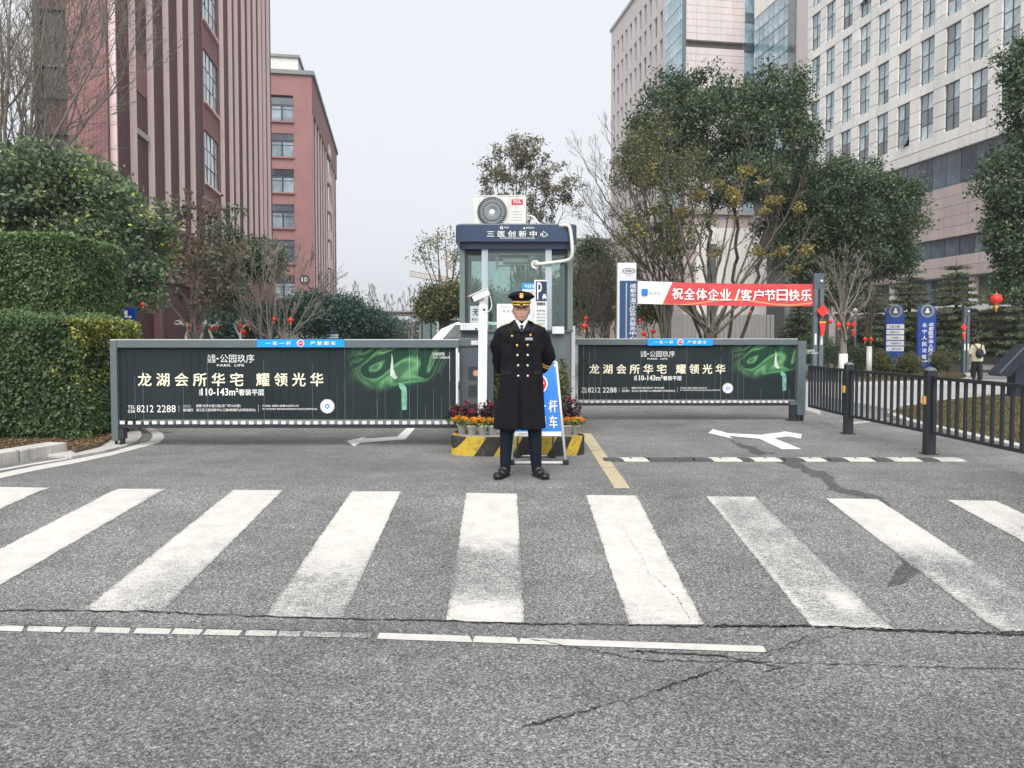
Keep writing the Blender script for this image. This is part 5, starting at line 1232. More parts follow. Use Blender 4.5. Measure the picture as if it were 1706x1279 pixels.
def barrier(lab, X0, X1, Y, ztop, zb0, zb1, zrail, left_post, art_off, tx, nblades, seed, scale_strip):
    """an arm with upright printed blades; x and z in metres in the world, the thing's base at X0,Y"""
    rs = random.Random(seed); t = thing('advertising_barrier', lab, 'barrier gate', (X0, Y, 0), 0, 'advertising barrier gates'); W_ = X1-X0
    mb = MB(); mb.rbox(0, W_, -.05, .05, ztop-.107, ztop-.008, .006); mb.build('top_rail', M['steel_grey'], t)
    mb = MB(); mb.box(0, W_, -.052, .03, ztop-.009, ztop); mb.build('rail_cap', M['wframe'], t)
    mb = MB(); mb.box(.02, W_, -.02, .02, zrail-.035, zrail+.012); mb.build('bottom_rail', M['steel_dark'], t)
    bw = (W_-.10)/nblades; am = adprint('barrier_print', X0+art_off)
    meshes = []
    for v in range(3):
        mb = MB(); g_ = (.0005, .001, .003)[v]; mb.box(-bw/2+g_, bw/2-g_, -.006, .004, zb0, zb1); meshes.append(mb.mesh('blade', [am]))
    for i in range(nblades):
        o = link('blade', meshes[rs.choice((0, 0, 1, 1, 2))], t, (.08+bw*(i+.5), rs.uniform(-.0015, .0015), 0)); o.rotation_euler = (0, 0, rs.uniform(-.03, .03))
    mb = MB(); mb.box(bw*.15, bw*.72, -.032, -.014, zrail+.014, zb0-.016); cm = mb.mesh('blade_clip', M['wframe'])
    for i in range(nblades): link('blade_clip', cm, t, (.08+bw*i, 0, rs.uniform(-.003, .002)))
    # pale light slits where blades do not meet
    mb = MB()
    for i in range(1, nblades):
        if rs.random() < .38:
            h = rs.uniform(.15, .98); mb.box(.08+bw*i-.0018, .08+bw*i+.0018, -.0115, -.0085, zb0+.01, zb0+.01+(zb1-zb0-.03)*h)
    mb.build('blade_edge', M['slit'], t, kind='stuff')
    # lettering, laid a hair in front of the blades
    y = -.014
    u = lambda px: (px-CX)/F*Y-X0
    zz = lambda py: hz(py, Y)
    for (s, a, c, top, bot, mt, bold) in tx: text(s, M[mt], t, u(a), u(c), zz(bot), zz(top), y, bold)
    # blue strip on the rail
    a, c, top, bot = scale_strip
    mb = MB(); mb.box(u(a), u(c), -.058, -.051, zz(bot), zz(top)); st = mb.build('blue_strip', M['blueprint'], t)
    m_ = (a+c)/2; r_ = (bot-top)/F*Y*.46; L_ = c-a
    mb = MB(); mb.disc((u(m_), -.060, (zz(bot)+zz(top))/2), r_, .002, 20); mb.build('stop_badge', M['white'], st)
    mb = MB(); mb.disc((u(m_), -.0625, (zz(bot)+zz(top))/2), r_*.82, .002, 8); mb.build('stop_badge', M['red'], st)
    text('STOP', M['white'], st, u(m_)-r_*.6, u(m_)+r_*.6, (zz(bot)+zz(top))/2-r_*.26, (zz(bot)+zz(top))/2+r_*.26, -.066, .02)
    h_ = bot-top
    text('一 车 一 杆', M['white'], st, u(a+L_*.10), u(a+L_*.39), zz(bot-h_*.24), zz(top+h_*.26), -.061, .02)
    text('严 禁 跟 车', M['white'], st, u(a+L_*.61), u(a+L_*.90), zz(bot-h_*.24), zz(top+h_*.26), -.061, .02)
    return t, u, zz
LT = [('公园玖序', 367, 424, 590, 604, 'white', .006), ('九联\n龙湖', 346, 359.5, 590.5, 604, 'white', .01), ('·', 361.5, 364.5, 596.2, 598.4, 'white', .03), ('PARK  LIFE', 362, 407, 606.4, 610.2, 'white', .01),
      ('龙 湖 会 所 华 宅', 230, 405, 621, 643, 'cream', .022), ('耀 领 光 华', 427, 538.5, 621, 643, 'cream', .022),
      ('110-143m²', 335.5, 396.5, 646.5, 658.5, 'white', .02), ('奢装平层', 397.5, 439.5, 648, 658.5, 'white', .02), ('建\n面\n约', 331.3, 334.4, 648.5, 658.5, 'white', .01),
      ('TEL\n028', 212, 224.5, 675, 687.5, 'white', .0), ('8212', 227, 255, 674.5, 686.5, 'white', .0), ('2288', 260.5, 292, 674.5, 686.5, 'white', .0), ('|', 297.2, 297.9, 675, 686, 'greyprint', .0),
      ('ADD:', 304, 318, 674, 678.5, 'greyprint', .0), ('成都·光华大道三段(马厂坝TOD旁)', 326, 400, 673.3, 678.8, 'white', .01), ('城市展厅:', 304, 322, 680.3, 685.3, 'white', .01), ('温江区三医创新中心三期4栋展厅(共享空间内)', 326, 425, 680.2, 685.6, 'white', .01), ('|', 429.7, 430.4, 674, 686, 'greyprint', .0),
      ('开发商: 成都九联置业有限公司', 436.5, 497, 674, 677.4, 'white', .01), ('本广告仅供参考 相关内容以政府批准文件及双方合同约定为准', 436.5, 528, 679.4, 682.6, 'white', .01)]
bl, u, zz = barrier('wide advertising barrier across the left lane with gold lettering and green silk print', hx(187, 9.6), hx(765, 9.6), 9.6, hz(565, 9.6), hz(698.5, 9.6), hz(577.5, 9.6), hz(708, 9.6), True, 2.92, LT, 42, 5, (431, 575.5, 565, 578))
def art(t, u, zz, dx, k, y=-.0145):
    """pale torn strip, jade strip and little words of the print"""
    f = lambda x, z: (u(dx(x)), zz(k(z)))
    mb = MB(); mb.prismy([f(653, 588), f(655, 600), f(655.5, 614), f(659, 624), f(662.5, 629), f(658, 632), f(650, 625), f(651, 610), f(652.5, 598)][::-1], y, y+.001); mb.build('print_shard', M['pale_print'], t)
    mb = MB(); mb.prismy([f(664, 637), f(671, 638), f(677, 645), f(678, 655), f(677.5, 682), f(669.5, 683), f(669, 650), f(665, 645)][::-1], y, y+.001); mb.build('print_shard', M['jade'], t)
    a = f(721, 592); b_ = f(741, 587); text('LONGFOR', M['white'], t, a[0], b_[0], a[1], b_[1], y-.001, .01)
    a = f(721, 597); b_ = f(750, 593.5); text('光华·公园玖序', M['white'], t, a[0], b_[0], a[1], b_[1], y-.001, .01)
    c = f(545, 676.5); r_ = abs(f(557, 676.5)[0]-c[0]); mb = MB(); mb.disc((c[0], y, c[1]), r_, .002, 28); d = mb.build('round_sticker', M['white'], t)
    mb = MB(); mb.disc((c[0], y-.003, c[1]), r_*.34, .002, 20, r0=r_*.18); mb.build('sticker_ring', M['bluesign'], d)
    mb = MB(); mb.disc((c[0], y-.003, c[1]), r_*.96, .002, 28, r0=r_*.88); mb.build('sticker_ring', M['greyprint'], d)
M['pale_print'] = mat('print_pale_silver', (.55, .60, .56), .5, .25, 12)
M['jade'] = mat('print_jade', (.16, .38, .28), .5, .4, 14)
art(bl, u, zz, lambda x: x, lambda z: z)
# frame ends and feet of the left barrier
mb = MB(); mb.rbox(-.0, .085, -.06, .06, zf(9.6)+.08, hz(566, 9.6)-.002, .006); mb.build('end_post', M['steel_grey'], bl)
mb = MB(); mb.box(.088, .15, -.05, .05, zf(9.6)+.10, hz(708, 9.6)-.04); mb.box(.10, .12, -.055, .055, .02, .12); mb.box(.02, .04, -.02, .02, 0, .1); mb.build('foot', M['steel_dark'], bl)
mb = MB(); W_ = hx(765, 9.6)-hx(187, 9.6); mb.box(W_-.04, W_-.015, -.04, .03, hz(708, 9.6), hz(578, 9.6)); mb.build('edge_strip', M['wframe'], bl)
# right barrier, farther away
k_ = .985; fx = lambda x: 982+(x-230)*(1208-982)/(538.5-230)
fy = lambda y: 614.5+.7186*(y-632)
RT = [(s, fx(a), fx(c), fy(top), fy(bot), mt, bold) for (s, a, c, top, bot, mt, bold) in LT]
RT = [(s, 940+a_, 940+c_, t_, b2, mt, bo) if False else (s, a_, c_, t_, b2, mt, bo) for (s, a_, c_, t_, b2, mt, bo) in RT]
br, u2, zz2 = barrier('advertising barrier across the right lane farther back with gold lettering and green print', hx(955, 12.6), hx(1327, 12.6), 12.6, hz(563.8, 12.6), hz(665.5, 12.6), hz(574.5, 12.6), hz(672, 12.6), False, 2.55, RT, 38, 6, (1078, 1186, 564.3, 575.3))
art(br, u2, zz2, lambda x: fx(x), lambda z: fy(z))
Wr = hx(1327, 12.6)-hx(955, 12.6)
mb = MB(); mb.rbox(Wr, Wr+.14, -.07, .07, .10, hz(568, 12.6), .008); mb.build('end_post', M['steel_grey'], br)
mb = MB(); mb.box(Wr+.02, Wr+.05, -.05, .05, 0, .10); mb.box(Wr+.09, Wr+.12, -.05, .05, 0, .10); mb.build('foot', M['steel_dark'], br)
mb = MB(); mb.box(Wr-.10, Wr-.0, -.05, .05, zf(12.6)+.01, hz(674, 12.6)); mb.box(Wr-.14, Wr+.03, -.09, .09, 0, .02); mb.build('support_stub', M['steel_dark'], br)
mb = MB(); mb.box(Wr-.12, Wr, -.06, .0, hz(674, 12.6)-.0, hz(667, 12.6)); mb.build('latch', M['steel_grey'], br)

# ================================================================ TRAFFIC ISLAND, BOOTH AND ITS FITTINGS
IX = .07
def stripe_mat():
    m, t, b = nodes('island_stripes'); P = pos(t); sx = t.nodes.new('ShaderNodeSeparateXYZ'); t.links.new(P, sx.inputs[0])
    q = math_(t, 'SUBTRACT', sx.outputs[0], math_(t, 'MULTIPLY', sx.outputs[2], .6)); q = math_(t, 'ADD', q, math_(t, 'MULTIPLY', sx.outputs[1], .9))
    fr = math_(t, 'FRACT', math_(t, 'MULTIPLY_ADD', q, 1/.42, .62)); n = noise(t, P, 28, 5, .7); n2 = noise(t, P, 6, 4)
    s = math_(t, 'GREATER_THAN', math_(t, 'ADD', fr, math_(t, 'MULTIPLY', math_(t, 'SUBTRACT', n, .5), .05)), .52)
    w_ = ramp(t, math_(t, 'ADD', math_(t, 'MULTIPLY', n, .6), math_(t, 'MULTIPLY', n2, .4)), [(.40, .25), (.50, 1.)])
    yc = mixc(t, w_, (.20, .15, .06), (.58, .40, .035)); bc = mixc(t, w_, (.075, .07, .065), (.022, .021, .02))
    t.links.new(mixc(t, s, bc, yc), b.inputs['Base Color']); b.inputs['Roughness'].default_value = .75; bump(t, b, n, .5, .01); return m
M['island'] = stripe_mat()
isl = []
hw, yf, yb = .80, 8.98, 13.1
for i in range(13): a = PI+PI*i/12; isl.append((IX+hw*(1 if True else 1)*math.cos(a)*(1 if abs(math.cos(a)) < .99 else 1), yf+.33*math.sin(a)))
isl = [(IX-hw, yf)] + [(IX+hw*math.copysign(abs(math.cos(a))**.55, math.cos(a)), yf+.20*math.sin(a)) for a in [PI+PI*i/16 for i in range(1, 16)]] + [(IX+hw, yf), (IX+hw*.92, 10.3), (IX+hw*.92, yb), (IX-hw*.92, yb), (IX-hw*.92, 10.3)]
it = thing('traffic_island', 'raised island with worn yellow and black stripes under the guard booth', 'traffic island', (IX, yf, 0))
mb = MB(); mb.prism([(x-IX, y-yf) for x, y in isl], -.02, .225); mb.build('kerb', M['island'], it)
ins = [(IX+(x-IX)*.90, yf+(y-yf)*.9+(.02 if y < yf else 0)) for x, y in isl]
mb = MB(); mb.prism([(x-IX, y-yf) for x, y in ins], .2, .235); mb.build('top_slab', M['farconc'], it)

# ---- booth
BY = 10.6; bt_ = thing('guard_booth', 'glazed guard booth with a navy fascia and rounded corners on the striped island', 'booth', (0, BY, .23))
q = lambda px: hx(px, BY); zq = lambda py: hz(py, BY)-.23
def roundrect(x0, x1, y0, y1, r, n=6):
    out = []
    for cx, cy_, a0 in ((x1-r, y0+r, -PI/2), (x1-r, y1-r, 0), (x0+r, y1-r, PI/2), (x0+r, y0+r, PI)):
        for i in range(n+1): a = a0+PI/2*i/n; out.append((cx+r*math.cos(a), cy_+r*math.sin(a)))
    return out
BD = 1.55
mb = MB(); mb.prism(roundrect(q(760), q(960), -.16, BD+.1, .16), zq(404.5), zq(377)); mb.build('fascia', M['navy'], bt_)
mb = MB(); mb.prism(roundrect(q(766), q(954), -.10, BD+.05, .14), zq(416), zq(404.5)); mb.build('lower_fascia', M['navy2'], bt_)
mb = MB(); mb.prism(roundrect(q(761), q(959), -.15, BD+.09, .15), zq(377), zq(375)); mb.build('roof_sheet', M['roofcap'], bt_)
mb = MB(); mb.prism(roundrect(q(767), q(953), -.04, BD, .12), 0, zq(553)); mb.build('lower_wall', M['booth_wall'], bt_)
mb = MB(); mb.prism(roundrect(q(765), q(955), -.07, BD+.02, .13), zq(553), zq(550)); mb.build('sill_band', M['steel_grey'], bt_)
for (a, c, y0, y1, mt) in ((766, 775, -.02, .12, 'booth_green'), (945, 954, -.02, .12, 'booth_green'), (803, 813.5, -.075, .02, 'mullion'), (908, 918.5, -.075, .02, 'mullion'), (766, 776, BD-.12, BD, 'booth_green'), (944, 954, BD-.12, BD, 'booth_green')):
    mb = MB(); mb.rbox(q(a), q(c), y0, y1, zq(550), zq(415), .006); mb.build('corner_post' if mt == 'booth_green' else 'mullion', M[mt], bt_)
mb = MB(); mb.box(q(775), q(780), 0, .05, zq(550), zq(416)); mb.box(q(940.5), q(945), 0, .05, zq(550), zq(416)); mb.box(q(780), q(803), 0, .04, zq(425), zq(416)); mb.box(q(918.5), q(940.5), 0, .04, zq(425), zq(416)); mb.build('side_light_frame', M['steel_dark'], bt_)
for a, c in ((780, 803), (813.5, 908), (918.5, 940.5)):
    mb = MB(); mb.box(q(a), q(c), .012, .020, zq(550), zq(416)); mb.build('pane', M['booth_glass'], bt_)
for x_ in (q(769), q(951)): mb = MB(); mb.box(x_-.004, x_+.004, .13, BD-.13, zq(550), zq(416)); mb.build('side_pane', M['booth_glass'], bt_)
mb = MB(); mb.box(q(776), q(944), BD-.03, BD-.022, zq(550), zq(416)); mb.build('rear_pane', M['booth_glass'], bt_)
mb = MB()
for a in (826, 884): mb.box(q(a), q(a+4.5), -.03, .01, zq(447), zq(416))
mb.box(q(813.5), q(908), -.028, .012, zq(420), zq(416)); mb.box(q(830.6), q(883.9), -.026, .008, zq(426), zq(424)); mb.box(q(830.6), q(883.9), -.026, .008, zq(443.5), zq(441.5)); mb.build('transom_frame', M['booth_green'], bt_)
mb = MB(); mb.tube([(q(838), .08, zq(433)), (q(880), .08, zq(433))], .055, 12); mb.build('blind_roll', M['acwhite'], bt_)
mb = MB(); mb.box(q(816), q(906), 0.9, 1.3, .0, .75); mb.box(q(782), q(938), .15, .5, .70, .74); mb.build('desk', M['farconc'], bt_)
mb = MB(); mb.box(q(850), q(852), BD-.07, BD-.03, zq(550), zq(416)); mb.box(q(800), q(803), BD-.07, BD-.03, zq(550), zq(416)); mb.box(q(905), q(908), BD-.07, BD-.03, zq(550), zq(416)); mb.box(q(776), q(944), BD-.07, BD-.03, zq(500), zq(497)); mb.build('rear_frame', M['booth_green'], bt_)
text('三 医 创 新 中 心', M['white'], bt_, q(812), q(911.5), zq(397), zq(387), -.163, .012)
text('TRI-MEDICAL INNOVATION CENTER', M['white'], bt_, q(833), q(890), zq(400.3), zq(397.7), -.163, .005)
mb = MB(); mb.disc((q(836), -.162, zq(382)), .022, .002, 16, r0=.012); lg = mb.build('logo_ring', M['white'], bt_); text('数智温江', M['white'], lg, q(840.5), q(848), zq(383), zq(380.2), -.163, .01)
mb = MB(); mb.prismy([(q(871.5), zq(384)), (q(874.5), zq(384)), (q(873), zq(380))], -.163, -.161); lg = mb.build('logo_mark', M['white'], bt_); text('国际医学城', M['white'], lg, q(876), q(889.5), zq(383.5), zq(380.6), -.163, .01)
# sill box and notices stuck to the glass
mb = MB(); mb.rbox(q(768), q(801), -.16, -.045, zq(550), zq(538.5), .005); sb_ = mb.build('sill_box', M['wframe'], bt_)
text('口', M['greyprint'], sb_, q(773), q(779), zq(547), zq(541.5), -.163, .0); mb = MB(); mb.disc((q(794), -.162, zq(547.5)), .014, .003, 12); mb.build('lock', M['black'], sb_)
mb = MB(); mb.rbox(q(919), q(939), -.12, -.045, zq(556), zq(544), .005); mb.build('sill_box', M['wframe'], bt_)
def notice(lab, a, c, top, bot, mt, y=-.012, nm='notice'):
    t_ = thing(nm, lab, 'notice', (q(a), BY+y, .23+zq(bot))); mb = MB(); mb.box(0, q(c)-q(a), -.004, 0, 0, zq(top)-zq(bot)); mb.build('sheet', M[mt], t_); return t_, q(c)-q(a), zq(top)-zq(bot)
t_, w1, h1 = notice('grey notice with one large black character in the left window of the booth', 783.5, 800, 509.5, 538, 'greyprint')
text('无', M['ink'], t_, w1*.26, w1*.9, h1*.45, h1*.82, -.006, .02); text('感 支 付', M['ink'], t_, w1*.15, w1*.9, h1*.15, h1*.28, -.006, .01)
t_, w1, h1 = notice('pale poster with ink-line fireworks in the booth window left of the guard', 828, 872, 506, 552, 'pale_paper' if 'pale_paper' in M else 'white')
text('温馨提示', M['greyprint'], t_, w1*.12, w1*.5, h1*.86, h1*.93, -.006, .0); text('欢 迎 光 临', M['ink'], t_, w1*.22, w1*.78, h1*.68, h1*.78, -.006, .0)
mb = MB(); r_ = random.Random(3)
for i in range(16):
    a = PI*(.05+.9*i/15); L_ = r_.uniform(.06, .15); cx = w1*.45; x0_, z0_ = cx+math.cos(a)*.05, .02+math.sin(a)*.05; x1_, z1_ = cx+math.cos(a)*(.05+L_), .02+math.sin(a)*(.05+L_)
    nx, nz = -math.sin(a)*.004, math.cos(a)*.004
    if 0.005 < x1_ < w1-.005 and z1_ > .01: mb.prismy([(x0_-nx, z0_-nz), (x1_, z1_), (x0_+nx, z0_+nz)], -.0065, -.0045)
mb.build('ink_lines', M['ink'], t_)
t_, w1, h1 = notice('white notice with a light blue heading behind the guard and the parking sign', 870, 900, 471.5, 545, 'white', -.018)
mb = MB(); mb.box(0, w1, -.007, -.0045, h1*.86, h1); hd = mb.build('heading_bar', M['blueprint'], t_); text('今日车位', M['white'], hd, w1*.12, w1*.9, h1*.885, h1*.97, -.009, .02)
text('P', M['ink'], t_, w1*.5, w1*.62, h1*.76, h1*.82, -.006, .0)
# parking sign board
PY = 10.25; qp = lambda px: hx(px, PY); zp = lambda py: hz(py, PY)
t_ = thing('parking_sign', 'narrow white board with a navy panel and a big letter P beside the guard', 'sign', (qp(890), PY, .23), R(2)); w1 = qp(911.5)-qp(890); h0 = zp(466)-.23
mb = MB(); mb.rbox(0, w1, 0, .05, .75, h0, .004); mb.box(w1*.4, w1*.6, .02, .04, 0, .76); mb.box(.0, w1, -.05, .12, 0, .02); mb.build('board', M['wframe'], t_)
mb = MB(); mb.box(w1*.12, w1*.97, -.005, -.001, zp(501)-.23, zp(468.5)-.23); pn = mb.build('navy_panel', M['navyprint'], t_)
text('P', M['white'], pn, w1*.22, w1*.58, zp(499)-.23, zp(470)-.23, -.008, .0)
mb = MB(); cx, cz = w1*.78, zp(494)-.23; mb.rbox(cx-.026, cx+.026, -.009, -.006, cz-.02, cz+.012, .002); mb.box(cx-.018, cx+.018, -.009, -.006, cz+.014, cz+.035); mb.box(cx-.024, cx-.012, -.009, -.006, cz-.035, cz-.021); mb.box(cx+.012, cx+.024, -.009, -.006, cz-.035, cz-.021); mb.build('car_symbol', M['white'], pn)
text('智慧停车', M['ink'], t_, w1*.2, w1*.86, zp(508.5)-.23, zp(503.5)-.23, -.003, .03)
for j, s in enumerate(('收费标准', '小型车 2元/小时', '大型车 4元/小时', '30分钟内免费', '24小时封顶15元', '监督电话 12345')): text(s, M['ink'], t_, w1*.18, w1*.84, zp(519+j*5.5)-.23, zp(515.8+j*5.5)-.23, -.003, .0)
# air conditioner on the roof
ay = BY+.0; ac = thing('air_conditioner', 'off-white air conditioner outdoor unit on the booth roof', 'air conditioner', (hx(832, BY), BY+.05, hz(376, BY)), R(-2))
wA, hA = hx(876.5, BY)-hx(788, BY), hz(322, BY)-hz(376, BY)-.02
mb = MB(); mb.rbox(-wA/2, wA/2, 0, .30, .03, hA, .012); 
mb.build('casing', M['acwhite'], ac)
mb = MB(); mb.box(-wA/2+.05, -wA/2+.15, .02, .28, 0, .03); mb.box(wA/2-.15, wA/2-.05, .02, .28, 0, .03); mb.build('foot', M['steel_dark'], ac)
fc = (-wA*.135, hA*.47); Rf = wA*.285
mb = MB(); mb.disc((fc[0], .001, fc[1]), Rf, .004, 40); mb.build('fan_opening', M['black'], ac)
mb = MB()
for i in range(34):
    a = 2*PI*i/34; pts = [(fc[0]+math.cos(a+.75*s)*Rf*(.18+.80*s), -.012, fc[1]+math.sin(a+.75*s)*Rf*(.18+.80*s)) for s in (0, .33, .66, 1)]; mb.tube(pts, .0042, 4)
for rr_ in (.45, .72, .99): mb.disc((fc[0], -.008, fc[1]), Rf*rr_+.003, .006, 40, r0=Rf*rr_-.003)
mb.build('fan_grille', M['greyprint'], ac)
mb = MB(); mb.disc((fc[0], -.012, fc[1]), Rf*.17, .01, 20); mb.build('fan_hub', M['wframe'], ac)
mb = MB(); mb.rbox(wA*.23, wA*.44, -.006, .001, hA*.70, hA*.87, .002); lg = mb.build('logo_plate', M['red'], ac); text('TCL', M['white'], lg, wA*.26, wA*.41, hA*.745, hA*.825, -.009, .05)
mb = MB()
for j in range(4): mb.box(wA*.22, wA*.43, -.004, .0, hA*(.2+.09*j), hA*(.2+.09*j)+.006)
mb.build('vent_slots', M['greyprint'], ac)
mb = MB(); mb.box(-wA/2-.004, wA/2+.004, -.004, .304, hA-.012, hA+.004); mb.build('top_lid', M['acwhite'], ac)
# lagged pipe
Yp = BY-.18; pp = thing('drain_pipe', 'white lagged pipe bending round the booth fascia into a hole in the glass', 'pipe', (0, 0, 0))
pts = [(879, 362, BY+.15), (886, 360, BY+.1), (905, 378, BY-.02), (925, 377, BY-.1), (940, 375, Yp), (947, 376, Yp-.02), (950, 382, Yp-.02), (952.5, 400, Yp-.02), (953.5, 418, Yp-.02), (952, 428, Yp), (946, 433, Yp+.03), (930, 436, Yp+.08), (910, 438.5, Yp+.09), (896, 440, Yp+.12), (892, 441, BY+.0)]
P3 = [at(*p) for p in pts]
def smoothp(P, n=4):
    out = []
    for i in range(len(P)-1):
        a, b_, c, d = P[max(i-1, 0)], P[i], P[i+1], P[min(i+2, len(P)-1)]
        for j in range(n):
            t = j/n; out.append(.5*((2*b_)+(c-a)*t+(2*a-5*b_+4*c-d)*t*t+(3*b_-a-3*c+d)*t**3))
    return out+[P[-1]]
mb = MB(); mb.tube(smoothp(P3), [(.024 if i > 12 else .013) for i in range((len(P3)-1)*4+1)], 10); mb.build('pipe', M['pipe'], pp)
mb = MB(); c = at(892, 440.5, BY-.015); mb.disc((c.x, c.y, c.z), .062, .02, 24, r0=.028); mb.build('wall_collar', M['pipe'], pp)
mb = MB(); mb.tube([at(888, 358, BY+.2), at(893, 359, BY+.15), at(906, 372, BY+.0)], .01, 6); mb.build('cable', M['black'], pp)
# ---- barrier machine cabinets
CYb = 9.78; qc = lambda px: hx(px, CYb); zc_ = lambda py: hz(py, CYb)-.23
cbn = thing('barrier_machine', 'grey louvred barrier machine cabinet with a round badge at the left of the guard', 'cabinet', (qc(765), CYb, .23)); wc = qc(822)-qc(765)
mb = MB(); mb.rbox(0, wc, 0, .42, .02, zc_(566), .012); mb.build('housing', M['cab_grey'], cbn)
mb = MB(); mb.rbox(-.01, wc+.01, -.02, .44, zc_(577), zc_(563.5), .008); mb.build('lid', M['steel_grey'], cbn)
mb = MB(); mb.box(.03, wc*.58, -.008, 0, .08, zc_(580)); dr = mb.build('door', M['cab_grey'], cbn)
lv = MB(); lv.box(.06, .17, -.016, -.008, 0, .006); lm = lv.mesh('louvre', M['steel_dark'])
for z_, n_ in ((.62, 9), (.40, 8), (.18, 7)):
    for j in range(n_): link('louvre', lm, dr, (.06, 0, z_+.020*j))
mb = MB(); mb.disc((wc*.80 if False else qc(793)-qc(765), -.010, zc_(621.5)), .040, .006, 20); bd_ = mb.build('badge', M['orange'], cbn)
mb = MB(); cx, cz = qc(793)-qc(765), zc_(621.5)
for a in range(3): an = PI/2+a*2*PI/3; mb.prismy([(cx+.006*math.cos(an+1.3), cz+.006*math.sin(an+1.3)), (cx+.03*math.cos(an-.25), cz+.03*math.sin(an-.25)), (cx+.03*math.cos(an+.25), cz+.03*math.sin(an+.25))][::-1], -.018, -.0165)
mb.build('badge_mark', M['white'], bd_)
mb = MB(); mb.rbox(qc(785)-qc(765), qc(799)-qc(765), -.03, -.02, zc_(574.5), zc_(567), .002); mb.build('label_plate', M['wframe'], cbn)
CY2 = 12.35; t_ = thing('barrier_machine', 'grey barrier machine cabinet half hidden behind the guard on the right', 'cabinet', (hx(905, CY2), CY2, .23))
mb = MB(); w2 = hx(952, CY2)-hx(905, CY2); mb.rbox(0, w2, 0, .4, .0, hz(563, CY2)-.23, .012); mb.build('housing', M['cab_grey'], t_); mb = MB(); mb.rbox(-.01, w2+.01, -.02, .42, hz(566, CY2)-.23, hz(562, CY2)-.23, .004); mb.build('lid', M['steel_grey'], t_)
t_ = thing('camera_post', 'white square post with a dark slot at the near end of the right barrier', 'post', (hx(950, 11.7), 11.7, .23)); w2 = 15.5/F*11.7
mb = MB(); mb.rbox(-w2/2, w2/2, -.06, .06, 0, hz(543, 11.7)-.23, .005); mb.build('post', M['wframe'], t_); mb = MB(); mb.box(-.008, .012, -.065, -.058, .05, hz(545, 11.7)-.23); mb.build('slot', M['steel_grey'], t_)
# white camera pole
QY = 9.45; t_ = thing('camera_pole', 'white square pole carrying a small security camera in front of the booth', 'pole', (hx(803, QY), QY, .235)); hp = hz(508, QY)-.235
mb = MB(); mb.rbox(-.055, .055, -.055, .055, 0, hp, .006); p_ = mb.build('pole', M['white'], t_, rz=0); p_.rotation_euler = (0, R(.6), 0)
mb = MB(); mb.disc((.03, -.056, hp-.06), .016, .004, 14); mb.build('cable_hole', M['black'], t_)
mb = MB(); mb.box(-.09, .09, -.09, .09, 0, .012); mb.build('base_plate', M['wframe'], t_)
t_ = thing('security_camera', 'small white bullet camera angled down to the left on top of the white pole', 'security camera', (hx(803, QY), QY, .235+hp))
mb = MB(); mb.box(-.03, .03, -.03, .03, 0, .05); mb.lathe([(.028, .05), (.032, .075), (.02, .10)], 12); mb.build('bracket', M['acwhite'], t_)
body = MB(); body.rbox(-.17, .06, -.045, .045, -.035, .045, .012); bo = body.build('camera_body', M['white'], t_, (.03, -.01, .135)); bo.rotation_euler = (0, R(-24), R(18))
hd = MB(); hd.rbox(-.20, .07, -.052, .052, .048, .060, .004); hd.build('sun_shield', M['acwhite'], bo)
ln_ = MB(); ln_.lathe([(.03, 0), (.03, .008), (.018, .010)], 16); lo_ = ln_.build('lens', M['black'], bo, (-.170, 0, .004)); lo_.rotation_euler = (0, -PI/2, 0)
mb = MB(); mb.tube(smoothp([Vector(p) for p in ((.07, 0, .13), (.105, -.02, .10), (.125, -.03, -.0), (.10, -.05, -.07), (.035, -.06, -.10))]), .006, 6); mb.build('cable', M['wframe'], t_)

# ---- flower pots
def flowerpot(label, loc, seed, s=1.):
    rs = np.random.default_rng(seed); t = thing('flower_pot', label, 'flower pot', loc, 0, 'white pots of orange marigolds')
    mb = MB(); mb.lathe([(.042*s, 0), (.060*s, .10*s), (.066*s, .10*s), (.066*s, .115*s), (.055*s, .115*s), (.053*s, .10*s)], 18); mb.build('pot', M['terracotta'], t)
    C = np.array([(rs.normal(0, .05)*s, rs.normal(0, .05)*s, .13*s+rs.uniform(0, .04)) for _ in range(26)]); V, F_, T = leaves(C, 9, .02, .045, rs, .55); link('leaves', npmesh('leaves', V, F_, M['leaf_pot'], T), t)
    hds = [(rs.uniform(-.085, .085)*s, rs.uniform(-.07, .06)*s, (.16+rs.uniform(0, .035))*s) for _ in range(11)]
    V, F_, T = leaves(np.array(hds), 46, .015, .021, rs, .8, -.1, squash=.55); link('flower_heads', npmesh('flower_heads', V, F_, M['petal_o'], T), t)
top = .236
for i, (px, Y, lab) in enumerate(((770, 9.06, 'marigold pot at the far left end of the island'), (786, 8.96, 'second marigold pot from the left, left of the camera pole'), (804, 8.95, 'marigold pot directly in front of the white camera pole'), (821, 8.96, 'marigold pot just left of the guard\'s leg'), (946, 8.98, 'marigold pot right of the blue A-frame sign'), (959, 9.02, 'marigold pot at the right end of the island'), (770.5, 9.25, 'marigold pot in the second row at the left end'))):
    flowerpot('white pot of orange marigolds: '+lab, (hx(px, Y), Y, top), 400+i, 1.0)
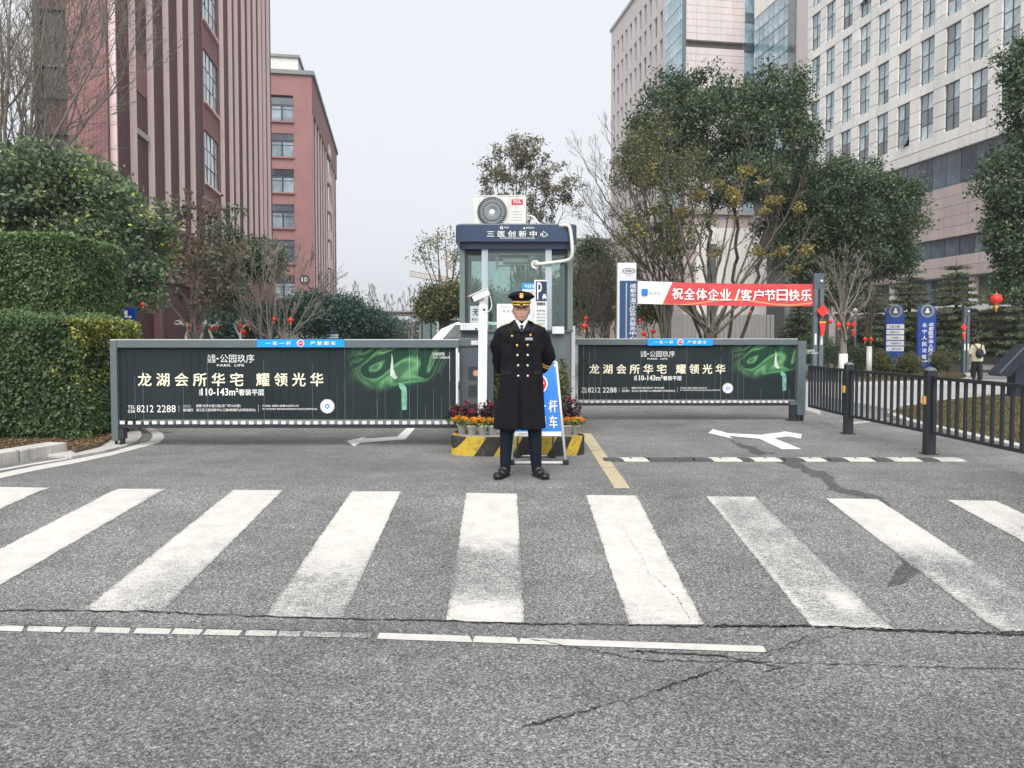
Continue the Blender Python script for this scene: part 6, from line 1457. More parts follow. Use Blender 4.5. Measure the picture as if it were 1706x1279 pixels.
def redplant(label, loc, h, seed, w_=.14):
    rs = np.random.default_rng(seed); t = thing('flowering_plant', label, 'plant', loc, 0, 'crimson flowering plants on the island'); st = MB(); C = []; Fl = []
    for i in range(8):
        a = rs.uniform(0, 2*PI); x_, y_, z_ = math.cos(a)*w_*rs.uniform(.3, 1), math.sin(a)*w_*rs.uniform(.3, 1), h*rs.uniform(.55, 1); st.tube([(0, 0, 0), (x_*.5, y_*.5, z_*.6), (x_, y_, z_)], [.008, .005, .003], 5)
        C += [(x_*s, y_*s, z_*s) for s in (.4, .6, .8, 1)]
        if i < 5: Fl.append((x_, y_-.02, z_+.01))
    st.build('stems', M['wood_dark'], t); V, F_, T = leaves(np.array(C), 12, .035, .055, rs, .5); link('leaves', npmesh('leaves', V, F_, M['leaf_purple'], T), t)
    V, F_, T = leaves(np.array(Fl[:3]), 22, .018, .032, rs, .75, -.1); link('flower_heads', npmesh('flower_heads', V, F_, M['petal_r'], T), t)
for i, (px, Y, h, lab) in enumerate(((782, 9.25, .36, 'crimson flowering plant left of the camera pole'), (812, 9.3, .34, 'crimson flowering plant between the camera pole and the guard'), (947, 9.3, .40, 'crimson flowering plant at the foot of the white post right of the guard'), (768, 9.5, .28, 'low dark-leaved plant beside the louvred cabinet'))):
    redplant(lab, (hx(px, Y), Y, top), h, 420+i)
b_ = (hx(829, 10.1), 10.1, top)
tree('leafy green shrub growing between the left cabinet and the guard', b_, [EL(830, 640, 9, 45, 10.1, b_, .09)], 60, 26, .04, .055, 'leaf_mid', 'wood_dark', 430, trunk_h=.2, cat='shrub', name='shrub', step=.1, rtip=.003)
b_ = (hx(940, 10.4), 10.4, top)
tree('leafy green shrub behind the blue A-frame sign', b_, [EL(938, 640, 6, 40, 10.4, b_, .08)], 40, 22, .035, .05, 'leaf_mid', 'wood_dark', 431, trunk_h=.2, cat='shrub', name='shrub', step=.1, rtip=.003)

# ---- blue A-frame sign
AY = 8.22; t_ = thing('sandwich_board', 'blue A-frame sign with a white metal frame leaning behind the guard', 'sign', (0, AY, 0))
xa, xb = hx(852, AY), hx(943, AY); xt = hx(930, AY); H_ = hz(604, AY); tilt = .30
def ap(px, z): return (px, z*tilt*.8, z)
mb = MB(); xa_t = xa+(hx(930, AY)-xb)*-.0+.0
# front frame: bottom wide, top narrower on the right
BL_, BR, TR, TLp = (xa, 0.02), (xb, .02), (hx(929, AY), H_), (hx(862, AY), H_)
f3 = lambda p: (p[0], p[1]*.22, p[1])
mb.tube([f3(BL_), f3(TLp)], .015, 6); mb.tube([f3(BR), f3(TR)], .015, 6); mb.tube([f3(TLp), f3(TR)], .015, 6); mb.tube([f3(BL_), f3(BR)], .018, 6); mb.build('front_frame', M['wframe'], t_)
mb = MB(); bk = lambda p: (p[0], .48-(p[1]*.22), p[1]); B2 = (hx(862, AY), .02); B3 = (hx(925, AY), .02)
mb.tube([bk(B2), bk((hx(866, AY), H_-.02))], .012, 6); mb.tube([bk(B3), bk((hx(926, AY), H_-.02))], .012, 6); mb.tube([bk(B2), bk(B3)], .014, 6); mb.build('rear_frame', M['chrome'], t_)
for p in (f3(BL_), f3(BR), bk(B2), bk(B3)): mb = MB(); mb.rbox(p[0]-.032, p[0]+.032, p[1]-.03, p[1]+.03, 0, .055, .008); mb.build('rubber_foot', M['black'], t_)
zb_ = hz(727, AY); zlo = .30
def L_at(z): return lerp(BL_[0], TLp[0], (z-.02)/(H_-.02))+.018
def R_at(z): return lerp(BR[0], TR[0], (z-.02)/(H_-.02))-.018
def sgn(z0, z1, y=-.0): return [(L_at(z0), z0), (R_at(z0), z0), (R_at(z1), z1), (L_at(z1), z1)]
def slab(z0, z1, dy, th=.008):
    P = sgn(z0, z1); b_ = MB(); b_.add([(x, z*.22+dy, z) for x, z in P]+[(x, z*.22+dy+th, z) for x, z in P], [(0, 1, 2, 3), (7, 6, 5, 4), (1, 0, 4, 5), (2, 1, 5, 6), (3, 2, 6, 7), (0, 3, 7, 4)]); return b_
zt_ = hz(607, AY); zm = hz(720, AY); z_b = hz(727.5, AY)
slab(zm, zt_, -.004).build('blue_panel', M['bluesign'], t_); slab(z_b, zm-.001, -.004).build('white_footer', M['white'], t_)
def slanttext(s, mt, x0, x1, z0, z1, bold, par):
    o = text(s, M[mt], par, x0, x1, z0, z1, -.008, bold); me = o.data; n = len(me.vertices); co = np.zeros(n*3, dtype=np.float32); me.vertices.foreach_get('co', co); co = co.reshape(-1, 3); co[:, 1] += co[:, 2]*.22; me.vertices.foreach_set('co', co.ravel()); me.update(); return o
xr = R_at(.6)
for s, ra, rb_ in (('一 车 一 杆', 668, 688), ('严 禁 跟 车', 694, 714)): slanttext(s, 'white', hx(858, AY), hx(929.5, AY), hz(rb_, AY), hz(ra, AY), .02, t_)
slanttext('三医创新中心', 'greyprint', hx(862, AY), hx(880, AY), hz(725.5, AY), hz(722.5, AY), .01, t_)
sb2 = MB(); cx, cz, r_ = hx(897, AY), hz(641, AY), 17/F*AY
for rr_, mt, dy in ((1., 'white', -.012), (.86, 'red', -.0135)):
    b_ = MB(); vs = [(cx+r_*rr_*math.cos(2*PI*j/24), (cz+r_*rr_*math.sin(2*PI*j/24))*.22+dy, cz+r_*rr_*math.sin(2*PI*j/24)) for j in range(24)]; b_.add(vs, [tuple(range(24))]); b_.build('stop_disc', M[mt], t_)
o = slanttext('STOP', 'white', cx-r_*.62, cx+r_*.62, cz-r_*.25, cz+r_*.25, .03, t_); o.location.y = -.009

# ---- speed bump
SY = 8.52; t_ = thing('speed_bump', 'black and white rubber speed bump across the right lane', 'speed bump', (hx(1005, SY), SY, 0)); Ls = hx(1606, SY)-hx(1005, SY); nS = 8; sl = Ls/8
def bprof(x0, x1, y_sc=1.):
    return [(x0, -.12, 0), (x0, -.07, .020), (x0, 0, .030), (x0, .07, .020), (x0, .12, 0), (x1, -.12, 0), (x1, -.07, .020), (x1, 0, .030), (x1, .07, .020), (x1, .12, 0)]
bf = [(i, i+1, i+6, i+5)[::-1] for i in range(4)]+[(0, 1, 2, 3, 4), (9, 8, 7, 6, 5)]
mb = MB(); mb.add(bprof(.012, sl-.008), bf); rm = mb.mesh('rubber_segment', M['rubber'])
for i in range(8): link('rubber_segment', rm, t_, (sl*i, 0, 0))
for a0, a1 in ((1030, 1078), (1178, 1232), (1246, 1298), (1330, 1372), (1402, 1452), (1476, 1530), (1553, 1603)):
    mb = MB(); u0, u1 = hx(a0, SY)-hx(1005, SY), hx(a1, SY)-hx(1005, SY); sk_ = .10
    V = [(x+((y+.12)/-.24)*sk_+.05, y, z+.003) for (x, y, z) in bprof(u0+.02, u1-.03)]; mb.add(V, bf[:4]+bf[4:]); mb.build('pale_marking', M['bumpwhite'], t_)
for i in range(1, 8): mb = MB(); mb.disc((sl*i-.12, 0, .0), .0001, .0001, 3) if False else mb.lathe([(.018, .024), (.018, .032), (.008, .034)], 8, sl*i-.2, -.02); mb.build('bolt_head', M['black'], t_)

# ---- fence on the right
fpos = [Vector((4.92, 12.45, 0)), Vector((hx(1415, 10.87), 10.87, 0)), Vector((hx(1551, 8.97), 8.97, 0)), Vector((5.10, 7.08, 0)), Vector((5.22, 5.5, 0))]
ft = thing('railing', 'dark steel railing with flat balusters and amber reflectors along the right of the drive', 'railing', (4.92, 12.45, 0)); O_ = Vector((4.92, 12.45, 0))
for i, p in enumerate(fpos):
    if i == 0: continue
    zg = zf(p.y); mb = MB(); mb.rbox(-.055, .055, -.055, .055, zg-O_.z, 1.0+zg, .008); mb.box(-.08, .08, -.08, .08, zg, zg+.012); po = mb.build('post', M['steel_dark'], ft, (p.x-O_.x, p.y-O_.y, 0))
    mb = MB(); mb.lathe([(.068, 1.0+zg), (.068, 1.012+zg), (.055, 1.03+zg), (.02, 1.045+zg)], 16); mb.build('cap', M['steel_grey'], po)
    mb = MB(); mb.rbox(-.085, -.056, -.025, .025, .60, .70, .004); mb.build('reflector', M['reflector'], po); mb = MB(); mb.rbox(.056, .075, -.025, .025, .62, .68, .004); mb.build('reflector', M['reflector'], po)
for a, b_ in zip(fpos, fpos[1:]):
    d = b_-a; L_ = d.length; ang = math.atan2(d.y, d.x); za, zb2 = zf(a.y), zf(b_.y)
    mb = MB()
    for z0, z1, hw_ in ((.90, .94, .025), (.25, .285, .02)):
        mb.add([(.06, -hw_, z0+za), (L_-.06, -hw_, z0+zb2), (L_-.06, hw_, z0+zb2), (.06, hw_, z0+za), (.06, -hw_, z1+za), (L_-.06, -hw_, z1+zb2), (L_-.06, hw_, z1+zb2), (.06, hw_, z1+za)], [(0, 3, 2, 1), (4, 5, 6, 7), (0, 1, 5, 4), (1, 2, 6, 5), (2, 3, 7, 6), (3, 0, 4, 7)])
    mb.build('rail', M['steel_dark'], ft, (a.x-O_.x, a.y-O_.y, 0), ang)
    n_ = 13; bm_ = MB(); bm_.box(-.015, .015, -.015, .015, .285, .90); me_ = bm_.mesh('baluster', M['steel_dark'])
    for j in range(n_):
        t = (j+.5)/n_; p = a+d*t; link('baluster', me_, ft, (p.x-O_.x, p.y-O_.y, lerp(za, zb2, t)), ang)

# ================================================================ SIGNS, BANNER, LAMPS, LANTERNS, CAR
# totem
TYY = 26.; q = lambda px: hx(px, TYY); z0 = zf(TYY); zt = lambda py: hz(py, TYY)-z0
t_ = thing('totem_sign', 'tall grey and navy totem sign left of the red banner', 'sign', (q(1028), TYY, z0))
w_ = q(1059.5)-q(1028)
mb = MB(); mb.rbox(0, w_, 0, .22, 0, zt(437.5), .02); mb.build('column', M['wframe'], t_)
mb = MB(); mb.box(w_*.12, w_+.01, -.03, 0, .25, zt(467.5)); bl_ = mb.build('blue_panel', M['totem_blue'], t_)
for j, ch in enumerate('成都市温江区政务服务中心医学城分中心'): text(ch, M['white'], bl_, w_*.66, w_*.98, zt(479.5+j*7.9), zt(472.6+j*7.9), -.033, .015)
mb = MB(); mb.box(w_*.44, w_*.50, -.033, -.0305, .5, zt(471)); mb.build('small_print_line', M['greyprint'], bl_)
mb = MB(); mb.disc((w_*.6, -.006, zt(451)), w_*.34, .004, 24, r0=w_*.30); o = mb.build('emblem', M['navy'], t_); o.scale = (1, 1, .45); o.location.z = zt(451)*.55
text('CMDC', M['navy'], t_, w_*.40, w_*.82, zt(453), zt(449), -.006, .03); text('医 学 城', M['greyprint'], t_, w_*.44, w_*.78, zt(460), zt(457.5), -.004, .0)
# banner
BNY = 25.; q = lambda px: hx(px, BNY)
t_ = thing('banner', 'red cloth banner with white greeting characters between the totem and the grey pole', 'banner', (q(1062), BNY, hz(468, BNY)))
def bz(u_, v): return lerp(lerp(hz(468, BNY), hz(473, BNY), u_), lerp(hz(505.5, BNY), hz(510, BNY), u_), v)-hz(468, BNY)+.03*math.sin(u_*PI*1)*(-1)
WB = q(1361)-q(1062)
def byy(u_, v): return .012*math.sin(u_*19)*(v-.3)+.006*math.sin(u_*47+v*3)
def cloth(u0, u1, v0, v1, m, nm, dy=0., nu=60, nv=8, slant=(0, 0)):
    b2 = MB(); vs = []
    for j in range(nv+1):
        for i in range(nu+1):
            v = lerp(v0, v1, j/nv); u_ = lerp(u0+slant[0]*(v-.5), u1+slant[1]*(v-.5), i/nu); vs.append((u_*WB, byy(u_, v)+dy, bz(u_, v)))
    b2.smooth = True; b2.add(vs, [(j*(nu+1)+i, (j+1)*(nu+1)+i, (j+1)*(nu+1)+i+1, j*(nu+1)+i+1) for j in range(nv) for i in range(nu)]); return b2.build(nm, m, t_)
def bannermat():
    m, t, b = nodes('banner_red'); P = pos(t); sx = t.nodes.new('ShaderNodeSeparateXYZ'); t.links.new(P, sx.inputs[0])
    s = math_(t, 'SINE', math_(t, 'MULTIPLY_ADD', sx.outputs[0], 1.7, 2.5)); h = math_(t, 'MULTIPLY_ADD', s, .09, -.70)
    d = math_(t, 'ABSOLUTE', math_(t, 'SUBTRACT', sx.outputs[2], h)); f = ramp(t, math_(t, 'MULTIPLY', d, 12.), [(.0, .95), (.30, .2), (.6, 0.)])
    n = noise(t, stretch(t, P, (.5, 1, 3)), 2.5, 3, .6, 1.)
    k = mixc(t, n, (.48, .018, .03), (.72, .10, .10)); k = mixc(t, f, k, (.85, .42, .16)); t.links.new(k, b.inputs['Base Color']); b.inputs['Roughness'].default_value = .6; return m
M['banner'] = bannermat()
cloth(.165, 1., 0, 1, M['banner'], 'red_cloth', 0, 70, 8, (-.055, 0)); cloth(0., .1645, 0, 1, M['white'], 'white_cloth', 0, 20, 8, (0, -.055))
for j, ch in enumerate('祝全体企业/客户节日快乐'):
    pa = 1119+j*19.9+(0 if j < 6 else 1.6); wd = 17.5
    if ch == '/': pa += 5; wd = 7.5
    if j > 5: pa -= 7
    uu = (q(pa)-q(1062))/WB; yy = min(byy(uu, .3), byy(uu, .7), byy(uu+.03, .5))-.02
    text(ch, M['white'], t_, q(pa)-q(1062), q(pa+wd)-q(1062), bz(uu, .76), bz(uu, .26), yy, .022, label=None)
mb = MB(); mb.rbox(q(1068)-q(1062), q(1078)-q(1062), -.045, -.035, bz(.03, .62), bz(.03, .34), .02); lg = mb.build('logo', M['bluesign'], t_); text('医学城', M['greyprint'], lg, q(1081)-q(1062), q(1100)-q(1062), bz(.1, .56), bz(.1, .42), -.04, .01)
for (u_, v, px, py) in ((0, 0, 1059, 466), (1, 0, 1364, 472), (0, 1, 1060, 507), (1, 1, 1364, 511)):
    c = at(px, py, BNY); mb = MB(); mb.tube([(u_*WB, byy(u_, v), bz(u_, v)), (c.x-q(1062), 0, c.z-hz(468, BNY))], .008, 4); mb.build('cord', M['wframe'], t_)
# light poles
def lightpole(lab, px, Y, top_, w_, seed):
    t = thing('lamp_post', lab, 'lamp post', (hx(px, Y), Y, zf(Y)), 0, 'grey slotted lamp posts'); H_ = hz(top_, Y)-zf(Y)
    mb = MB(); mb.rbox(-w_/2, -w_*.08, -.09, .09, 0, H_*.86, .01); mb.rbox(w_*.08, w_/2, -.09, .09, 0, H_*.86, .01); mb.build('upright', M['steel_grey'], t)
    mb = MB(); mb.box(-w_*.08, w_*.08, -.03, .03, 0, H_*.86); mb.build('slot_web', M['steel_dark'], t)
    mb = MB(); mb.rbox(-w_/2, w_/2, -.09, .09, H_*.86, H_, .01); mb.build('head', M['cab_grey'], t)
    mb = MB(); mb.ell((w_*.2, -.11, H_*.93), (.05, .04, .05)); mb.build('floodlight', M['wframe'], t)
    for s_ in (-.29, .29): mb = MB(); mb.rbox(w_*s_-.03, w_*s_+.03, -.10, -.088, H_*.36, H_*.46, .004); mb.build('lamp_lens', M['white'], t)
    return t
lightpole('grey slotted lamp post holding the right end of the red banner', 1361.5, 25, 455.5, .34, 1)
lightpole('grey slotted lamp post left of the walking person', 1608, 33, 511, .26, 2)
t_ = thing('lamp_post', 'thin grey garden lamp post among the bare trees on the right', 'lamp post', (hx(1424, 31), 31, zf(31))); mb = MB(); mb.tube([(0, 0, 0), (0, 0, hz(522, 31)-zf(31))], .05, 8); mb.build('pole', M['steel_grey'], t_); mb = MB(); mb.lathe([(.05, hz(522, 31)-zf(31)), (.11, hz(516, 31)-zf(31)), (.02, hz(513, 31)-zf(31))], 10); mb.build('lamp_head', M['wframe'], t_)
# Chinese knot on the pole, hanging lanterns
def lantern(lab, px, py, Y, r, tassel=True, diamond=False, group='red lanterns'):
    c = at(px, py, Y); R_ = r*(.85 if r < 8 and not diamond else 1)/F*Y; t = thing('lantern' if not diamond else 'knot_ornament', lab, 'lantern' if not diamond else 'ornament', (c.x, c.y, c.z), 0, group)
    if diamond:
        mb = MB(); mb.prismy([(0, -R_), (R_, 0), (0, R_), (-R_, 0)], -.04, .04); mb.build('knot', M['lantern'], t)
        mb = MB(); mb.prismy([(-R_*.5, -R_*2.0), (R_*.5, -R_*2.0), (R_*.55, -R_*1.7), (-R_*.55, -R_*1.7)], -.02, .02); mb.build('collar', M['lanterngold'], t)
        mb = MB(); mb.prismy([(-R_*.2, -R_*4.1), (R_*.2, -R_*4.1), (R_*.5, -R_*2.05), (-R_*.5, -R_*2.05)], -.03, .03); mb.build('tassel', M['lantern'], t); mb = MB(); mb.box(-.008, .008, .041, .05, -R_*1.75, R_*1.8); mb.build('cord', M['lantern'], t); return t
    mb = MB(); k = 16; prof = [(R_*.35, -R_*.82), (R_*.8, -R_*.6), (R_, 0), (R_*.8, R_*.6), (R_*.35, R_*.82)]
    mb.lathe(prof, k); 
    for j in range(8): a = 2*PI*j/8; mb.tube([(math.cos(a)*r_*R_*1.01 if False else math.cos(a)*rr_*1.02, math.sin(a)*rr_*1.02, z) for rr_, z in prof], R_*.03, 3)
    mb.build('body', M['lantern'], t)
    mb = MB(); mb.lathe([(R_*.36, R_*.82), (R_*.36, R_*.95), (.004, R_*1.0), (.004, R_*1.5)], 10); mb.lathe([(R_*.34, -R_*.95), (R_*.36, -R_*.82)], 10); mb.build('cap', M['lanterngold'], t)
    if tassel: mb = MB(); mb.lathe([(R_*.12, -R_*2.4), (R_*.16, -R_*1.8), (R_*.34, -R_*1.5), (R_*.25, -R_*1.2), (.004, -R_*.95)], 8); mb.build('tassel', M['lanterngold'], t)
    return t
lantern('red diamond knot ornament with a long tassel on the banner pole', 1370.5, 518, 24.8, 10, diamond=True, group='knot ornaments')
lantern('small red knot ornament on the grey lamp post by the walking person', 1606, 545, 32.6, 5, diamond=True, group='knot ornaments')
lantern('small red knot ornament on the thin garden lamp post', 1422, 540, 30.7, 5, diamond=True, group='knot ornaments')
LN_ = [('large red lantern hanging in front of the office tower at the right edge', 1660, 498, 22, 9), ('red lantern with an orange tassel hanging before the low hedge', 131, 565, 9.9, 8.5), ('red lantern peeping over the left barrier beside the hedge', 224, 563, 11.5, 7),
       ('red lantern in the shade under the evergreen tree left of the blue arrow sign', 238, 507, 15, 4), ('left red lantern on the stubby tree by the bronze-leaved tree', 317, 544, 21.8, 5), ('right red lantern on the stubby tree by the bronze-leaved tree', 331, 546, 21.8, 5), ('single red lantern on the third pruned tree', 352, 548, 22.2, 4), ('orange-red lantern beside it on the third pruned tree', 361, 546, 22.2, 4),
       ('upper left red lantern on the last pruned tree', 400, 543, 21.8, 5), ('lowest red lantern on the last pruned tree', 406, 553, 21.8, 5), ('upper right red lantern on the last pruned tree', 416, 542, 21.8, 5), ('red lantern hanging from the bare vase-shaped tree on its left', 457, 532, 20.8, 4), ('red lantern hanging from the bare vase-shaped tree on its right', 484, 533, 20.8, 5),
       ('left red lantern in the green tree by the totem', 1066, 534, 28.6, 4), ('middle red lantern in the green tree by the totem', 1073, 556, 28.6, 5), ('right red lantern in the green tree by the totem', 1088, 552, 28.6, 5), ('red lantern right of the booth on the bare shrub', 974, 543, 29.5, 6), ('red lantern higher up right of the booth', 976, 530, 29.6, 4),
       ('left red lantern on the pruned street tree', 1384, 536, 25.8, 4), ('middle red lantern on the pruned street tree', 1397, 541, 25.8, 5), ('right red lantern on the pruned street tree', 1412, 540, 25.8, 5), ('left red lantern on the thin young tree', 1441, 565, 29.7, 4), ('right red lantern on the thin young tree', 1451, 565, 29.7, 4), ('red lantern seen under the banner, right of centre', 1250, 520, 27, 3)]
for l_ in LN_: lantern(*l_)
# blue directory and court signs
def bluetotem(lab, px, seed):
    Y = 34.; t = thing('direction_sign', lab, 'sign', (hx(px, Y), Y, zf(Y)), R(-4), 'blue monolith signs'); w_ = 29/F*Y; H_ = hz(508, Y)-zf(Y); k = lambda py: hz(py, Y)-zf(Y)
    mb = MB(); mb.prismy([(-w_/2, .32), (w_/2, .32), (w_/2, H_-.35), (w_*.36, H_-.02), (-w_*.36, H_-.02), (-w_/2, H_-.35)], -.09, .09); mb.build('slab', M['royal'], t)
    mb = MB(); mb.box(-w_*.4, w_*.4, -.07, .07, 0, .32); mb.build('plinth', M['steel_dark'], t)
    mb = MB(); mb.disc((0, -.095, k(518)), .30, .01, 28); em = mb.build('emblem', M['navy'], t)
    for r1, r0 in ((.29, .26), (.22, .20)): mb = MB(); mb.disc((0, -.106, k(518)), r1, .005, 28, r0=r0); mb.build('emblem_ring', M['greyprint'], em)
    mb = MB(); mb.ell((0, -.108, k(518)+.06), (.06, .006, .07)); mb.ell((0, -.108, k(518)-.05), (.12, .006, .05)); mb.build('emblem_mark', M['white'], em)
    return t, w_, k
t_, w_, k = bluetotem('blue monolith directory sign with five white name plates', 1489, 1)
for j, s in enumerate(('三医大厦', '创新中心', '人力资源 →', '综合服务大厅', '停车场')):
    mb = MB(); mb.rbox(-w_*.48, w_*.5, -.105, -.092, k(547.5+j*9.3), k(540+j*9.3), .003); pl = mb.build('name_plate', M['wframe'], t_); text(s, M['ink'], pl, -w_*(.35-.04*j), w_*.25+.02*j, k(545.8+j*9.3), k(542+j*9.3), -.108, .01)
text('服务热线 ● 12345', M['white'], t_, -w_*.32, w_*.3, k(609), k(606.5), -.093, .01)
t_, w_, k = bluetotem('blue monolith court sign with two columns of white characters and a white arrow', 1542, 2)
for j, ch in enumerate('成都医学城人民法庭'): text(ch, M['white'], t_, w_*.10, w_*.36, k(543.5+j*7), k(537.5+j*7), -.093, .02)
for j, ch in enumerate('永宁人民法庭'): text(ch, M['white'], t_, -w_*.26, w_*.0, k(545+j*10.5), k(538+j*10.5), -.093, .02)
mb = MB(); mb.box(-w_*.25, w_*.12, -.095, -.091, k(602.6), k(600.4)); mb.prismy([(w_*.12, k(605)), (w_*.34, k(601.5)), (w_*.12, k(598))], -.095, -.091); mb.build('arrow', M['white'], t_)
# number 9 sign and blue arrow sign at the left
Y = 30.; t_ = thing('number_sign', 'small navy sign with a pale 9 above two grey bars behind the left barrier', 'sign', (hx(555, Y), Y, zf(Y))); w_ = 18/F*Y; k = lambda py: hz(py, Y)-zf(Y)
mb = MB(); mb.prismy([(-w_/2, 0), (w_/2, 0), (w_/2, k(541)), (0, k(537)), (-w_/2, k(541))], -.05, .05); mb.build('slab', M['navyprint'], t_)
text('9', M['cream'], t_, -w_*.2, w_*.16, k(550), k(543), -.053, .0); text('栋', M['cream'], t_, w_*.22, w_*.36, k(549.5), k(547), -.053, .0)
for a in (552.5, 556.5, 560.5): mb = MB(); mb.box(-w_*.42 if a < 556 else -w_*.52, w_*.42 if a < 556 else w_*.52, -.06, -.051, k(a+(.6 if a < 556 else 2.8)), k(a)); mb.build('grey_bar', M['greyprint'] if a < 556 else M['wframe'], t_)
Y = 15.5; t_ = thing('direction_sign', 'royal blue sign with a white bending arrow between the hedge and the left barrier', 'sign', (hx(212, Y), Y, zf(Y)), R(-5)); w_ = 33/F*Y; k = lambda py: hz(py, Y)-zf(Y)
mb = MB(); mb.rbox(-w_/2, w_/2, -.02, .02, k(548), k(512), .004); pn = mb.build('panel', M['royal'], t_); mb = MB(); mb.tube([(0, .05, 0), (0, .05, k(515))], .03, 8); mb.build('post', M['steel_grey'], t_)
mb = MB(); mb.box(-.03, .035, -.026, -.021, k(529), k(517)); mb.prismy([(-.03, k(524)), (-.03, k(520)), (-.12, k(518)), (-.12, k(521))][::-1], -.026, -.021); mb.box(.035, .08, -.026, -.021, k(529), k(527)); mb.prismy([(.08, k(531)), (.13, k(528)), (.08, k(525))], -.026, -.021); mb.build('arrow', M['white'], pn)
# dark notice board at the right edge
Y = 17.6; t_ = thing('notice_board', 'dark navy outdoor notice board with a sloping roof at the right edge beyond the railing', 'notice board', (hx(1725, Y), Y, zf(Y)), R(0)); k = lambda py: hz(py, Y)-zf(Y); qx = lambda px: hx(px, Y)-hx(1725, Y)
mb = MB(); mb.box(qx(1688), qx(1790), -.1, .2, 0, k(600)); mb.build('body', M['gate_board'], t_)
mb = MB(); mb.prismy([(qx(1657), k(622)), (qx(1660), k(626)), (qx(1676), k(626)), (qx(1712), k(582)), (qx(1790), k(582)), (qx(1790), k(573)), (qx(1702), k(574))], -.2, .25); mb.build('roof', M['gate_board'], t_)
mb = MB(); mb.prismy([(qx(1658), k(621)), (qx(1702), k(573.5)), (qx(1702), k(571.5)), (qx(1657), k(619.5))], -.21, -.185); mb.build('roof_trim', M['steel_grey'], t_)
text('通知', M['greyprint'], t_, qx(1701), qx(1714), k(604), k(596), -.103, .02)
# metal gate / bridge-like rails behind: short posts with white caps
# white car behind the left barrier
Y = 23.; cxr = hx(690, Y); t_ = thing('parked_car', 'white car behind the booth, its roof showing over the left barrier', 'car', (cxr-.35, Y, zf(Y)))
def carsec(x, z0, z1, hw_, top, tw): return [(x, -hw_, z0), (x, -hw_*1.02, (z0+z1)/2), (x, -hw_*.96, z1), (x, -tw, top), (x, tw, top), (x, hw_*.96, z1), (x, hw_*1.02, (z0+z1)/2), (x, hw_, z0)]
zt1 = hz(535, Y)-zf(Y)
secs = [(0, .35, .78, .72, .80, .60), (.12, .28, .90, .84, .94, .74), (.55, .25, 1.0, .88, 1.03, .80), (1.25, .25, 1.04, .90, zt1*.88, .68), (1.7, .25, 1.05, .90, zt1*.98, .64), (2.4, .25, 1.05, .90, zt1, .64), (3.2, .25, 1.05, .90, zt1*.97, .63), (3.9, .25, 1.03, .89, zt1*.80, .64), (4.2, .28, 1.0, .86, 1.02, .74), (4.45, .35, .85, .78, .86, .66)]
mb = MB(); vs = []; [vs.extend(carsec(*s)) for s in secs]; mb.smooth = False
mb.add(vs, [(i*8+j, (i+1)*8+j, (i+1)*8+(j+1) % 8, i*8+(j+1) % 8) for i in range(len(secs)-1) for j in range(8)]+[tuple(range(8)), tuple(range(len(vs)-1, len(vs)-9, -1))]); cb_ = mb.build('body', M['carwhite'], t_)
for s in (-1, 1):
    mb = MB(); yy = lambda z: s*(.865-(z-1.05)/(zt1-1.05)*.225+.012)
    for pts in (((.95, 1.10), (1.65, zt1-.12), (2.25, zt1-.10), (2.25, 1.10)), ((2.33, 1.10), (2.33, zt1-.10), (3.15, zt1-.13), (3.75, 1.12))):
        P = [(x, yy(z), z) for x, z in pts]; mb.add(P+[(x, y-s*.01, z) for x, y, z in P], [(0, 1, 2, 3), (3, 2, 1, 0), (4, 5, 6, 7)])
    mb.build('side_window', M['darkglass'], t_)
mb = MB(); mb.add([(.62, -.72, 1.08), (.62, .72, 1.08), (1.24, .62, zt1*.88+.03), (1.24, -.62, zt1*.88+.03)], [(0, 1, 2, 3), (3, 2, 1, 0)]); mb.build('windscreen', M['darkglass'], t_)
for x_ in (.85, 3.55):
    for s in (-1, 1):
        w0 = MB(); w0.lathe([(.20, -.10), (.31, -.10), (.33, -.07), (.33, .07), (.31, .10), (.20, .10)], 24); wo_ = w0.build('wheel', M['rubber'], t_, (x_, s*.80, .33)); wo_.rotation_euler = (PI/2, 0, 0)
        w0 = MB(); w0.lathe([(.19, -.08), (.20, .085), (.05, .095)], 18); w0.build('rim', M['chrome'], wo_)
for s in (-1, 1): mb = MB(); mb.ell((.10, s*.62, .74), (.08, .14, .07)); mb.build('headlight', M['wframe'], t_); mb = MB(); mb.ell((1.15, s*.98, 1.08), (.06, .09, .06)); mb.build('wing_mirror', M['carwhite'], t_)
# ================================================================ PEOPLE
def remeshed(mb, name, mats, vox, sm=2, disp=None):
    me = mb.mesh(name+'_tmp', mats); o = bpy.data.objects.new('tmp', me); COL.objects.link(o)
    md = o.modifiers.new('r', 'REMESH'); md.mode = 'VOXEL'; md.voxel_size = vox; md.use_smooth_shade = True
    if sm: s_ = o.modifiers.new('s', 'SMOOTH'); s_.iterations = sm; s_.factor = .5
    bpy.context.view_layer.update(); out = bpy.data.meshes.new_from_object(o.evaluated_get(bpy.context.evaluated_depsgraph_get())); bpy.data.objects.remove(o)
    out.name = name; out.materials.clear()
    for m_ in (mats if isinstance(mats, (list, tuple)) else [mats]): out.materials.append(m_)
    n = len(out.vertices); co = np.zeros(n*3, dtype=np.float32); out.vertices.foreach_get('co', co); co = co.reshape(-1, 3)
    if disp is not None: co = disp(co); out.vertices.foreach_set('co', co.astype(np.float32).ravel())
    out.polygons.foreach_set('use_smooth', np.ones(len(out.polygons), dtype=bool)); out.update(); return out
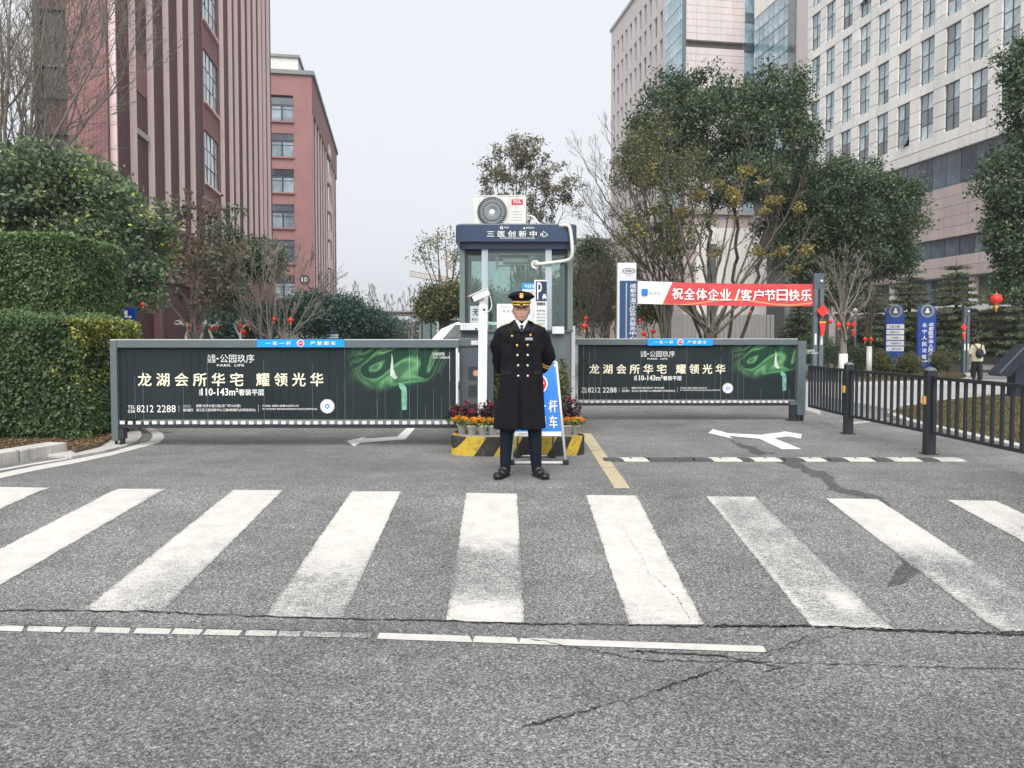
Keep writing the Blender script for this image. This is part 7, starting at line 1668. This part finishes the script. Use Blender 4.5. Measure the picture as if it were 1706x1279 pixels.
def vloft(mb, rings, k=24, ex=2.3):
    """upright loft: (z, cx, cy, rx, ry)"""
    vs = []
    for (z, cx, cy_, rx, ry) in rings:
        for j in range(k):
            a = 2*PI*j/k; c, s = math.cos(a), math.sin(a); vs.append((cx+rx*math.copysign(abs(c)**(2/ex), c), cy_+ry*math.copysign(abs(s)**(2/ex), s), z))
    n = len(rings); fs = [(i*k+j, i*k+(j+1) % k, (i+1)*k+(j+1) % k, (i+1)*k+j) for i in range(n-1) for j in range(k)]+[tuple(range(k-1, -1, -1)), tuple((n-1)*k+j for j in range(k))]
    mb.add(vs, fs)
def limb(mb, pts, rad, k=14):
    mb.tube(pts, rad, k); mb.ell(pts[0], (rad[0],)*3, 12, 8); mb.ell(pts[-1], (rad[-1],)*3, 12, 8)
    for p, r_ in zip(pts[1:-1], rad[1:-1]): mb.ell(p, (r_,)*3, 12, 8)
def hand(mb, wrist, d, side, palm_n):
    """palm, four unequal curled fingers and a thumb from the side of the palm"""
    w = Vector(wrist); d = Vector(d).normalized(); n = Vector(palm_n).normalized(); s = d.cross(n)*side
    pc = w+d*.045; limb(mb, [w, pc+d*.03], [.024, .03]); 
    for i, (o, L_) in enumerate(((-.027, .062), (-.009, .072), (.009, .068), (.027, .054))):
        r0 = w+d*.078+s*o; mb.tube([r0-d*.02, r0+d*L_*.4+n*.004, r0+d*L_*.72+n*.018, r0+d*L_*.82+n*.034], [.0095, .009, .0085, .007], 8); mb.ell(r0+d*L_*.82+n*.034, (.007,)*3, 8, 6)
    r0 = w+d*.022-s*.028; mb.tube([r0, r0-s*.018+d*.028+n*.01, r0-s*.014+d*.052+n*.02], [.012, .0105, .008], 8); mb.ell(r0-s*.014+d*.052+n*.02, (.008,)*3, 8, 6)
def head(mb, c, k=1.):
    """c: chin-level centre; face towards -y"""
    x, y, z = c
    vloft(mb, [(z-.005, x, y-.045*k, .026*k, .024*k), (z+.012, x, y-.038*k, .044*k, .045*k), (z+.04, x, y-.022*k, .060*k, .068*k), (z+.075, x, y-.008, .071*k, .086*k), (z+.12, x, y+.004, .077*k, .095*k), (z+.16, x, y+.008, .077*k, .098*k), (z+.20, x, y+.010, .068*k, .088*k), (z+.228, x, y+.012, .044*k, .058*k), (z+.238, x, y+.012, .018*k, .025*k)], 24, 2.15)
    mb.ell((x, y-.092, z+.078), (.015, .018, .012)); mb.tube([(x, y-.083, z+.125), (x, y-.100, z+.085)], [.008, .012], 8)     # nose
    for s in (-1, 1):
        mb.ell((x+s*.080, y+.012, z+.10), (.011, .022, .034)); mb.ell((x+s*.034, y-.076, z+.136), (.026, .013, .008)); mb.ell((x+s*.045, y-.058, z+.085), (.022, .018, .018)); mb.ell((x+s*.011, y-.093, z+.074), (.009, .008, .007))
    mb.ell((x, y-.084, z+.047), (.026, .010, .006)); mb.ell((x, y-.083, z+.036), (.022, .010, .007)); mb.ell((x, y-.072, z+.010), (.022, .016, .014))

GX, GY = hx(868.5, 7.5), 7.5; G = thing('person', 'security guard in a long black coat and peaked cap with hands behind the back', 'person', (GX, GY, 0))
def gx(px): return (px-868.5)/F*7.5
def gz(py): return hz(py, 7.5)
# body: one skin from feet to head
mb = MB(); vloft(mb, [(.86, 0, .01, .16, .10), (.98, 0, .01, .165, .11), (1.10, 0, .01, .145, .10), (1.25, 0, .005, .165, .105), (1.38, 0, 0, .185, .105), (1.46, 0, .0, .16, .085), (1.52, 0, .01, .08, .065), (1.545, 0, .012, .058, .058), (1.60, 0, .012, .054, .056), (1.64, 0, .015, .052, .055)])
FX = (gx(838.5), gx(899.5)); zc = .0
for s, hxp, fx_ in ((-1, -.09, gx(841)), (1, .09, gx(895))):
    limb(mb, [(hxp, .0, .90), ((hxp+fx_)/2*1.05, -.01, .50), (fx_, .01, .10)], [.085, .050, .028]); limb(mb, [(fx_, .03, .05), (fx_+s*.05, -.09, .035)], [.026, .020])
for s in (-1, 1):
    limb(mb, [(s*.18, .0, 1.44), (s*.238, .07, 1.215), (s*.15, .185, 1.06)], [.050, .038, .028])
hand(mb, (.12, .20, 1.045), (-.95, .12, -.25), 1, (0, .9, -.3)); hand(mb, (-.10, .235, 1.01), (.95, .1, -.1), -1, (0, .9, .2))
chin = gz(534.5)
head(mb, (0, .0, chin), 1.09)
body = remeshed(mb, 'body', M['skin'], .0055, 2); bo_ = link('body', body, G)
# face details
def fy_(x, z):
    h = bv.ray_cast(Vector((x, -1, z)), Vector((0, 1, 0))); return h[0].y if h[0] else -.09
bv = BVHTree.FromPolygons([v.co[:] for v in body.vertices], [p.vertices[:] for p in body.polygons])
for s in (-1, 1):
    e = MB(); y = fy_(s*.034, chin+.106); e.ell((s*.034, y+.003, chin+.106), (.0145, .006, .0055)); e.build('eye', M['eye'], bo_)
    e = MB(); e.tube([(s*.016, fy_(s*.016, chin+.125)-.001, chin+.124), (s*.034, fy_(s*.034, chin+.128)-.001, chin+.128), (s*.054, fy_(s*.054, chin+.122)-.001, chin+.122)], [.0035, .0045, .002], 6); e.build('eyebrow', M['eye'], bo_)
e = MB(); e.tube([(-.024, fy_(-.024, chin+.0415)+.001, chin+.041), (0, fy_(0, chin+.0415)-.0005, chin+.042), (.024, fy_(.024, chin+.0415)+.001, chin+.041)], [.0025, .0045, .0025], 6); e.build('lips', M['lip'], bo_)
for s in (-1, 1):
    e = MB(); e.ell((s*.0755, .03, chin+.135), (.008, .045, .040)); e.build('hair', M['eye'], bo_)
# trousers
mb = MB()
vloft(mb, [(.45, gx(845), -.0, .078, .078), (.60, -.10, 0, .085, .085), (.86, -.085, .0, .09, .09)])
for (xt, xb_) in (((gx(844.5)), gx(842)), ((gx(890.5)), gx(894))):
    vloft(mb, [(.075, xb_, .02, .050, .066), (.10, xb_, .015, .053, .068), (.24, lerp(xb_, xt, .35), .01, .060, .074), (.42, lerp(xb_, xt, .8), .0, .069, .080), (.60, xt*.98, 0, .078, .088), (.90, xt*.65, 0, .09, .10)], 20, 2.5)
def trous(co):
    w_ = np.clip((.62-co[:, 2])/.5, 0, 1); co[:, 1] += w_*(.003*np.sin(co[:, 2]*23+co[:, 0]*30)); co[:, 0] += .002*np.sin(co[:, 2]*17+1+co[:, 1]*25)*w_; return co
tr_ = remeshed(mb, 'trousers', M['trouser'], .009, 2, trous); link('trousers', tr_, G)
# shoes
for s, x0, x1 in ((-1, gx(843), gx(830)), (1, gx(893.5), gx(907))):
    m_ = MB(); hx_, tx = x0, x1
    m_.ell((hx_, .05, .058), (.046, .06, .056)); m_.ell((lerp(hx_, tx, .45), -.03, .052), (.052, .10, .052)); m_.ell((tx, -.125, .036), (.052, .085, .037)); m_.tube([(hx_, .03, .05), (hx_, .02, .12)], [.048, .045], 12); m_.tube([(hx_, .02, .10), (lerp(hx_, tx, .3), -.06, .07)], [.045, .04], 12)
    def flat_(co): co[:, 2] = np.where(co[:, 2] < .014, .014, co[:, 2]); return co
    sh = remeshed(m_, 'shoe', M['shoe'], .006, 3, flat_); so = link('shoe', sh, G)
    m_ = MB(); pr = [(hx_-.044, .07), (hx_-.02, .112), (hx_+.02, .112), (hx_+.044, .07), (lerp(hx_, tx, .5)+.047, -.03), (tx+.046, -.12), (tx+.022, -.19), (tx-.022, -.19), (tx-.046, -.12), (lerp(hx_, tx, .5)-.047, -.03)]
    m_.prism(pr[::-1], .0, .015); m_.build('sole', M['black'], so)
# coat
mb = MB(); z_h = gz(713)
vloft(mb, [(z_h, gx(864.5), .0, .256, .165), (z_h+.02, gx(864.5), 0, .257, .167), (.75, gx(866), .0, .238, .157), (.93, gx(868), .0, .224, .150), (1.06, gx(869), .0, .213, .142), (1.16, gx(869), 0, .206, .137), (1.28, gx(869), -.002, .214, .142), (1.38, gx(868.5), -.003, .226, .142), (1.45, gx(868.5), .0, .232, .128), (1.495, gx(868.5), .006, .205, .105), (1.525, gx(868.5), .012, .150, .088), (1.55, gx(868.5), .016, .095, .074), (1.578, gx(868.5), .018, .075, .066)], 40, 2.4)
for s in (-1, 1):
    ex_ = gx(819.5)+.062 if s < 0 else gx(925)-.055; limb(mb, [(s*.185, .0, 1.44), (s*.235, .02, 1.34), (ex_, .07, 1.205), (s*.22, .15, 1.09), (s*.13, .20, 1.04)], [.078, .076, .066, .060, .052], 18)
def folds(co):
    x, y, z = co[:, 0], co[:, 1], co[:, 2]; th = np.arctan2(y, x)
    lw = np.clip((1.0-z)/.5, 0, 1); a = .010*lw*np.sin(th*9+1.1)+.005*lw*np.sin(th*17+z*3)
    up_ = np.clip((z-1.0)/.2, 0, 1); b2 = .0045*up_*np.sin(z*38+x*14)+.0035*up_*np.sin(x*60-z*33); r_ = np.hypot(x, y)+1e-6
    core_ = r_ < .30; f = np.where(core_, a, 0)+b2; co[:, 0] += x/r_*f; co[:, 1] += y/r_*f
    # centre pleat below the last buttons
    pl = np.exp(-((x-gx(866))/.010)**2)*np.clip((.98-z)/.1, 0, 1)*(y < 0); co[:, 1] += pl*.022
    lap = np.clip(1-np.abs(x-gx(857))/.012, 0, 1)*(y < 0)*(z > .95)*(z < 1.48); co[:, 1] += lap*.006
    return co
coat = remeshed(mb, 'coat', M['coat'], .0085, 3, folds); co_ = link('coat', coat, G)
bv = BVHTree.FromPolygons([v.co[:] for v in coat.vertices], [p.vertices[:] for p in coat.polygons])
def cy_at(x, z):
    h = bv.ray_cast(Vector((x, -1, z)), Vector((0, 1, 0))); return h[0].y if h[0] else -.10
def drape(name, quad, m, off, th=.004, n=10, par=None):
    """a cloth piece laid over the coat: four corners in x,z"""
    a, b2, c, d = quad; vs = []
    for j in range(n+1):
        for i in range(n+1):
            u_, v = i/n, j/n; x = lerp(lerp(a[0], b2[0], u_), lerp(d[0], c[0], u_), v); z = lerp(lerp(a[1], b2[1], u_), lerp(d[1], c[1], u_), v); vs.append((x, cy_at(x, z)-off, z))
    N_ = (n+1)**2; vs += [(x, y+th+off, z) for x, y, z in vs]; f = []
    for j in range(n):
        for i in range(n): k = j*(n+1)+i; f += [(k, k+1, k+n+2, k+n+1), (N_+k, N_+k+n+1, N_+k+n+2, N_+k+1)]
    for i in range(n):
        f += [(i+1, i, N_+i, N_+i+1), (n*(n+1)+i, n*(n+1)+i+1, N_+n*(n+1)+i+1, N_+n*(n+1)+i), (i*(n+1), (i+1)*(n+1), N_+(i+1)*(n+1), N_+i*(n+1)), ((i+1)*(n+1)+n, i*(n+1)+n, N_+i*(n+1)+n, N_+(i+1)*(n+1)+n)]
    b3 = MB(); b3.smooth = True; b3.add(vs, f); return b3.build(name, m, par or G)
cx0 = gx(869)
def xz(px, py): return (gx(px), gz(py))
sh_ = drape('shirt', [xz(860, 540), xz(877.5, 540), xz(870.2, 551), xz(868.6, 551)], M['shirt'], .012)
for s in (-1, 1):                                  # collar wings
    w_ = MB(); P = [(cx0+s*.004, -.098, 1.535), (cx0+s*.050, -.064, 1.583), (cx0+s*.062, -.060, 1.562), (cx0+s*.026, -.112, 1.508)]; w_.add(P+[(x, y+.006, z) for x, y, z in P], [(0, 1, 2, 3), (3, 2, 1, 0), (4, 5, 6, 7)]); w_.build('collar_wing', M['shirt'], sh_)
ti = MB(); ti.prismy([xz(866.3, 541.5), xz(871.8, 541.5), xz(871, 545), xz(867, 545)][::-1], -.135, -.105); ti.prismy([xz(867.2, 545), xz(870.8, 545), xz(872.3, 553), xz(866, 553)][::-1], -.147, -.125); ti.build('tie', M['tie'], G)
for s in (-1, 1):
    f = lambda a, b2: xz(869+s*a, b2)
    drape('lapel', [f(10, 533), f(19, 537), f(15, 552), f(1.2, 553)], M['lapel'], .013, par=co_)
    drape('lapel', [f(13.5, 551.5), f(21, 541), f(25, 547), f(16, 559)], M['lapel'], .009, par=co_)
    # epaulettes
    e = MB(); e.rbox(-.055, .05, -.028, .028, 0, .010, .004); eo = e.build('epaulette', M['black'], co_, (gx(868.5)+s*.165, .0, 1.517 if s > 0 else 1.517)); eo.rotation_euler = (0, s*R(20), 0)
    for j in range(3): b3 = MB(); b3.box(s*(.012+.018*j)-.006, s*(.012+.018*j)+.006, -.029, .029, .010, .014); b3.build('gold_bar', M['gold'], eo)
    b3 = MB(); b3.box(-.057 if s < 0 else .038, -.042 if s < 0 else .053, -.030, .030, -.001, .016); b3.build('gold_bar', M['gold'], eo)
    pa = (835.5, 852.5) if s < 0 else (889, 905); drape('pocket_flap', [xz(pa[0], 616.5), xz(pa[1], 617.5), xz(pa[1]-2, 624), xz(pa[0]+.5, 623.5)], M['lapel'], .008, par=co_)
for i, (px, py) in enumerate(((853, 559.5), (883.6, 558), (861.3, 574.8), (878.5, 574.4), (861.9, 591), (878.7, 590.8), (863, 607.8), (878.6, 607.8), (863.2, 624.8), (878.7, 624.8))):
    x, z = xz(px, py); y = cy_at(x, z); b3 = MB(); b3.lathe([(.0120, 0), (.0120, .004), (.008, .0080), (.003, .009)], 14); o = b3.build('button', M['silver'] if i > 3 else M['gold'], co_, (x, y+.001, z)); o.rotation_euler = (PI/2, 0, 0)
x, z = xz(880.8, 564.8); y = cy_at(x, z); b3 = MB(); b3.rbox(-.036, .036, -.006, .0, -.012, .012, .002); nt_ = b3.build('name_tag', M['chrome'], co_, (x, y-.006, z)); text('保安', M['ink'], nt_, -.012, .012, -.005, .005, -.0075, .0)
# sleeve stripes on the viewer's right forearm
for t0 in (.50, .66):
    a, b2 = Vector((gx(925)-.055, .07, 1.205)), Vector((.22, .15, 1.09)); p = a.lerp(b2, t0); d = (b2-a).normalized(); b3 = MB(); b3.tube([p-d*.0045, p+d*.0045], [.0665, .0655], 20); b3.build('sleeve_stripe', M['gold'], co_)
# cap
c0 = gz(505.8); cp = thing('peaked_cap', 'black peaked cap with gold braid worn by the guard', 'cap', (GX+gx(868.3), GY+.008, c0)); cp.rotation_euler = (0, 0, 0)
mb = MB(); mb.lathe([(.084, -.014), (.088, .0), (.088, .034), (.100, .044), (.130, .062), (.134, .070), (.126, .084), (.095, .107), (.05, .117), (.01, .120)], 40, ey=1.10)
cr_ = mb.mesh('crown', M['coat']); n = len(cr_.vertices); co = np.zeros(n*3, dtype=np.float32); cr_.vertices.foreach_get('co', co); co = co.reshape(-1, 3); kk = np.clip((co[:, 2]-.04)/.1, 0, 1); co[:, 2] += kk*np.clip(-co[:, 1], -.1, .2)*.16; cr_.vertices.foreach_set('co', co.ravel()); cr_.update(); link('crown', cr_, cp)
mb = MB(); mb.lathe([(.0895, .0), (.0905, .004), (.0905, .029), (.0895, .033)], 40, ey=1.10); mb.build('band', M['black'], cp)
mb = MB()                                            # visor
vs = []; k = 20
for rr_, dz in ((1.0, .0), (1.28, -.014), (1.50, -.036), (1.49, -.040), (1.26, -.019), (1.0, -.005)):
    for j in range(k+1):
        a = PI+PI*(j/k); fx_ = math.cos(a)*.090*lerp(1, 1.02, rr_-1); fr = (math.sin(a)); vs.append((fx_, fr*.098*(1+(rr_-1)*abs(fr)**.8), dz*abs(fr)**.7))
mb.smooth = True; mb.add(vs, [(i*(k+1)+j, i*(k+1)+j+1, ((i+1) % 6)*(k+1)+j+1, ((i+1) % 6)*(k+1)+j) for i in range(6) for j in range(k)]); vo = mb.build('visor', M['shoe'], cp)
mb = MB()                                            # braid over the visor and round the band
for rr_, dz, r_ in ((1.40, -.024, .0075),):
    for h0, h1 in ((.1, .46), (.54, .9)):
        pts = []
        for j in range(10): a = PI+PI*lerp(h0, h1, j/9); fr = math.sin(a); pts.append((math.cos(a)*.092, fr*.098*(1+(rr_-1)*abs(fr)**.8)-.004, dz*abs(fr)**.7+.005))
        mb.tube(pts, [.004]+[r_]*8+[.004], 8)
mb.build('visor_braid', M['gold'], vo)
mb = MB(); pts = [(math.cos(PI+PI*j/16)*.095, math.sin(PI+PI*j/16)*.106, .010+.006*abs(math.cos(PI+PI*j/16))) for j in range(17)]; mb.tube(pts, .0085, 8); mb.build('chin_cord', M['gold'], cp)
text('8', M['gold'], cp, -.017, .017, .050, .096, -.156, .05); 
bd2 = MB(); bd2.disc((0, -.148, .058), .010, .006, 20); bd2.build('badge', M['gold'], cp)
mb = MB()
for s in (-1, 1): mb.ell((s*.093, -.005, .012), (.006, .008, .008))
mb.build('side_button', M['gold'], cp)

# ---- passer-by seen from behind
PX, PYY = hx(1628, 28), 28.; Z0_ = zf(28)
Pp = thing('person', 'passer-by in a cream jacket walking away with a black backpack on the right', 'person', (PX, PYY, Z0_))
mb = MB(); vloft(mb, [(.78, 0, 0, .15, .10), (.95, 0, 0, .14, .095), (1.15, 0, 0, .155, .10), (1.28, 0, 0, .16, .09), (1.36, 0, -.0, .07, .06), (1.42, 0, .02, .05, .05)])
for s, y0 in ((-1, .10), (1, -.10)): limb(mb, [(s*.08, 0, .80), (s*.075, y0*.4, .45), (s*.07, y0, .08)], [.085, .06, .045]); limb(mb, [(s*.07, y0, .05), (s*.08, y0+.14, .035)], [.038, .032])
for s in (-1, 1): limb(mb, [(s*.17, 0, 1.27), (s*.23, .02, 1.04), (s*.17, .20, .98)], [.05, .042, .032])
hand(mb, (.16, .21, .98), (-.4, .9, 0), 1, (0, 0, 1)); hand(mb, (-.16, .21, .98), (.4, .9, 0), -1, (0, 0, 1))
hm = MB(); head(hm, (0, 0, 0), .95); 
for v in hm.v: pass
Rm = Matrix.Rotation(PI, 4, 'Z') @ Matrix.Rotation(R(18), 4, 'X'); mb.add([tuple((Rm @ Vector(v))+Vector((0, .06, 1.385))) for v in hm.v], hm.f)
link('body', remeshed(mb, 'body', M['skin'], .012, 1), Pp)
mb = MB(); mb.ell((0, .05, 1.50), (.088, .10, .11)); mb.ell((0, .0, 1.46), (.08, .06, .09)); mb.build('hair', M['eye'], Pp)
M['cream_cloth'] = mat('cream_jacket', (.80, .72, .52), .85, .08, 6)
mb = MB(); vloft(mb, [(.72, 0, 0, .20, .14), (.80, 0, 0, .205, .145), (1.0, 0, 0, .20, .14), (1.2, 0, 0, .205, .13), (1.30, 0, 0, .17, .11), (1.37, 0, 0, .09, .08)])
for s in (-1, 1): limb(mb, [(s*.17, 0, 1.27), (s*.255, .02, 1.04), (s*.19, .19, .98)], [.078, .068, .055])
link('jacket', remeshed(mb, 'jacket', M['cream_cloth'], .014, 2), Pp)
mb = MB(); vloft(mb, [(.70, 0, 0, .16, .11), (.85, 0, 0, .16, .11)])
for s, y0 in ((-1, .10), (1, -.10)): vloft(mb, [(.07, s*.075, y0, .075, .085), (.45, s*.085, y0*.5, .088, .095), (.80, s*.08, 0, .09, .10)])
link('trousers', remeshed(mb, 'trousers', M['black'], .014, 1), Pp)
for s, y0 in ((-1, .10), (1, -.10)): mb = MB(); mb.ell((s*.075, y0+.05, .05), (.05, .13, .05)); mb.build('shoe', M['shoe'], Pp)
bp_ = thing('backpack', 'black backpack worn by the passer-by in the cream jacket', 'backpack', (PX-.03, PYY-.20, Z0_+.86))
mb = MB(); mb.ell((0, -.0, .16), (.15, .09, .19)); mb.ell((0, -.06, .10), (.11, .06, .10)); mb.build('bag', M['black'], bp_)
for s in (-1, 1): mb = MB(); mb.tube([(s*.03, .04, .30), (s*.10, .04, .40), (s*.14, .12, .50), (s*.12, .22, .50)], .018, 6); mb.build('strap', M['black'], bp_)
# ================================================================ THE AIR
hzm = bpy.data.materials.new('winter_haze'); hzm.use_nodes = True; t = hzm.node_tree; t.nodes.clear()
o_ = t.nodes.new('ShaderNodeOutputMaterial'); v_ = t.nodes.new('ShaderNodeVolumePrincipled'); v_.inputs['Density'].default_value = .0006; v_.inputs['Color'].default_value = (.93, .96, 1, 1); v_.inputs['Anisotropy'].default_value = .2
t.links.new(v_.outputs[0], o_.inputs['Volume'])
mb = MB(); mb.box(-1600, 1600, -100, 2600, -4, 62); hb = mb.build('haze', hzm, kind='stuff')
